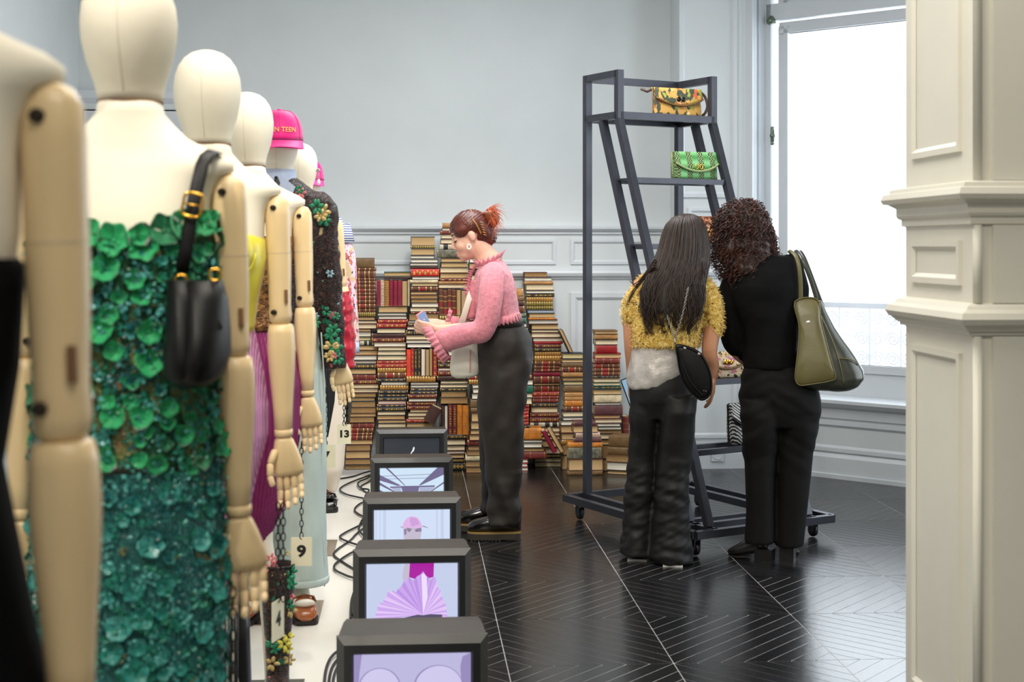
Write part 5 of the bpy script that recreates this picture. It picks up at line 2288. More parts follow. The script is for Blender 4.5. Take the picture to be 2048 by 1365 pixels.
def ell(cx, cy, rx, ry, a0=0, a1=2 * PI, n=28):
    return [(cx + rx * math.cos(a0 + (a1 - a0) * i / n), cy + ry * math.sin(a0 + (a1 - a0) * i / n)) for i in range(n + 1)]


ES = 1.0
g_lil = glow('screen_lilac', (188, 184, 222), ES)
g_lil2 = glow('screen_lilac_light', (206, 200, 236), ES)
g_lil3 = glow('screen_lilac_shadow', (150, 138, 186), ES)
g_sky = glow('screen_pale_blue', (196, 206, 234), ES)
g_sky2 = glow('screen_blue_white', (208, 222, 246), ES)
g_mag = glow('screen_magenta', (172, 22, 160), ES)
g_fan = [glow('screen_fan_%d' % i, c, ES) for i, c in enumerate([(226, 198, 246), (204, 166, 236), (186, 146, 226), (238, 220, 252)])]
g_skin = glow('screen_grey_skin', (196, 186, 206), ES)
g_skin2 = glow('screen_skin_shadow', (140, 126, 156), ES)
g_dark = glow('screen_deep_purple', (84, 78, 110), ES)
g_cap = glow('screen_pink_cap', (222, 180, 228), ES)
g_cap2 = glow('screen_pink_cap_shade', (206, 158, 218), ES)
g_ice = glow('screen_ice', (206, 228, 246), ES)
g_beam = glow('screen_beam', (112, 104, 140), ES)
g_beam2 = glow('screen_beam_soft', (170, 178, 206), ES)
g_white = glow('screen_white', (250, 250, 255), ES)
g_off = glow('screen_off_slate', (46, 52, 62), 0.7)


def art1(s):
    flat(s, 'screen_shape', g_lil3, [(0, 1), (0.07, 1), (0.05, 0.8), (0.03, 0.5), (0, 0.4)], 1)
    flat(s, 'screen_shape', g_lil3, [(1, 1), (0.93, 0.96), (0.91, 0.85), (0.92, 0.6), (1, 0.4)], 1)
    flat(s, 'screen_shape', g_lil3, ell(0.22, 0.62, 0.18, 0.225), 2)
    flat(s, 'screen_shape', g_lil2, ell(0.22, 0.60, 0.172, 0.235), 3)
    flat(s, 'screen_shape', g_lil3, ell(0.72, 0.62, 0.21, 0.245), 2)
    flat(s, 'screen_shape', g_lil2, ell(0.725, 0.60, 0.203, 0.255), 3)
    flat(s, 'screen_shape', g_lil3, ell(0.22, 0.40, 0.16, 0.235), 4)
    flat(s, 'screen_shape', g_lil, ell(0.22, 0.385, 0.155, 0.238), 5)


def art2(s):
    flat(s, 'screen_shape', g_mag, [(0.475, 1), (0.74, 1), (0.735, 0.80), (0.60, 0.74), (0.465, 0.80)], 1)
    flat(s, 'screen_shape', g_skin, [(0.42, 1), (0.47, 1), (0.465, 0.84), (0.455, 0.74), (0.42, 0.72), (0.395, 0.78), (0.40, 0.9)], 2)
    cx, cy = 0.62, 0.24
    edge = [(-2.0 + i * 0.0, 0) for i in range(1)]
    n = 46
    prev = None
    for i in range(n + 1):
        t = i / n
        a = math.radians(178 - 176 * t)
        rx = 0.53 if t < 0.45 else 0.53 - 0.26 * min(1, (t - 0.45) / 0.3)
        ry = 0.52 + 0.05 * math.cos(i * 1.1) + (0.09 if 0.38 < t < 0.62 else 0)
        rr = 1 + 0.02 * ((i % 2) * 2 - 1)
        p = (cx + rx * math.cos(a) * rr, cy - 0.10 + (ry + 0.07) * math.sin(a) * rr)
        if prev:
            flat(s, 'screen_shape', g_fan[(i % 2) + (1 if 0.3 < t < 0.62 else 0)], [(cx, cy), prev, p], 2)
        prev = p
    flat(s, 'screen_shape', g_fan[3], [(0.62, 0.24), (0.60, 0.83), (0.625, 0.86), (0.66, 0.80), (0.67, 0.5)], 3)
    flat(s, 'screen_shape', g_dark, [(0.39, 0.16), (0.42, 0.20), (0.56, 0.24), (0.62, 0.23), (0.70, 0.245), (0.83, 0.235), (0.83, 0.15)], 4)


def art3(s):
    for (a, b) in ((0.02, 0.035), (0.07, 0.085), (0.12, 0.16), (0.82, 0.84), (0.88, 0.92)):
        flat(s, 'screen_shape', g_sky, [(a, 0), (b, 0), (b, 1), (a, 1)], 1)
    # young man in profile under a cap
    flat(s, 'screen_shape', g_skin, [(0.385, 0.66), (0.39, 0.52), (0.41, 0.42), (0.42, 0.2), (0.60, 0.2), (0.595, 0.30), (0.60, 0.35), (0.598, 0.40), (0.615, 0.42), (0.61, 0.47), (0.63, 0.62), (0.62, 0.70), (0.5, 0.74)], 2)
    flat(s, 'screen_shape', g_skin2, [(0.395, 0.66), (0.40, 0.55), (0.425, 0.56), (0.43, 0.66)], 3)
    flat(s, 'screen_shape', g_skin2, [(0.43, 0.68), (0.44, 0.62), (0.47, 0.60), (0.50, 0.66)], 3)
    flat(s, 'screen_shape', g_skin2, [(0.53, 0.64), (0.60, 0.60), (0.63, 0.63), (0.62, 0.68), (0.56, 0.66)], 3)
    flat(s, 'screen_shape', g_dark, [(0.54, 0.615), (0.575, 0.605), (0.575, 0.62), (0.55, 0.63)], 4)
    flat(s, 'screen_shape', g_skin2, [(0.55, 0.40), (0.595, 0.395), (0.595, 0.405), (0.56, 0.415)], 3)
    flat(s, 'screen_shape', g_skin2, [(0.42, 0.45), (0.44, 0.2), (0.5, 0.2), (0.45, 0.4)], 3)
    flat(s, 'screen_shape', g_cap, [(0.375, 0.67), (0.385, 0.76), (0.42, 0.84), (0.47, 0.88), (0.52, 0.885), (0.57, 0.86), (0.61, 0.80), (0.63, 0.72), (0.64, 0.69), (0.58, 0.67), (0.48, 0.69), (0.42, 0.68)], 4)
    flat(s, 'screen_shape', g_cap2, [(0.50, 0.70), (0.47, 0.80), (0.48, 0.87), (0.56, 0.85), (0.60, 0.76), (0.57, 0.70)], 5)
    flat(s, 'screen_shape', g_cap, [(0.48, 0.69), (0.58, 0.67), (0.645, 0.69), (0.63, 0.74), (0.55, 0.72)], 6)
    flat(s, 'screen_shape', g_skin2, [(0.64, 0.70), (0.71, 0.67), (0.715, 0.675), (0.65, 0.715)], 5)
    flat(s, 'screen_shape', g_skin2, [(0.335, 0.71), (0.375, 0.68), (0.38, 0.695)], 5)


def art4(s):
    vx, vy = 0.47, 0.60
    B = lambda m, pts, l: flat(s, 'screen_shape', m, pts, l)
    B(g_beam2, [(0.0, 0.84), (1, 0.88), (1, 0.86), (0, 0.82)], 1)
    B(g_beam2, [(0.1, 0.78), (0.9, 0.80), (0.9, 0.78), (0.1, 0.76)], 1)
    B(g_beam, [(0.09, 1.0), (0.13, 1.0), (0.40, 0.63), (0.385, 0.63)], 2)
    B(g_beam, [(0.90, 1.0), (1.0, 1.0), (1.0, 0.85), (0.64, 0.63), (0.61, 0.63)], 2)
    B(g_beam, [(0.0, 0.86), (0.0, 0.74), (0.28, 0.62), (0.33, 0.63)], 2)
    B(g_beam, [(0.0, 0.70), (0.0, 0.64), (0.2, 0.50), (0.24, 0.50)], 2)
    B(g_beam, [(0.0, 0.54), (0.0, 0.46), (0.12, 0.46)], 2)
    B(g_beam, [(1.0, 0.70), (1.0, 0.66), (0.82, 0.50), (0.79, 0.50)], 2)
    B(g_beam, [(0.16, 0.61), (0.86, 0.625), (0.86, 0.59), (0.16, 0.58)], 3)
    B(g_beam, [(0.33, 0.62), (0.62, 0.62), (0.60, 0.47), (0.36, 0.47)], 4)
    B(g_beam2, [(0.18, 0.58), (0.33, 0.58), (0.33, 0.50), (0.24, 0.50)], 3)
    B(g_beam2, [(0.62, 0.58), (0.86, 0.58), (0.78, 0.50), (0.62, 0.50)], 3)
    t = text_mesh('lettering', 'THE 2020 OPENING OF', 0.0155, g_white, s)
    t.rotation_euler = (PI / 2, 0, 0)
    p = S2(0.49, 0.475, 0.002)
    t.location = p


def art5(s):
    w = glow('screen_dim_white', (236, 240, 246), ES)
    pts = [(0.47, 0.44), (0.466, 0.52), (0.474, 0.60), (0.49, 0.66), (0.51, 0.70), (0.528, 0.78), (0.548, 0.79), (0.552, 0.74), (0.535, 0.68), (0.51, 0.655), (0.49, 0.60), (0.48, 0.52), (0.478, 0.44)]
    flat(s, 'screen_shape', w, pts, 1)
    flat(s, 'screen_shape', w, ell(0.56, 0.50, 0.008, 0.012, n=10), 1)
    flat(s, 'screen_shape', w, [(0.58, 0.46), (0.588, 0.46), (0.592, 0.53), (0.584, 0.53)], 1)


MONS = [(831, 4.08, 'nearest grey monitor showing a lilac close-up of a bust', g_lil, art1),
        (835, 5.24, 'grey monitor showing a lilac pleated fan skirt', g_sky, art2),
        (834, 6.31, 'grey monitor showing a man in a pink cap', g_sky2, art3),
        (829, 7.50, 'grey monitor showing a ceiling with white lettering', g_ice, art4),
        (822, 8.66, 'farthest grey monitor with a nearly dark screen', g_off, art5)]
for a in MONS:
    monitor(*a)

# cables ------------------------------------------------------------------
cab = mat('black_rubber_cable', (26, 27, 30), rough=0.45)
CZ = PLATZ + 0.006
CABS = [
    ([(762, 938), (730, 946), (706, 954), (680, 958)], 'black cable lying along the foot of the leftmost book stack'),
    ([(750, 950), (742, 952), (700, 968), (680, 980), (690, 990), (715, 997), (735, 1000)], 'black cable looping left beside the farthest monitors'),
    ([(752, 948), (735, 960), (716, 970), (722, 980), (738, 984), (730, 998), (740, 1008)], 'black cable curling beside the ceiling-picture monitor'),
    ([(750, 952), (738, 964), (722, 974), (730, 984), (742, 990), (738, 1005), (742, 1014)], 'second black cable curling beside the ceiling-picture monitor'),
    ([(742, 1002), (720, 1010), (709, 1022), (716, 1030), (732, 1040), (722, 1052), (690, 1068), (680, 1078), (700, 1088), (722, 1094)], 'black cable making the wide loop beside the cap-picture monitor'),
    ([(740, 1010), (728, 1020), (732, 1034), (722, 1048), (718, 1064), (728, 1080), (716, 1094)], 'black cable running close along the cap-picture monitor'),
    ([(738, 1040), (728, 1056), (712, 1070), (700, 1082), (675, 1100), (668, 1112), (690, 1128), (712, 1142), (718, 1150)], 'black cable crossing in front of the jeans plate'),
    ([(722, 1100), (700, 1110), (672, 1130), (670, 1142), (692, 1154), (714, 1164), (708, 1190), (704, 1225)], 'black cable sweeping down left of the fan-picture monitor'),
    ([(716, 1150), (714, 1165), (708, 1195), (706, 1235)], 'first of the cables bundled left of the fan-picture monitor'),
    ([(720, 1150), (718, 1170), (712, 1200), (710, 1235)], 'second of the cables bundled left of the fan-picture monitor'),
    ([(712, 1160), (712, 1175), (703, 1205), (701, 1240)], 'third of the cables bundled left of the fan-picture monitor'),
    ([(700, 1300), (680, 1306), (662, 1322), (652, 1345), (648, 1380)], 'outermost cable arching left of the nearest monitor'),
    ([(702, 1304), (684, 1312), (668, 1330), (660, 1350), (656, 1385)], 'middle cable arching left of the nearest monitor'),
    ([(704, 1310), (688, 1318), (676, 1336), (668, 1356), (664, 1390)], 'inner cable arching left of the nearest monitor'),
]
for i, (pts, lab) in enumerate(CABS):
    P3 = []
    for k, (px, py) in enumerate(pts):
        p = onfloor(px, py, CZ)
        p.x = min(p.x, -0.205)
        P3.append(p + Vector((0, 0, 0.0008 * ((i * 3 + k) % 3) + 0.0045 * (i % 3))))
    o0 = Vector((P3[0].x, P3[0].y, 0))
    mb = MB()
    mb.tube([p - o0 for p in spline(P3, 60)], 0.0052, 8)
    o = mb.build('power_cable', cab, None, True, o0)
    tag(o, lab, 'cable', 'black cables on the white platform')

# ================================================================== BAG RACK
rack_m = mat('dark_steel_rack', (58, 60, 68), rough=0.38, metal=0.5, var=0.10, scale=12)
RA = math.radians(25.6)
RBL = Vector((0.956, 7.68, 0))       # foot of the back left post
rack = thing('bag_rack', 'dark steel ladder-shaped bag rack on castors', 'rack', tuple(RBL), RA)
# local: X along the width, -Y towards the sloping front
RW = 0.613
ZT = 2.394
ZB = 0.125
b_ = 0.037


def rbar(nm, a, b, w=b_, h=b_, up=(0, 0, 1)):
    return MB().bar(a, b, w, h, up).build(nm, rack_m, rack)


SH = [2.175, 1.825, 1.48, 1.135, 0.80, 0.475]
FD = 0.306               # depth of the top shelf
FOOT = 1.075             # where the sloping legs reach the base
for x in (0, RW):
    rbar('back_post', (x, 0, ZB), (x, 0, ZT))
    rbar('front_upright', (x, -FD, SH[0] - b_), (x, -FD, ZT))
    rbar('top_side_rail', (x, 0, ZT - b_ / 2), (x, -FD, ZT - b_ / 2))
    rbar('shelf_side_rail', (x, 0, SH[0] - b_ / 2), (x, -FD, SH[0] - b_ / 2))
    # two sloping legs
    rbar('sloping_leg', (x, -FD, SH[0] - b_), (x, -FOOT, ZB), up=(1, 0, 0))
    rbar('sloping_leg', (x, -FD + 0.155, SH[0] - b_), (x, -FOOT + 0.155, ZB), up=(1, 0, 0))
rbar('top_back_rail', (0, 0, ZT - b_ / 2), (RW, 0, ZT - b_ / 2))
rbar('shelf_front_rail', (0, -FD, SH[0] - b_ / 2), (RW, -FD, SH[0] - b_ / 2))
rbar('shelf_back_rail', (0, 0, SH[0] - b_ / 2), (RW, 0, SH[0] - b_ / 2))
MB().box(0, RW, -FD, 0, SH[0] - 0.012, SH[0] - 0.002).build('shelf_board', rack_m, rack)


def leg_y(z):
    t = (SH[0] - b_ - z) / (SH[0] - b_ - ZB)
    return -FD + t * (FD - FOOT)


for i, z in enumerate(SH[1:]):
    y = leg_y(z)
    rbar('shelf_front_rail', (0, y, z - 0.014), (RW, y, z - 0.014), 0.028, 0.028)
    rbar('shelf_back_rail', (0, y + 0.155, z - 0.014), (RW, y + 0.155, z - 0.014), 0.028, 0.028)
    if i < 4:
        MB().box(0, RW, y, y + 0.155, z - 0.012, z - 0.002).build('shelf_board', rack_m, rack)
# wheeled base
e0, e1 = -0.12, RW + 0.12
yb, yf = 0.035, -FOOT - 0.05
zb_ = ZB - b_ / 2
for x in (e0, e1, 0, RW):
    rbar('base_runner', (x, yb, zb_), (x, yf, zb_))
for y in (yb, yf, yf + 0.15, yf + 0.26):
    rbar('base_crossbar', (e0, y, zb_), (e1, y, zb_))
wheel_m = mat('black_castor_rubber', (18, 18, 20), rough=0.4)
for (x, y) in ((e0 + 0.03, yb - 0.10), (e0 + 0.03, yf + 0.55), (e1 - 0.03, yb - 0.10), (e1 - 0.04, yf + 0.10), (e0 + 0.03, yf + 0.04)):
    MB().lathe([(0.0, -0.012), (0.022, -0.012), (0.030, -0.008), (0.031, 0.0), (0.030, 0.008), (0.022, 0.012), (0.0, 0.012)], 20, (x, y, 0.033), M=Matrix.Rotation(PI / 2, 3, 'Y')).build('castor_wheel', wheel_m, rack, True)
    mb = MB()
    mb.box(x - 0.018, x - 0.014, y - 0.018, y + 0.018, 0.03, 0.082)
    mb.box(x + 0.014, x + 0.018, y - 0.018, y + 0.018, 0.03, 0.082)
    mb.box(x - 0.022, x + 0.022, y - 0.024, y + 0.024, 0.078, 0.0885)
    mb.build('castor_fork', rack_m, rack)

# handbags on the rack -----------------------------------------------------
RM = Matrix.Translation(RBL) @ Matrix.Rotation(RA, 4, 'Z')


def rack_pt(x, y, z):
    return RM @ Vector((x, y, z))


def flap_bag(name, label, x, y, z, w, h, dp, body_m, edge_m, clasp_m, yaw=0.0, strap_m=None, flap_m=None, tilt=0.10, flap=0.62, clasp='dots'):
    """small flap bag, front towards local -Y"""
    r = thing(name, label, 'handbag', tuple(rack_pt(x, y, z)), RA + yaw)
    mb = MB()
    R = []
    for k in range(9):
        t = k / 8
        zz = h * t
        hw = w / 2 * (1 - 0.05 * t + 0.02 * math.sin(PI * t))
        d_ = dp / 2 * (1 - 0.55 * t ** 2) * (0.9 + 0.1 * math.sin(PI * t))
        ring = []
        for i in range(28):
            a = 2 * PI * i / 28
            c, s = math.cos(a), math.sin(a)
            ring.append((hw * math.copysign(abs(c) ** 0.35, c), tilt * zz + d_ * math.copysign(abs(s) ** 0.6, s), zz))
        R.append(ring)
    mb.rings(R)
    mb.build('body', body_m, r, True)
    # flap: curved lower edge, standing proud of the front
    mb = MB()
    F_, B_ = [], []
    cols = 18
    for i in range(cols + 1):
        u = -1 + 2 * i / cols
        zl = h * (1 - flap * (1 - 0.42 * u * u))
        col_f, col_b = [], []
        for k in range(6):
            zz = h * 1.01 + (zl - h * 1.01) * k / 5
            t = zz / h
            yy = tilt * zz - dp / 2 * (1 - 0.55 * min(1, t) ** 2) * (0.9 + 0.1 * math.sin(PI * min(1, t)))
            col_f.append((u * w / 2 * 1.0, yy - 0.008, zz))
            col_b.append((u * w / 2 * 1.0, yy - 0.001, zz))
        F_.append(col_f + col_b[::-1])
    mb.rings(F_)
    mb.build('flap', flap_m or body_m, r, True)
    mb = MB()
    mb.tube([(c[5][0], c[5][1] - 0.001, c[5][2]) for c in F_], 0.0065, 8)
    mb.build('flap_edge', edge_m, r, True)
    for s in (-1, 1):
        mb = MB()
        mb.tube([(s * w / 2 * 0.99, tilt * h * t, h * t) for t in (0.02, 0.3, 0.6, 0.98)], 0.005, 8)
        mb.build('side_piping', edge_m, r, True)
    zc = h * (1 - flap) + 0.022
    yc = tilt * zc - dp / 2 - 0.012
    mb = MB()
    if clasp == 'dots':
        for s in (-1, 1):
            mb.lathe([(0.0, 0.0), (0.013, 0.0), (0.014, 0.003), (0.0, 0.005)], 14, (s * 0.014, yc + 0.004, zc + 0.012), M=Matrix.Rotation(PI / 2, 3, 'X'))
    else:
        for s in (-1, 1):
            mb.tube([(s * 0.010 + s * 0.004 + 0.010 * math.cos(a), yc, zc + 0.004 + 0.013 * math.sin(a)) for a in [2 * PI * i / 12 for i in range(12)]], 0.0022, 6, close=True)
        mb.bar((-0.008, yc, zc + 0.016), (0.0, yc, zc - 0.008), 0.003, 0.003)
        mb.bar((0.008, yc, zc + 0.016), (0.0, yc, zc - 0.008), 0.003, 0.003)
    mb.build('clasp', clasp_m, r, True)
    if strap_m:
        mb = MB()
        mb.tube(spline([(w / 2, tilt * h, h * 0.95), (w / 2 + 0.03, tilt * h - 0.01, h * 0.78), (w / 2 + 0.042, tilt * h - 0.02, h * 0.45), (w / 2 + 0.03, 0.0, h * 0.18), (w / 2 + 0.012, 0.02, h * 0.05)], 16), [(0.003, 0.008)] * 17, 8)
        mb.build('strap', strap_m, r, True)
        mb = MB()
        mb.tube([(-w / 2, tilt * h, h * 0.96), (-w / 2 - 0.02, tilt * h + 0.02, h * 0.88), (-w / 2 - 0.055, tilt * h + 0.03, h * 0.97)], [(0.003, 0.008)] * 3, 8)
        mb.build('strap', strap_m, r, True)
        for s in (-1, 1):
            mb = MB()
            mb.tube([(s * w / 2 + 0.006 * math.cos(a), tilt * h, h * 0.97 + 0.008 * math.sin(a)) for a in [2 * PI * i / 10 for i in range(10)]], 0.002, 6, close=True)
            mb.build('strap_ring', goldm, r, True)
    return r


tap = pattern('tapestry_pumpkin_print', (196, 152, 78), [((58, 66, 50), 22, 0.48, 2, (1, 1, 0.6)), ((196, 96, 60), 13, 0.60, 5, (1, 1, 1)), ((150, 160, 62), 26, 0.60, 8, (1, 1, 0.5)), ((170, 44, 52), 16, 0.68, 12, (1, 1, 1)), ((236, 206, 140), 20, 0.63, 17, (1, 1, 1))], rough=0.75, bump=0.2, bscale=400)
brn = mat('brown_bag_leather', (104, 74, 26), rough=0.5, var=0.2)
dkb = mat('dark_brown_strap', (62, 44, 32), rough=0.5)
blkmetal = mat('black_clasp_metal', (20, 18, 16), rough=0.25, metal=0.6)
flap_bag('flap_bag', 'tapestry flap bag with pumpkins on the top rack shelf', 0.455, -0.20, SH[0], 0.295, 0.155, 0.075, tap, brn, blkmetal, yaw=-0.10, strap_m=dkb)


def plaid():
    m = bpy.data.materials.new('green_tweed_check')
    m.use_nodes = True
    nt = m.node_tree
    n = nt.nodes
    b = n['Principled BSDF']
    tc = n.new('ShaderNodeTexCoord')
    w1 = n.new('ShaderNodeTexWave')
    w1.bands_direction = 'X'
    w1.inputs['Scale'].default_value = 4.4
    w1.inputs['Distortion'].default_value = 0.6
    w1.inputs['Phase Offset'].default_value = 1.2
    w2 = n.new('ShaderNodeTexWave')
    w2.bands_direction = 'Z'
    w2.inputs['Scale'].default_value = 5.2
    ck = n.new('ShaderNodeTexChecker')
    ck.inputs['Scale'].default_value = 130
    nz_ = n.new('ShaderNodeTexNoise')
    nz_.inputs['Scale'].default_value = 90
    for w in (w1, w2, ck, nz_):
        nt.links.new(tc.outputs['Object'], w.inputs['Vector'])
    r1 = n.new('ShaderNodeValToRGB')
    r1.color_ramp.elements[0].position = 0.5
    r1.color_ramp.elements[1].position = 0.6
    nt.links.new(w1.outputs['Fac'], r1.inputs['Fac'])
    gr = n.new('ShaderNodeMix')
    gr.data_type = 'RGBA'
    gr.inputs[6].default_value = lin((70, 140, 70)) + (1,)
    gr.inputs[7].default_value = lin((124, 186, 128)) + (1,)
    nt.links.new(w2.outputs['Fac'], gr.inputs[0])
    dk = n.new('ShaderNodeMix')
    dk.data_type = 'RGBA'
    dk.inputs[6].default_value = lin((46, 34, 26)) + (1,)
    dk.inputs[7].default_value = lin((132, 168, 110)) + (1,)
    nt.links.new(ck.outputs['Fac'], dk.inputs[0])
    mx = n.new('ShaderNodeMix')
    mx.data_type = 'RGBA'
    nt.links.new(r1.outputs['Color'], mx.inputs[0])
    nt.links.new(gr.outputs[2], mx.inputs[6])
    nt.links.new(dk.outputs[2], mx.inputs[7])
    nt.links.new(mx.outputs[2], b.inputs['Base Color'])
    b.inputs['Roughness'].default_value = 0.85
    bp = n.new('ShaderNodeBump')
    bp.inputs['Strength'].default_value = 0.8
    bp.inputs['Distance'].default_value = 0.004
    nt.links.new(nz_.outputs['Fac'], bp.inputs['Height'])
    nt.links.new(bp.outputs['Normal'], b.inputs['Normal'])
    return m


grn_m = plaid()
sage = mat('sage_felt_binding', (142, 160, 110), rough=0.9, var=0.15, scale=80)
whs = mat('white_strap', (232, 232, 228), rough=0.5)
y1 = leg_y(SH[1]) + 0.09
o = flap_bag('flap_bag', 'green checked tweed flap bag with gold clasp on the second rack shelf', 0.47, y1, SH[1], 0.27, 0.150, 0.085, grn_m, sage, goldm, yaw=-0.10, flap=0.70, clasp='v')
cop = pattern('copper_sequin_mesh', (150, 82, 56), [((210, 150, 110), 60, 0.5, 1, (1, 1, 1)), ((70, 36, 26), 50, 0.55, 3, (1, 1, 1))], rough=0.25, metal=0.7, bump=1.0, bscale=140, sparkle=0.05)
y2 = leg_y(SH[2]) + 0.09
flap_bag('flap_bag', 'copper sequin flap bag between the two heads on the rack', 0.45, y2, SH[2], 0.25, 0.145, 0.08, cop, cop, goldm, yaw=-0.10, flap=0.75, clasp='v')
y3 = leg_y(SH[3]) + 0.09
flap_bag('flap_bag', 'black leather flap bag mostly hidden behind the black jacket', 0.40, y3, SH[3], 0.25, 0.12, 0.08, bagl, bagl, goldm, yaw=-0.10, flap=0.7, clasp='v')
flo = pattern('cream_floral_studded', (222, 200, 164), [((200, 120, 150), 26, 0.58, 1, (1, 1, 1)), ((44, 42, 30), 30, 0.6, 4, (1, 1, 1)), ((44, 120, 60), 24, 0.67, 7, (1, 1, 1))], rough=0.6, bump=0.4, bscale=150)
y4 = leg_y(SH[4]) + 0.09
fb = flap_bag('flap_bag', 'cream floral bag with gold studs on the lower rack shelf', 0.36, y4, SH[4], 0.24, 0.13, 0.09, flo, brn, goldm, yaw=-0.10, flap=0.66)
mb = MB()
rg = random.Random(2)
for i in range(60):
    u = rg.uniform(-0.5, 0.5)
    v = rg.uniform(0.1, 0.95)
    mb.ball((u * 0.235, 0.1 * v * 0.13 - 0.045 * (1 - 0.55 * v * v) - 0.009, v * 0.13), 0.0036, 6, 4)
tag(mb.build('studs', goldm, fb, True), kind='stuff')
zeb = striped('black_white_zigzag', (16, 16, 16), (200, 200, 196), 'DIAGONAL', 30, rough=0.5, width=0.6, distort=3)
y5 = leg_y(SH[5]) + 0.08
flap_bag('flap_bag', 'black and white patterned bag on the lowest rack shelf', 0.42, y5, SH[5] + 0.0, 0.24, 0.20, 0.09, zeb, bagl, silv, yaw=-0.10, flap=0.6)
# ================================================================== PEOPLE
skin_a = mat('skin_fair_rosy', (232, 182, 160), rough=0.5, var=0.06, scale=20, spec=0.35)
skin_b = mat('skin_tan', (196, 140, 106), rough=0.5, var=0.06, scale=20, spec=0.35)
lash_m = mat('dark_lash', (44, 28, 24), rough=0.8)
lip_m = mat('lip_rose', (188, 104, 100), rough=0.45)


class Figure:
    """local frame: x to the right of the view, y away from the camera, z up"""

    def __init__(self, px0, d, label):
        self.px0, self.d = px0, d
        p = at(px0, 900, d)
        self.root = thing('person', label, 'person', (p.x, p.y, 0), -(YAW + math.atan((px0 - 1024) / FPX)))
        # distance along the view ray, not along the lens axis
        self.k = math.cos(math.atan((px0 - 1024) / FPX))

    def P(self, px, py, y=0.0):
        dd = self.d + y
        return Vector(((px - self.px0) * dd / FPX, y, CAMH + (HOR - py) * dd / FPX))

    def ovals(self, mb, rows, yc=0.0, n=30, power=2.2):
        sp = []
        for r in rows:
            py, x0, x1, b = r[:4]
            y = r[4] if len(r) > 4 else yc
            dd = self.d + y
            sp.append((CAMH + (HOR - py) * dd / FPX, ((x0 + x1) / 2 - self.px0) * dd / FPX, y, (x1 - x0) / 2 * dd / FPX, b))
        mb.oval(sp, n, power)

    def chain(self, mb, pts, n=16, steps=5):
        P3 = [self.P(p[0], p[1], p[2]) for p in pts]
        rr = [p[3] for p in pts]
        path = spline(P3, steps * (len(pts) - 1))
        per = (len(path) - 1) / (len(pts) - 1)
        rad = []
        for i in range(len(path)):
            t = i / per
            k = min(int(t), len(pts) - 2)
            f = t - k
            a, b = rr[k], rr[k + 1]
            if isinstance(a, tuple) or isinstance(b, tuple):
                a = a if isinstance(a, tuple) else (a, a)
                b = b if isinstance(b, tuple) else (b, b)
                rad.append((a[0] + (b[0] - a[0]) * f, a[1] + (b[1] - a[1]) * f))
            else:
                rad.append(a + (b - a) * f)
        mb.tube(path, rad, n)
        for (q, r) in ((P3[0], rr[0]), (P3[-1], rr[-1])):
            if isinstance(r, tuple):
                r = min(r)
            mb.ball(q, r * 0.98, 10, 7)


def head_lumps(mb, C, fwd, up, s=1.0):
    fwd = Vector(fwd).normalized()
    up = Vector(up)
    up = (up - fwd * up.dot(fwd)).normalized()
    right = fwd.cross(up)
    M = Matrix((right, fwd, up)).transposed()

    def q(x, y, z):
        return Vector(C) + M @ (Vector((x, y, z)) * s)

    def e(c, r):
        mb.ball(q(*c), tuple(v * s for v in r), 20, 13, M)
    e((0, -0.012, 0.030), (0.073, 0.092, 0.084))
    e((0, 0.028, -0.028), (0.060, 0.062, 0.083))
    e((0, 0.042, -0.078), (0.043, 0.044, 0.034))
    e((0, 0.070, -0.099), (0.018, 0.017, 0.015))
    e((0, 0.064, 0.034), (0.048, 0.022, 0.022))
    e((0, 0.086, -0.062), (0.022, 0.013, 0.009))
    e((0, 0.085, -0.076), (0.020, 0.012, 0.009))
    for x in (-1, 1):
        e((0.034 * x, 0.058, -0.034), (0.026, 0.028, 0.028))
        e((0.074 * x, -0.008, -0.006), (0.008, 0.017, 0.028))
        e((0.031 * x, 0.072, 0.004), (0.015, 0.011, 0.010))
        e((0.009 * x, 0.089, -0.035), (0.008, 0.010, 0.007))
    mb.tube([q(0, 0.078, 0.022), q(0, 0.089, -0.004), q(0, 0.102, -0.026), q(0, 0.098, -0.033)], [0.009 * s, 0.009 * s, 0.0100 * s, 0.008 * s], 10)
    return q, M


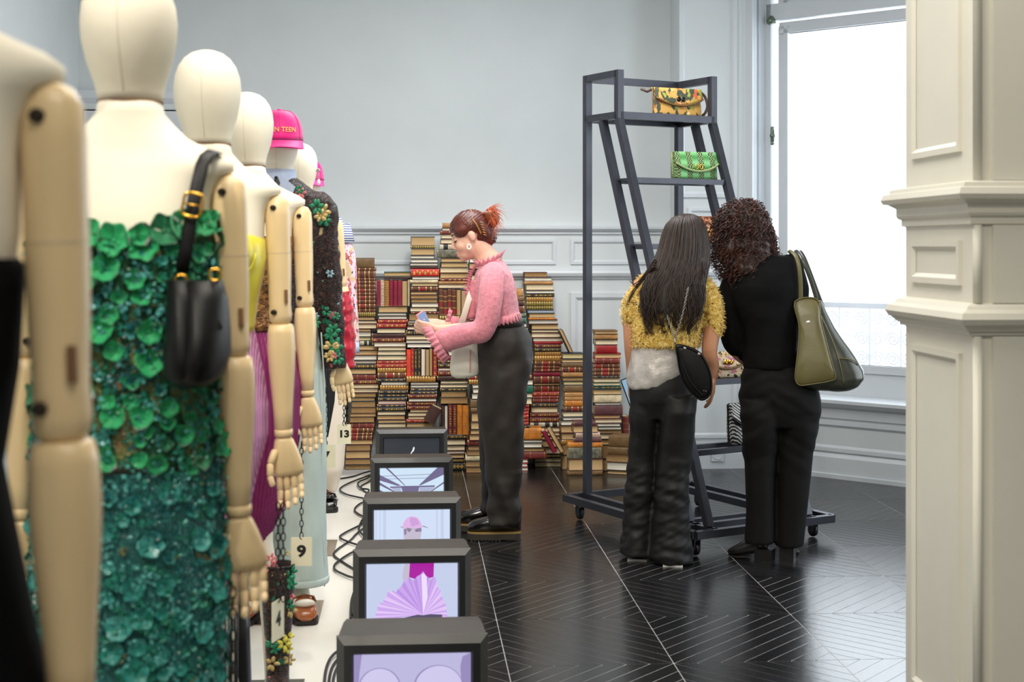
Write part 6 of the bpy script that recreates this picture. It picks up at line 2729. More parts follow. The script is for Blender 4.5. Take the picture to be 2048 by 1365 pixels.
def hand_lumps(mb, w, d, n, side, curls, s=1.0, thumb=0.4, spread=0.0):
    """w wrist, d pointing to the fingers, n where the palm faces, side +1/-1 puts the thumb on d x n"""
    d = Vector(d).normalized()
    n = Vector(n)
    n = (n - d * n.dot(d)).normalized()
    sd = d.cross(n) * side
    w = Vector(w)
    mb.tube([w - d * 0.02, w + d * 0.015 * s, w + d * 0.05 * s, w + d * 0.088 * s], [(0.023 * s, 0.017 * s), (0.028 * s, 0.016 * s), (0.039 * s, 0.0145 * s), (0.039 * s, 0.0125 * s)], 14, up=tuple(n))
    lens = [(0.036, 0.024, 0.020), (0.040, 0.027, 0.021), (0.037, 0.025, 0.020), (0.029, 0.019, 0.018)]
    for i in range(4):
        b = w + d * (0.084 * s) + sd * ((0.029 - 0.0195 * i) * s)
        ang = 0.0
        pts, rad = [b - d * 0.012], [0.0098 * s]
        p = b
        pts.append(p)
        rad.append(0.0096 * s)
        fan = sd * ((1.5 - i) * spread)
        for k in range(3):
            ang += curls[i] * (0.6, 1.0, 0.8)[k]
            dv = (d * math.cos(ang) + n * math.sin(ang) + fan).normalized()
            p = p + dv * (lens[i][k] * s)
            pts.append(p)
            rad.append((0.0090 - 0.0008 * k - (0.0008 if i == 3 else 0)) * s)
        mb.tube(pts, rad, 9)
        mb.ball(p, rad[-1], 8, 6)
    b = w + d * (0.022 * s) + sd * (0.022 * s)
    dv = (d * 0.75 + sd * 0.55 + n * thumb).normalized()
    p1 = b + dv * (0.040 * s)
    p2 = p1 + (d * 0.95 + sd * 0.12 + n * thumb).normalized() * (0.030 * s)
    p3 = p2 + (d * 0.98 - sd * 0.1 + n * thumb * 0.7).normalized() * (0.024 * s)
    mb.tube([b - dv * 0.005, b + dv * 0.015, p1, p2, p3], [0.014 * s, 0.0135 * s, 0.0112 * s, 0.0102 * s, 0.0088 * s], 10)
    mb.ball(p3, 0.0088 * s, 8, 6)


def ruffle(pts, normals, depth, amp, freq, m, name, parent, n=120, closed=False, t=0.0025):
    """wavy band hanging from a line; normals give the outward direction per point, depth a vector"""
    path = spline(pts, n, closed)
    nn = spline(normals, n, closed)
    L = len(path)
    depth = Vector(depth)
    R = []
    for i in range(L):
        w = math.sin(i * freq)
        a = path[i]
        k = nn[i].normalized()
        b = a + depth * 0.5 + k * (amp * 0.5 * w + amp * 0.35)
        c = a + depth * (1.0 + 0.12 * w) + k * (amp * w + amp * 0.8)
        R.append([a + k * t, b + k * t, c + k * t, c - k * t, b - k * t, a - k * t])
    mb = MB()
    mb.rings(R, cap=not closed)
    return mb.build(name, m, parent, True)


# ------------------------------------------------------------------ woman in the pink cardigan
A = Figure(1010, 7.2, 'woman with auburn updo in pink cardigan photographing with a phone')
ra = A.root
mb = MB()
hf, hu = Vector((-0.93, -0.06, -0.36)), Vector((-0.36, 0, 0.93))
HC = A.P(939, 472, 0.0)
q, HM = head_lumps(mb, HC, hf, hu, 1.0)
A.chain(mb, [(955, 488, 0, (0.052, 0.056)), (968, 508, 0, (0.050, 0.055)), (982, 530, 0, (0.064, 0.075))])
A.ovals(mb, [(524, 966, 1004, 0.10), (545, 956, 1018, 0.15), (590, 955, 1024, 0.14), (640, 965, 1030, 0.12), (700, 965, 1050, 0.15), (740, 965, 1050, 0.15)])
for y, (sh, el, wr) in ((-1, ((984, 556, -0.15), (966, 660, -0.19), (874, 660, -0.13))), (1, ((984, 556, 0.15), (952, 662, 0.17), (892, 650, 0.0)))):
    A.chain(mb, [sh + (0.045,), ((sh[0] + el[0]) / 2, (sh[1] + el[1]) / 2, (sh[2] + el[2]) / 2, 0.042), el + (0.036,), ((el[0] + wr[0]) / 2, (el[1] + wr[1]) / 2, (el[2] + wr[2]) / 2, 0.034), wr + (0.024,)])
    A.chain(mb, [(1005, 730, 0.075 * y, 0.085), (1005, 860, 0.08 * y, 0.062), (1008, 940, 0.08 * y, 0.05), (1010, 1025, 0.085 * y, 0.030), (1004, 1040, 0.09 * y, 0.026)])
wn_, wf_ = A.P(874, 660, -0.13), A.P(892, 650, 0.0)
hand_lumps(mb, wn_, (-0.92, 0.25, 0.12), (0.15, 0.9, 0.35), 1, (0.55, 0.62, 0.70, 0.75), 0.95, thumb=0.5)
hand_lumps(mb, wf_, (-0.97, -0.22, -0.02), (0.0, -0.9, 0.40), -1, (0.5, 0.6, 0.7, 0.75), 0.95, thumb=0.4)
bake(mb, 0.0048, 4, 'body', skin_a, ra)
# lashes, brow and lips
for x in (-1, 1):
    mb = MB()
    mb.tube([q(0.018 * x, 0.080, -0.001), q(0.031 * x, 0.0835, -0.005), q(0.045 * x, 0.073, -0.001), q(0.050 * x, 0.072, 0.001)], [0.0014, 0.0032, 0.0024, 0.001], 6)
    mb.build('eyelash', lash_m, ra, True)
    mb = MB()
    mb.tube([q(0.014 * x, 0.0855, 0.030), q(0.032 * x, 0.081, 0.035), q(0.048 * x, 0.066, 0.030)], [0.0022, 0.003, 0.0014], 6)
    mb.build('eyebrow', lash_m, ra, True)
mb = MB()
mb.ball(q(0, 0.0955, -0.063), (0.017, 0.005, 0.005), 12, 7, HM)
mb.ball(q(0, 0.0935, -0.075), (0.015, 0.005, 0.005), 12, 7, HM)
mb.build('lips', lip_m, ra, True)
# hair: sleek cap drawn back, twist, claw clip, spray of ends
hair_a = mat('auburn_hair', (86, 38, 28), rough=0.34, var=0.45, scale=30, stretch=(1, 1, 1), bump=0.5, bscale=90)
hair_o = mat('copper_hair_ends', (190, 84, 44), rough=0.4, var=0.35, scale=40)
mb = MB()
mb.ball(q(0, -0.016, 0.046), (0.081, 0.101, 0.084), 28, 18, HM)
for x in (-1, 1):
    mb.ball(q(0.045 * x, 0.020, 0.040), (0.036, 0.052, 0.040), 16, 10, HM)
mb.ball(q(0, -0.060, 0.000), (0.066, 0.066, 0.072), 24, 15, HM)
mb.ball(q(0, -0.088, -0.035), (0.05, 0.045, 0.05), 20, 12, HM)
o = bake(mb, 0.006, 5, 'hair', hair_a, ra, disp=lambda p: 0.0022 * math.sin(((Vector(p) - HC).normalized()).dot(HM @ Vector((0.2, 0.3, 1))) * 60))
mb = MB()
bun = q(0, -0.105, 0.055)
for i in range(34):
    a = i / 34 * 2 * PI
    pts = [q(0.0, -0.075, 0.08) + HM @ Vector((0.02 * math.cos(a), 0.01 * math.sin(a), 0)), bun + HM @ Vector((0.032 * math.cos(a), -0.02 + 0.03 * math.sin(a), 0.02)), bun + HM @ Vector((0.03 * math.cos(a), -0.03 + 0.03 * math.sin(a), -0.03)), q(0.01 * math.cos(a), -0.10, -0.02)]
    mb.tube(spline(pts, 12), 0.008, 6)
mb.build('hair_twist', mat('chestnut_hair', (132, 66, 34), rough=0.4, var=0.4, scale=40), ra, True)
mb = MB()
rg = random.Random(4)
for i in range(210):
    st = bun + HM @ Vector((rg.uniform(-0.02, 0.02), -0.02, rg.uniform(-0.02, 0.035)))
    an_ = rg.uniform(-0.75, 1.15)
    rl_ = rg.uniform(18, 46) * (1.25 if rg.random() < 0.15 else 1)
    e_ = A.P(962 + rl_ * math.cos(an_), 440 + rl_ * math.sin(an_) * 1.1, rg.uniform(-0.07, 0.06))
    md = (st + e_) / 2 + Vector((rg.uniform(-0.005, 0.02), 0, rg.uniform(0.0, 0.03)))
    mb.tube(spline([st, md, e_], 8), [0.0022 * (1 - t / 9.5) for t in range(9)], 4)
mb.build('hair_spray', hair_o, ra, True)
clip_m = mat('tortoise_clip', (168, 112, 46), rough=0.25, var=0.4, scale=50, coat=0.5)
mb = MB()
mb.tube(spline([A.P(942, 420, -0.02), A.P(944, 436, -0.06), A.P(954, 452, -0.075), A.P(962, 468, -0.06)], 14), [(0.004, 0.007)] * 15, 8)
for i in range(6):
    a_ = A.P(960 + i * 1.4, 444 + i * 5, -0.07)
    mb.tube([a_, a_ + Vector((0.016, 0.0, -0.006))], [0.0035, 0.002], 6)
mb.build('claw_clip', clip_m, ra, True)
mb = MB()
ec = A.P(938, 494, -0.085)
mb.tube([ec + Vector((0.009 * math.cos(a), 0, 0.0125 * math.sin(a))) for a in [2 * PI * i / 16 for i in range(16)]], 0.0040, 8, close=True)
mb.build('hoop_earring', pearl, ra, True)
# cardigan
pink = mat('pink_mohair_knit', (222, 138, 152), rough=0.95, var=0.16, scale=60, bump=0.8, bscale=240, sheen=0.3, distance=0.006)
mb = MB()
A.ovals(mb, [(520, 968, 1002, 0.085), (530, 958, 1013, 0.13), (548, 950, 1024, 0.172), (575, 945, 1030, 0.176), (600, 943, 1035, 0.168), (622, 946, 1037, 0.160), (632, 950, 1038, 0.156)])
A.chain(mb, [(986, 546, -0.125, 0.058), (983, 575, -0.178, 0.062), (977, 620, -0.205, 0.060), (966, 660, -0.205, 0.058), (938, 668, -0.185, 0.056), (908, 674, -0.16, (0.060, 0.062)), (888, 680, -0.145, (0.062, 0.074))], 20)
A.chain(mb, [(986, 546, 0.125, 0.058), (978, 590, 0.175, 0.056), (955, 655, 0.175, 0.05), (925, 655, 0.08, 0.045), (905, 648, 0.03, 0.042)], 18)
bake(mb, 0.008, 4, 'cardigan', pink, ra, disp=lambda p: 0.006 * nz(p, 12, 12, 9, 2) + 0.0022 * nz(p, 70, 70, 70, 1))
mb = MB()
A.ovals(mb, [(560, 936, 965, 0.10), (600, 930, 960, 0.10), (632, 924, 958, 0.09), (637, 924, 956, 0.085)], n=24)
bake(mb, 0.008, 3, 'front_panel', pink, ra, disp=lambda p: 0.004 * nz(p, 30, 30, 6, 2))
pts, nr = [], []
for i in range(16):
    a = 2 * PI * i / 16
    pts.append(A.P(978, 522, 0) + Vector((0.066 * math.cos(a), 0.105 * math.sin(a), 0.026 * math.cos(a) - 0.012 * abs(math.sin(a)))))
    nr.append(Vector((math.cos(a), math.sin(a), 0.5)))
ruffle(pts, nr, (0, 0, 0.022), 0.012, 1.25, pink, 'neck_ruffle', ra, 96, True)
c_ = A.P(994, 632, 0)
pts, nr = [], []
for i in range(20):
    a = -0.35 * PI + 1.25 * PI * i / 19 - PI / 2 + 0.25
    pts.append(c_ + Vector((0.112 * math.cos(a), 0.158 * math.sin(a), 0.02 * math.cos(a))))
    nr.append(Vector((math.cos(a), math.sin(a), 0)))
ruffle(pts, nr, (0, 0, -0.040), 0.010, 1.2, pink, 'hem_ruffle', ra, 130)
cc = A.P(882, 684, -0.145)
pts, nr = [], []
ax = Vector((-0.8, 0.1, -0.45)).normalized()
s1 = Vector((0, 1, 0.1)).normalized()
s2 = ax.cross(s1).normalized()
for i in range(16):
    a = 2 * PI * i / 16
    pts.append(cc + s1 * (0.06 * math.cos(a)) + s2 * (0.088 * math.sin(a)))
    nr.append(s1 * math.cos(a) + s2 * math.sin(a))
ruffle(pts, nr, ax * 0.042, 0.010, 1.1, pink, 'cuff_ruffle', ra, 112, True)
cc = A.P(900, 640, 0.03)
pts, nr = [], []
ax = Vector((-0.9, -0.2, 0.25)).normalized()
s2 = ax.cross(s1).normalized()
for i in range(12):
    a = 2 * PI * i / 12
    pts.append(cc + s1 * (0.036 * math.cos(a)) + s2 * (0.046 * math.sin(a)))
    nr.append(s1 * math.cos(a) + s2 * math.sin(a))
ruffle(pts, nr, ax * 0.02, 0.006, 1.1, pink, 'cuff_ruffle', ra, 72, True)
fr = [A.P(px, py, y) for px, py, y in ((956, 530, -0.10), (946, 545, -0.09), (941, 565, -0.08), (938, 590, -0.08))]
ruffle(fr, [Vector((-1, -0.4, 0))] * 4, (-0.012, -0.01, 0), 0.010, 1.3, pink, 'front_ruffle', ra, 60)
# trousers
trou = mat('charcoal_brown_twill', (40, 35, 32), rough=0.6, var=0.12, scale=12, bump=0.2, bscale=400, spec=0.3)
mb = MB()
A.ovals(mb, [(636, 962, 1040, 0.128), (655, 956, 1050, 0.145), (680, 954, 1063, 0.165), (705, 953, 1068, 0.172), (735, 954, 1066, 0.17), (765, 957, 1058, 0.15)])
A.ovals(mb, [(720, 954, 1064, 0.085, -0.078), (770, 955, 1058, 0.095, -0.082), (820, 959, 1050, 0.095, -0.085), (870, 963, 1046, 0.09, -0.085), (930, 969, 1042, 0.085, -0.085), (990, 974, 1041, 0.082, -0.085), (1030, 974, 1042, 0.084, -0.085), (1048, 971, 1043, 0.086, -0.085)])
A.ovals(mb, [(720, 954, 1060, 0.085, 0.078), (770, 955, 1052, 0.095, 0.09), (820, 955, 1044, 0.09, 0.10), (870, 957, 1036, 0.085, 0.11), (930, 960, 1026, 0.08, 0.12), (990, 963, 1020, 0.078, 0.125), (1022, 962, 1020, 0.08, 0.125)])


def folds_a(p):
    k = 0.013 * nz((p[0] + 0.35 * p[2], p[1], p[2]), 14, 5, 5, 1) + 0.010 * nz((p[0] - 0.6 * p[2], p[1], p[2]), 11, 5, 9, 6)
    if p[2] < 0.35:
        k += 0.007 * nz(p, 6, 6, 22, 9)
    return k


bake(mb, 0.010, 5, 'trousers', trou, ra, disp=folds_a)
mb = MB()
A.ovals(mb, [(627, 961, 1040, 0.131), (637, 959, 1043, 0.136), (652, 957, 1049, 0.148)])
mb.build('waistband', trou, ra, True)
purple = pattern('purple_sequin_top', (92, 44, 66), [((196, 120, 150), 60, 0.55, 1, (1, 1, 1))], rough=0.4)
mb = MB()
A.ovals(mb, [(612, 958, 1030, 0.128), (632, 956, 1034, 0.130), (645, 956, 985, 0.12)])
mb.build('undershirt', purple, ra, True)
mb = MB()
mb.tube([A.P(1022, 548, -0.16), A.P(955, 526, -0.10)], 0.0001, 4)
# platform shoes
shoe_m = mat('polished_black_brogue', (16, 15, 15), rough=0.18, var=0.2, coat=0.5)
welt_m = mat('yellow_welt_stitching', (150, 122, 70), rough=0.6)
psole = mat('dark_platform_sole', (52, 48, 40), rough=0.55, var=0.15)


def brogue(fig, toe, heel, y, zb, L, label_dummy, dirx=-1):
    """shoe part meshes in the figure frame: toe towards -x"""
    root = fig.root
    base = fig.P(heel, 1000, y)
    x1 = base.x
    x0 = x1 - L
    grp = MB()
    rows = [(0.0, 0.012, 0.022), (0.03, 0.028, 0.042), (0.10, 0.040, 0.056), (0.25, 0.047, 0.066), (0.42, 0.046, 0.078), (0.58, 0.040, 0.088), (0.75, 0.036, 0.10), (0.90, 0.033, 0.10), (0.98, 0.024, 0.09), (1.0, 0.010, 0.07)]
    R = []
    for (t, hw, h) in rows:
        x = x0 + L * t
        R.append([(x, y + hw * math.copysign(abs(math.cos(a)) ** 0.8, math.cos(a)), zb + 0.042 + h / 2 + h / 2 * math.copysign(abs(math.sin(a)) ** 0.8, math.sin(a))) for a in [2 * PI * i / 18 for i in range(18)]])
    grp.rings(R)
    up = grp.build('shoe', shoe_m, root, True)
    mb = MB()
    outl = [(x0 + L * t, y + hw + 0.006) for t, hw, h in rows] + [(x0 + L * t, y - hw - 0.006) for t, hw, h in rows[::-1]]
    mb.poly([(x, yy, zb + 0.036) for x, yy in outl], 0.007, (0, 0, 1))
    mb.build('welt', welt_m, up)
    mb = MB()
    mb.poly([(x, yy, zb + 0.006) for x, yy in outl], 0.030, (0, 0, 1))
    mb.build('sole', psole, up)
    mb = MB()
    for k in range(9):
        xa = x0 + L * (0.06 + 0.065 * k)
        mb.box(xa, xa + L * 0.04, y - 0.045, y + 0.045, zb, zb + 0.007)
    mb.box(x0 + L * 0.74, x0 + L * 0.99, y - 0.034, y + 0.034, zb, zb + 0.007)
    mb.build('tread', psole, up)
    mb = MB()
    for k in range(4):
        xa = x0 + L * (0.40 + 0.045 * k)
        mb.tube([(xa, y - 0.03, zb + 0.098 + 0.008 * k), (xa + 0.004, y, zb + 0.112 + 0.008 * k), (xa, y + 0.03, zb + 0.098 + 0.008 * k)], 0.0024, 6)
    mb.build('laces', shoe_m, up, True)
    return up


brogue(A, 935, 1042, -0.085, 0.0, 0.268, '')
brogue(A, 935, 1010, 0.13, 0.0, 0.262, '')
# phone held in both hands
phone_case = mat('coral_phone_case', (236, 150, 144), rough=0.4)
ph_scr = glow('phone_screen_blue', (150, 178, 222), 0.8)
pa, pb = A.P(857, 664, -0.06), A.P(840, 625, -0.075)
pz = (pb - pa).normalized()
pn = Vector((0.78, -0.58, 0.2))
pn = (pn - pz * pn.dot(pz)).normalized()
pxv = pz.cross(pn)
phone = thing('phone', 'coral-cased smartphone held by the woman in pink', 'phone', tuple(ra.matrix_basis @ ((pa + pb) / 2)))
M3 = Matrix((pxv, pn, pz)).transposed()
RZ = Matrix.Rotation(ra.rotation_euler.z, 3, 'Z')
ML = (pb - pa).length / 2
mb = MB()
mb.box(-0.036, 0.036, -0.0055, 0.0045, -ML - 0.02, ML, M=(RZ @ M3).to_4x4())
bevel(mb.build('case', phone_case, phone), 0.003)
mb = MB()
mb.box(-0.032, 0.032, 0.0045, 0.0052, -ML - 0.016, ML - 0.005, M=(RZ @ M3).to_4x4())
mb.build('screen', ph_scr, phone)
# canvas tote
canv = mat('natural_canvas', (222, 218, 204), rough=0.85, var=0.06, scale=10, bump=0.2, bscale=500)
tote = thing('canvas_tote', 'off-white canvas tote hanging in front of the dark trousers', 'bag', tuple(ra.location), ra.rotation_euler.z)
mb = MB()
A.ovals(mb, [(640, 918, 958, 0.010, -0.02), (665, 912, 962, 0.022, -0.03), (700, 905, 962, 0.034, -0.03), (735, 901, 962, 0.038, -0.03), (750, 903, 958, 0.034, -0.03), (757, 912, 940, 0.018, -0.03)], n=28, power=2.6)
bake(mb, 0.007, 4, 'bag_body', canv, tote, disp=lambda p: 0.009 * nz(p, 14, 14, 7, 3))
mb = MB()
mb.tube(spline([A.P(918, 660, -0.05), A.P(926, 640, -0.085), A.P(936, 606, -0.10), A.P(944, 582, -0.08), A.P(958, 560, -0.02)], 24), [(0.016, 0.002)] * 25, 8, up=(0, -1, 0))
mb.build('strap', canv, tote, True)
mb = MB()
mb.tube([A.P(941, 700, -0.075), A.P(940, 745, -0.075)], 0.003, 6)
mb.build('cord', pink, tote)

# ------------------------------------------------------------------ woman in the yellow jacket
B = Figure(1320, 6.66, 'woman with long dark hair in a fuzzy yellow jacket')
rb = B.root
mb = MB()
HB = B.P(1371, 482, 0.03)
qb, HMB = head_lumps(mb, HB, (0.25, 0.95, -0.18), (0.05, 0.12, 0.99), 1.0)
B.chain(mb, [(1366, 510, 0.01, 0.052), (1356, 535, 0.0, 0.052), (1348, 560, 0.0, 0.06)])
B.ovals(mb, [(556, 1300, 1395, 0.07), (600, 1275, 1405, 0.10), (660, 1275, 1390, 0.10), (720, 1272, 1378, 0.10), (780, 1282, 1368, 0.08), (830, 1285, 1365, 0.075)])
B.chain(mb, [(1282, 575, 0, 0.045), (1264, 630, 0, 0.04), (1263, 690, -0.01, 0.035), (1264, 735, 0.03, 0.028), (1262, 768, 0.06, 0.021)])
B.chain(mb, [(1410, 578, 0, 0.045), (1424, 640, -0.01, 0.042), (1418, 700, -0.03, 0.037), (1424, 730, 0.0, 0.032), (1425, 752, 0.02, 0.024)])
hand_lumps(mb, B.P(1262, 768, 0.06), (-0.10, 0.45, -0.88), (0.9, 0.2, 0.0), 1, (0.7, 0.75, 0.8, 0.85), 0.78, thumb=0.4)
hand_lumps(mb, B.P(1425, 754, 0.02), (-0.02, 0.15, -0.99), (-0.95, 0.1, 0.0), -1, (0.3, 0.35, 0.35, 0.4), 0.9)
for s, rows in ((-1, ((1292, 830), (1284, 960), (1276, 1085))), (1, ((1353, 830), (1346, 970), (1344, 1095)))):
    B.chain(mb, [(rows[0][0], rows[0][1], 0, 0.055), (rows[1][0], rows[1][1], 0, 0.045), (rows[2][0], rows[2][1], 0, 0.036)])
bake(mb, 0.0055, 4, 'body', skin_b, rb)
# jacket with its shaggy pile
yjk = pattern('mustard_boucle', (216, 176, 78), [((236, 208, 124), 60, 0.52, 2, (1, 1, 1)), ((138, 96, 34), 42, 0.60, 5, (1, 1, 1))], rough=0.9, bump=1.0, bscale=130, sheen=0.2)
mb = MB()
B.ovals(mb, [(549, 1310, 1392, 0.075), (556, 1292, 1404, 0.09), (575, 1274, 1420, 0.112), (610, 1264, 1414, 0.13), (650, 1261, 1408, 0.132), (680, 1259, 1402, 0.13), (694, 1259, 1399, 0.13)])
B.chain(mb, [(1292, 572, 0.0, 0.055), (1272, 605, 0.0, 0.056), (1264, 645, 0.0, 0.046)], 18)
B.chain(mb, [(1400, 572, 0.0, 0.058), (1420, 612, -0.01, 0.060), (1428, 656, -0.015, 0.044)], 18)
jb = bake(mb, 0.010, 3, 'jacket', yjk, rb, disp=lambda p: 0.008 * nz(p, 9, 9, 9, 2) + 0.004 * nz(p, 60, 60, 60, 3))
rg = random.Random(8)
yt = [mat('mustard_yarn_%d' % i, c, rough=0.9, var=0.2) for i, c in enumerate([(232, 196, 100), (244, 222, 150), (196, 150, 58), (120, 82, 30)])]
fz = [MB(), MB(), MB(), MB()]
V = [v.co.copy() for v in jb.data.vertices]
N = [v.normal.copy() for v in jb.data.vertices]
for i in range(11000):
    k = rg.randrange(len(V))
    p, nr_ = V[k], N[k]
    if nr_.y > 0.5:
        continue
    d_ = (nr_ * 0.6 + Vector((rg.uniform(-0.9, 0.9), rg.uniform(-0.9, 0.9), rg.uniform(-1.2, 0.6)))).normalized()
    L = rg.uniform(0.008, 0.018)
    s_ = d_.orthogonal().normalized() * 0.0011
    t_ = d_.cross(s_)
    p = p - nr_ * 0.001 + Vector((rg.uniform(-1, 1), rg.uniform(-1, 1), rg.uniform(-1, 1))) * 0.004
    w = rg.choices((0, 1, 2, 3), (5, 4, 3, 1.4))[0]
    mid = p + d_ * (L * 0.55) + nr_ * 0.002
    fz[w].add([p - s_, p + s_, mid + s_ * 0.8, mid - s_ * 0.8, p + d_ * L - Vector((0, 0, 0.002))], [(0, 1, 2, 3), (3, 2, 4)])
for k in range(4):
    tag(fz[k].build('yarn_pile', yt[k], jb), kind='stuff')
# blouse and trousers
silver_m = mat('silver_grey_crepe', (188, 182, 176), rough=0.38, var=0.16, scale=14, metal=0.15, bump=0.5, bscale=90)
mb = MB()
B.ovals(mb, [(680, 1264, 1394, 0.112), (715, 1260, 1384, 0.125), (745, 1255, 1374, 0.14), (762, 1255, 1362, 0.14), (774, 1258, 1326, 0.135), (779, 1262, 1296, 0.11)])
bake(mb, 0.010, 4, 'blouse', silver_m, rb, disp=lambda p: 0.010 * nz((p[0] + 0.4 * p[2], p[1], p[2]), 14, 10, 8, 4) + 0.004 * nz(p, 40, 40, 30, 4))
blackp = mat('black_crinkled_cotton', (20, 19, 18), rough=0.6, var=0.2, scale=14, bump=0.3, bscale=60, spec=0.3)
mb = MB()
B.ovals(mb, [(742, 1262, 1386, 0.115), (770, 1259, 1391, 0.135), (800, 1258, 1393, 0.140), (835, 1262, 1388, 0.11)])
B.ovals(mb, [(790, 1262, 1324, 0.12), (820, 1258, 1322, 0.135), (860, 1259, 1319, 0.12), (910, 1256, 1313, 0.095), (970, 1251, 1311, 0.10), (1030, 1247, 1309, 0.11), (1075, 1241, 1308, 0.125), (1102, 1237, 1310, 0.14), (1107, 1240, 1308, 0.135)], yc=0.02)
B.ovals(mb, [(790, 1318, 1390, 0.12), (820, 1318, 1393, 0.14), (860, 1317, 1391, 0.12), (910, 1314, 1384, 0.10), (970, 1311, 1378, 0.105), (1030, 1306, 1377, 0.115), (1080, 1300, 1382, 0.13), (1112, 1296, 1388, 0.145), (1120, 1298, 1388, 0.14)], yc=-0.03)


def folds_b(p):
    k = 0.010 * nz((p[0] - 0.4 * p[2], p[1], p[2]), 7, 6, 9, 3)
    low = max(0.0, min(1.0, (0.55 - p[2]) / 0.2))
    k += low * (0.010 * nz((p[0], p[1], p[2] + 0.3 * p[0]), 8, 8, 26, 7) + 0.006 * nz((p[0], p[1], p[2] - 0.4 * p[0]), 16, 12, 45, 2))
    return k


bake(mb, 0.0085, 3, 'trousers', blackp, rb, disp=folds_b)
for (px, y, lab) in ((1275, 0.06, ''), (1345, -0.04, '')):
    mb = MB()
    c = B.P(px, 1110, y)
    mb.tube([(c.x, y - 0.10, 0.022), (c.x, y - 0.03, 0.028), (c.x, y + 0.06, 0.024), (c.x + 0.02, y + 0.14, 0.018)], [(0.03, 0.02), (0.04, 0.026), (0.042, 0.022), (0.02, 0.014)], 14)
    sh_ = mb.build('shoe', shoe_m, rb, True)
    mb = MB()
    mb.box(c.x - 0.045, c.x + 0.045, y - 0.115, y + 0.15, 0.0, 0.010)
    mb.build('sole', mat('pale_shoe_sole', (206, 204, 200), rough=0.4), sh_)
mb = MB()
bc = B.P(1425, 743, 0.015)
mb.tube([bc + Vector((0.029 * math.cos(a), 0.029 * math.sin(a), 0.003 * math.cos(a))) for a in [2 * PI * i / 20 for i in range(20)]], 0.0025, 6, close=True)
mb.build('bracelet', tie_m, rb, True)
# long dark hair
hair_b = mat('dark_brown_hair', (38, 26, 20), rough=0.46, var=0.5, scale=24, stretch=(3, 3, 0.4), bump=0.4, bscale=60)
hair_b2 = mat('brown_hair_highlights', (62, 42, 31), rough=0.42, var=0.35, scale=30)
HROWS = [(429, 1364, 1384), (436, 1346, 1398), (450, 1333, 1408), (470, 1325, 1414), (495, 1319, 1417), (520, 1311, 1416), (545, 1300, 1410), (570, 1291, 1404), (600, 1286, 1400), (625, 1290, 1393), (645, 1297, 1384)]
HB_ = [0.02, 0.06, 0.088, 0.10, 0.10, 0.085, 0.06, 0.045, 0.035, 0.028, 0.018]
HY = [0.01, 0.01, 0.01, 0.01, -0.005, -0.035, -0.075, -0.10, -0.115, -0.125, -0.13]
mb = MB()
B.ovals(mb, [(r[0], r[1] + 4 + max(0, r[0] - 540) * 0.14, r[2] - 4 - max(0, r[0] - 540) * 0.14, b, y) for r, b, y in list(zip(HROWS, HB_, HY))[:10]], n=40, power=2.1)
hb = bake(mb, 0.007, 3, 'hair', hair_b, rb, disp=lambda p: 0.006 * nz(p, 50, 50, 5, 3) + 0.006 * nz(p, 20, 20, 4, 1))


def lerp_row(t):
    """t from 0 (crown) to 1 (ends): py, x0, x1, b, y"""
    f = t * (len(HROWS) - 1)
    k = min(int(f), len(HROWS) - 2)
    f -= k
    a, b = HROWS[k], HROWS[k + 1]
    return tuple(a[i] + (b[i] - a[i]) * f for i in range(3)) + (HB_[k] + (HB_[k + 1] - HB_[k]) * f, HY[k] + (HY[k + 1] - HY[k]) * f)


rg = random.Random(21)
st = [MB(), MB()]
for i in range(480):
    a = PI + rg.uniform(-0.12, 1.12) * PI
    t1 = rg.uniform(0.78, 1.06)
    wob = rg.uniform(0, 6)
    amp = rg.uniform(0.004, 0.018)
    pts, rad = [], []
    nn_ = 16
    ext = rg.choice((0, 0, 0.3, 0.8))
    for k in range(nn_):
        t = t1 * k / (nn_ - 1)
        py, x0, x1, b, y = lerp_row(min(t, 1.0))
        py += max(0, t - 1.0) * 400
        c = B.P((x0 + x1) / 2, py, y)
        hw = (x1 - x0) / 2 * (B.d + y) / FPX
        lift = 1.02 + 0.02 * math.sin(wob + i)
        late = max(0, t - 0.40)
        pts.append(c + Vector((hw * lift * math.cos(a + 0.10 * math.sin(wob + t * 9) * (late * 2 + 0.1)), b * lift * math.sin(a), 0)) + Vector((amp * math.sin(wob + t * 17) * late * 3.2, -0.004 * ext, -0.05 * late * ext)))
        rad.append(0.0034 * (1 - 0.75 * (k / (nn_ - 1)) ** 2))
    st[0 if rg.random() < 0.72 else 1].tube(pts, rad, 5)
# a few loose locks falling over the left shoulder and at the ends
for (P_, ) in (([(1310, 530), (1285, 560), (1262, 590), (1254, 612)],), ([(1314, 520), (1290, 552), (1270, 572), (1262, 560)],), ([(1300, 620), (1294, 640), (1300, 660), (1306, 668)],), ([(1345, 630), (1350, 655), (1346, 670), (1352, 680)],), ([(1380, 610), (1384, 640), (1376, 662), (1382, 672)],), ([(1322, 640), (1330, 660), (1340, 672), (1336, 690)],), ([(1405, 520), (1402, 545), (1401, 552), (1401, 556)],)):
    for j in range(7):
        pts = [B.P(px + rg.uniform(-4, 4), py + rg.uniform(-4, 4), -0.13 if px > 1290 else -0.06) for px, py in P_]
        st[j % 2].tube(spline(pts, 12), [0.0035 * (1 - k / 14) for k in range(13)], 5)
st[0].build('hair_strands', hair_b, hb, True)
st[1].build('hair_strands', hair_b2, hb, True)
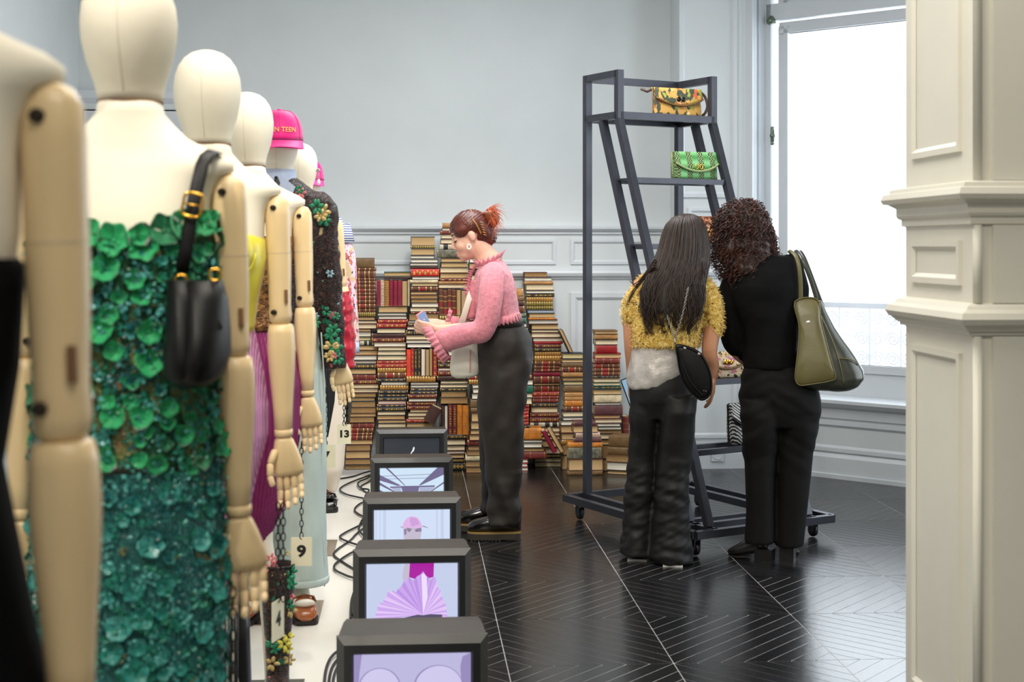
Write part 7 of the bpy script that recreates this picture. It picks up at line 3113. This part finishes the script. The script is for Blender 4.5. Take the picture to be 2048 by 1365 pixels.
# crossbody bag
cb = thing('crossbody_bag', 'black leather crescent crossbody bag with chain strap', 'handbag', tuple(rb.location), rb.rotation_euler.z)
outl = [(1351, 690), (1353, 715), (1357, 740), (1366, 765), (1380, 785), (1398, 800), (1412, 798), (1422, 785), (1424, 762), (1420, 740), (1410, 718), (1398, 703), (1375, 692)]
P_ = [B.P(px, py, -0.17) for px, py in outl]
cen = sum(P_, Vector()) / len(P_)
sm = spline(P_, 52, True)
R = []
for (k, y) in ((0.80, -0.028), (0.95, -0.022), (1.0, -0.008), (1.0, 0.02), (0.95, 0.034), (0.8, 0.04)):
    R.append([cen + (p - cen) * k + Vector((0, y, 0)) for p in sm])
mb = MB()
mb.rings(R)
mb.build('body', bagl, cb, True)
mb = MB()
mb.tube([cen + (p - cen) * 0.93 + Vector((0, -0.026, 0)) for p in sm], 0.003, 6, close=True)
mb.build('piping', bagl, cb, True)
mb = MB()
mb.tube(spline([B.P(1360, 700, -0.205), B.P(1366, 730, -0.205), B.P(1382, 765, -0.205), B.P(1404, 790, -0.205)], 20), [(0.010, 0.003)] * 21, 8)
mb.build('zip_band', bagl, cb, True)
mb = MB()
for (px, py) in ((1369, 697), (1397, 708), (1407, 781), (1411, 782)):
    r_ = 0.007 if py < 720 else 0.0025
    mb.ball(B.P(px, py, -0.2), (r_, 0.004, r_), 10, 6)
mb.build('rivet', silv, cb, True)
mb = MB()
rc = B.P(1349, 674, -0.165)
mb.tube([rc + Vector((0.011 * math.cos(a), 0, 0.011 * math.sin(a))) for a in [2 * PI * i / 16 for i in range(16)]], 0.0022, 6, close=True)
mb.tube([rc + Vector((0, 0, -0.010)), rc + Vector((0.002, 0, -0.034))], 0.004, 6)
mb.build('ring', silv, cb, True)
small = MB()
small.tube([(0.0042 * math.cos(a), 0, 0.0062 * math.sin(a)) for a in [2 * PI * i / 10 for i in range(10)]], 0.0014, 5, close=True)
small_me = small.mesh('link', silv, True)
for pts in ([(1347, 668), (1340, 650), (1334, 630)], [(1352, 668), (1362, 640), (1370, 605), (1376, 575)]):
    path = spline([B.P(px, py, -0.165) for px, py in pts], 40)
    tot = sum((b - a).length for a, b in zip(path, path[1:]))
    n_ = int(tot / 0.0092)
    for i in range(n_):
        k = i / n_ * (len(path) - 1)
        j = int(k)
        p = path[j].lerp(path[min(j + 1, len(path) - 1)], k - j)
        t_ = (path[min(j + 1, len(path) - 1)] - path[j]).normalized()
        o = put('link', small_me, cb, p)
        o.rotation_mode = 'QUATERNION'
        o.rotation_quaternion = t_.to_track_quat('Z', 'Y') @ Matrix.Rotation((i % 2) * PI / 2 + 0.4, 3, 'Z').to_quaternion()
# phone in her left hand
ph2 = thing('phone', 'black smartphone held low by the woman in yellow', 'phone', tuple(rb.matrix_basis @ B.P(1264, 786, 0.095)), rb.rotation_euler.z)
mb = MB()
mm = Matrix.Rotation(-0.35, 4, 'Y') @ Matrix.Rotation(0.5, 4, 'Z')
mb.box(-0.036, 0.036, -0.004, 0.004, -0.06, 0.075, M=mm)
bevel(mb.build('case', blkl, ph2), 0.003)
mb = MB()
mb.box(-0.032, 0.032, -0.0047, -0.004, -0.055, 0.07, M=mm)
mb.build('screen', glow('phone_screen_sky', (150, 190, 220), 0.8), ph2)

# ------------------------------------------------------------------ woman in black
Cc = Figure(1545, 6.68, 'woman with curly auburn hair in a black suit')
rc_ = Cc.root
mb = MB()
HCc = Cc.P(1490, 478, 0.05)
qc, HMC = head_lumps(mb, HCc, (-0.28, 0.92, -0.25), (-0.16, 0.18, 0.97), 1.0)
Cc.chain(mb, [(1500, 508, 0.03, 0.052), (1518, 535, 0.01, 0.054), (1530, 560, 0.0, 0.06)])
Cc.ovals(mb, [(545, 1490, 1590, 0.08), (600, 1480, 1590, 0.10), (660, 1495, 1585, 0.095), (740, 1500, 1585, 0.10), (790, 1498, 1620, 0.12), (840, 1498, 1620, 0.12)])
Cc.chain(mb, [(1466, 575, 0, 0.045), (1456, 630, 0.0, 0.042), (1466, 690, 0.02, 0.036), (1492, 720, 0.12, 0.03), (1510, 715, 0.2, 0.024)])
Cc.chain(mb, [(1586, 540, 0, 0.045), (1594, 600, 0.03, 0.042), (1592, 670, 0.06, 0.036), (1560, 690, 0.18, 0.03), (1530, 680, 0.26, 0.024)])
hand_lumps(mb, Cc.P(1510, 715, 0.2), (0.5, 0.85, 0.1), (0.6, 0, 0.8), 1, (0.3, 0.3, 0.3, 0.3), 0.9)
hand_lumps(mb, Cc.P(1530, 680, 0.26), (-0.6, 0.75, 0.1), (-0.5, 0, 0.8), -1, (0.3, 0.3, 0.3, 0.3), 0.9)
for pts in ([(1520, 840), (1520, 950), (1520, 1065)], [(1592, 840), (1588, 950), (1576, 1065)]):
    Cc.chain(mb, [(pts[0][0], pts[0][1], 0, 0.082), (pts[1][0], pts[1][1], 0, 0.056), (pts[2][0], pts[2][1], 0, 0.036)])
bake(mb, 0.0055, 4, 'body', skin_a, rc_)
suit = mat('black_wool_suiting', (14, 14, 15), rough=0.85, var=0.12, scale=16, bump=0.15, bscale=400, spec=0.15)
suit2 = mat('black_wool_trouser', (18, 17, 17), rough=0.75, var=0.12, scale=14, bump=0.15, bscale=400, spec=0.2)
mb = MB()
Cc.ovals(mb, [(512, 1530, 1588, 0.06), (524, 1502, 1600, 0.09), (545, 1472, 1604, 0.115), (575, 1456, 1604, 0.13), (610, 1462, 1602, 0.13), (650, 1482, 1598, 0.125), (690, 1489, 1594, 0.125), (725, 1487, 1598, 0.135), (738, 1486, 1600, 0.138)])
Cc.chain(mb, [(1470, 562, 0.0, 0.056), (1458, 600, 0.0, 0.056), (1457, 640, 0.0, 0.052), (1467, 684, 0.02, 0.048), (1484, 708, 0.09, 0.044), (1505, 716, 0.18, 0.038)], 18)
Cc.chain(mb, [(1582, 530, 0.0, 0.055), (1594, 580, 0.02, 0.055), (1594, 640, 0.05, 0.05), (1580, 682, 0.1, 0.046), (1545, 684, 0.22, 0.038)], 18)
bake(mb, 0.010, 4, 'jacket', suit, rc_, disp=lambda p: 0.007 * nz((p[0] + 0.3 * p[2], p[1], p[2]), 8, 8, 9, 3) + 0.003 * nz(p, 20, 20, 22, 1))
mb = MB()
Cc.ovals(mb, [(722, 1492, 1594, 0.12), (750, 1486, 1622, 0.14), (785, 1482, 1638, 0.15), (820, 1481, 1640, 0.135), (850, 1486, 1628, 0.11)])
Cc.ovals(mb, [(800, 1484, 1562, 0.12), (830, 1481, 1562, 0.145), (870, 1482, 1558, 0.125), (910, 1486, 1553, 0.10), (960, 1490, 1549, 0.092), (1020, 1492, 1548, 0.085), (1086, 1488, 1548, 0.085)], yc=-0.02)
Cc.ovals(mb, [(800, 1558, 1638, 0.12), (830, 1556, 1640, 0.14), (870, 1553, 1632, 0.12), (910, 1554, 1626, 0.10), (960, 1553, 1620, 0.092), (1020, 1551, 1613, 0.085), (1090, 1549, 1606, 0.085)], yc=0.03)


def folds_c(p):
    up = max(0.0, min(1.0, (p[2] - 0.35) / 0.15))
    k = 0.005 * nz((p[0], p[1], p[2]), 9, 8, 4, 3)
    k += up * 0.013 * nz((p[0], p[1], p[2] + 0.55 * abs(p[0])), 3.5, 4, 20, 5)
    return k


bake(mb, 0.009, 4, 'trousers', suit2, rc_, disp=folds_c)
boot_m = mat('black_ankle_boot', (22, 21, 20), rough=0.35, var=0.2, coat=0.2)


def ankle_boot(fig, heel, toe, ztop):
    """continuous boot from heel point to toe point (figure frame, on the floor)"""
    h, t = Vector(heel), Vector(toe)
    ax = (t - h)
    L = ax.length
    ax.normalize()
    sd = Vector((-ax.y, ax.x, 0))
    mb = MB()
    Z = Vector((0, 0, 1))
    mb.tube([h + ax * 0.0 * L + Z * 0.075, h + ax * (0.25 * L) + Z * 0.070, h + ax * (0.5 * L) + Z * 0.052, h + ax * (0.75 * L) + Z * 0.034, h + ax * (0.92 * L) + Z * 0.026, h + ax * L + Z * 0.022], [(0.026, 0.030), (0.036, 0.042), (0.038, 0.036), (0.040, 0.024), (0.030, 0.016), (0.010, 0.007)], 16, up=(0, 0, 1))
    mb.tube([h + ax * (0.16 * L) + Z * ztop, h + ax * (0.16 * L) + Z * 0.11, h + ax * (0.15 * L) + Z * 0.06], [0.042, 0.042, 0.036], 16)
    b = bake(mb, 0.007, 4, 'boot', boot_m, fig.root)
    mb = MB()
    p0 = h - ax * 0.030
    mb.add([p0 + sd * s * 0.033 + ax * a + Z * z for z in (0.0, 0.052) for (s, a) in ((-1, 0.0), (1, 0.0), (1, 0.082), (-1, 0.082))], [(3, 2, 1, 0), (4, 5, 6, 7), (0, 1, 5, 4), (1, 2, 6, 5), (2, 3, 7, 6), (3, 0, 4, 7)])
    mb.build('heel', boot_m, b)
    mb = MB()
    mb.tube([h + ax * (0.42 * L) + Z * 0.012, h + ax * (0.7 * L) + Z * 0.005, h + ax * (0.97 * L) + Z * 0.009], [(0.030, 0.005), (0.040, 0.005), (0.012, 0.005)], 12, up=(0, 0, 1))
    mb.build('sole', solm, b, True)
    return b


c0 = Cc.P(1530, 1110, -0.03)
ankle_boot(Cc, (c0.x + 0.01, -0.03, 0), (c0.x - 0.175, 0.02, 0), 0.13)
c0 = Cc.P(1574, 1110, 0.05)
ankle_boot(Cc, (c0.x, 0.02, 0), (c0.x + 0.03, 0.22, 0), 0.13)
# curls
curl_m = mat('auburn_curls', (52, 28, 21), rough=0.45, var=0.5, scale=30)
curl_m2 = mat('copper_curls', (92, 50, 36), rough=0.45, var=0.4, scale=30)
mb = MB()
hc = Cc.P(1488, 468, 0.03)
mb.ball(Cc.P(1486, 455, 0.03), (0.125, 0.105, 0.125), 24, 16)
mb.ball(Cc.P(1490, 500, 0.02), (0.138, 0.105, 0.115), 24, 16)
mb.ball(Cc.P(1500, 530, -0.02), (0.105, 0.075, 0.075), 24, 16)
hair_c = bake(mb, 0.010, 4, 'hair', curl_m, rc_, disp=lambda p: 0.016 * nz(p, 26, 26, 26, 2))
rg = random.Random(13)
cu = [MB(), MB()]
CW = [(398, 12), (408, 38), (430, 56), (460, 64), (490, 67), (520, 70), (545, 60), (565, 36)]
CX = [(398, 1487), (430, 1484), (470, 1489), (520, 1493), (565, 1505)]
for i in range(980):
    a = rg.uniform(0, 2 * PI)
    if math.sin(a) > 0.35 and rg.random() < 0.75:
        continue
    py = rg.uniform(398, 556)
    hw = interp(CW, py) * Cc.d / FPX * 0.84
    dp = 0.105 * min(1.0, interp(CW, py) / 60)
    ctr0 = Cc.P(interp(CX, py), py, 0.03)
    st_ = ctr0 + Vector((hw * math.cos(a), dp * math.sin(a), 0))
    out_ = Vector((math.cos(a), math.sin(a), max(0.0, (430 - py) / 40))).normalized()
    L = rg.uniform(0.045, 0.10)
    if py > 500:
        L *= 0.55 if abs(math.cos(a)) > 0.6 else 0.9
    drop = Vector((0, 0, -1))
    fr_ = rg.uniform(10, 19)
    r0 = rg.uniform(0.005, 0.010)
    ph_ = rg.uniform(0, 6)
    s1_ = out_.cross(drop)
    s1_ = s1_.normalized() if s1_.length > 0.05 else Vector((1, 0, 0))
    push_ = rg.uniform(0.010, 0.034)
    pts, rad = [], []
    for k in range(19):
        t = k / 18
        ctr = st_ + out_ * (push_ * math.sin(min(1, t * 1.6) * PI / 2)) + drop * (L * t * t * 0.6 + L * t * 0.4)
        an = ph_ + t * fr_
        pts.append(ctr + s1_ * (r0 * math.cos(an)) + out_ * (r0 * math.sin(an)))
        rad.append(0.0024 * (1 - 0.6 * t))
    cu[0 if rg.random() < 0.68 else 1].tube(pts, rad, 5)
cu[0].build('curl_locks', curl_m, hair_c, True)
cu[1].build('curl_locks', curl_m2, hair_c, True)
# olive tote on her shoulder
olive = mat('olive_leather', (104, 96, 56), rough=0.34, var=0.10, scale=8, bump=0.15, bscale=300, coat=0.15)
olive_d = mat('dark_olive_leather', (58, 60, 50), rough=0.3, var=0.12, scale=8, coat=0.2)
ot = thing('leather_tote', 'large olive leather tote on the shoulder of the woman in black', 'bag', tuple(rc_.location), rc_.rotation_euler.z)
TY = -0.06
rows = [(601, 1591, 1640, 0.018), (625, 1593, 1652, 0.035), (655, 1595, 1666, 0.052), (685, 1594, 1688, 0.066), (715, 1592, 1708, 0.078), (740, 1590, 1722, 0.085), (755, 1591, 1724, 0.085), (768, 1600, 1714, 0.075), (777, 1625, 1695, 0.05), (781, 1645, 1675, 0.02)]
mb = MB()
Cc.ovals(mb, [r + (TY,) for r in rows], n=48, power=2.9)
bake(mb, 0.008, 3, 'bag_body', olive_d, ot, disp=lambda p: 0.010 * nz((p[0] + 0.5 * p[2], p[1], p[2]), 16, 5, 5, 3) + 0.004 * nz(p, 12, 12, 12, 5))
fp = [(1589, 603), (1632, 598), (1640, 640), (1652, 690), (1664, 735), (1668, 752), (1660, 760), (1620, 768), (1598, 770), (1590, 758), (1591, 735), (1596, 690), (1597, 650)]
mb = MB()
C3 = [Cc.P(px, py, TY - 0.03 - 0.07 * min(1, (py - 598) / 140)) for px, py in fp]
cn = sum(C3, Vector()) / len(C3)
R = []
sm = spline(C3, 52, True)
for (k, y) in ((0.5, -0.0145), (0.75, -0.012), (0.93, -0.004), (1.0, 0.004), (1.0, 0.030)):
    R.append([cn + (p - cn) * k + Vector((0, y, 0)) for p in sm])
mb.rings(R)
mb.build('front_panel', olive, ot, True)
mb = MB()
mb.tube([p + Vector((0, 0.0, 0)) for p in sm], 0.0032, 6, close=True)
mb.build('seam_piping', olive, ot, True)
mb = MB()
for pts in ([(1640, 632, -0.13), (1662, 680, -0.15), (1676, 724, -0.16), (1684, 765, -0.14)], [(1672, 715, -0.15), (1700, 718, -0.13), (1712, 728, -0.11)]):
    mb.tube(spline([Cc.P(*p) for p in pts], 16), 0.0028, 6)
mb.build('side_seam', olive, ot, True)
for i, pts in enumerate(([(1600, 602, -0.085), (1600, 570, -0.09), (1597, 535, -0.085), (1590, 512, -0.06), (1578, 502, 0.0), (1590, 515, 0.06)], [(1632, 600, -0.075), (1620, 560, -0.08), (1606, 525, -0.075), (1596, 507, -0.03), (1590, 503, 0.03), (1600, 530, 0.08)], [(1660, 660, 0.0), (1638, 600, 0.0), (1620, 550, 0.0), (1606, 515, 0.0), (1597, 504, 0.02), (1600, 530, 0.08)])):
    mb = MB()
    mb.tube(spline([Cc.P(*p) for p in pts], 30), [(0.010, 0.004)] * 31, 8, up=(0, -1, 0))
    mb.build('handle', olive_d if i else olive, ot, True)
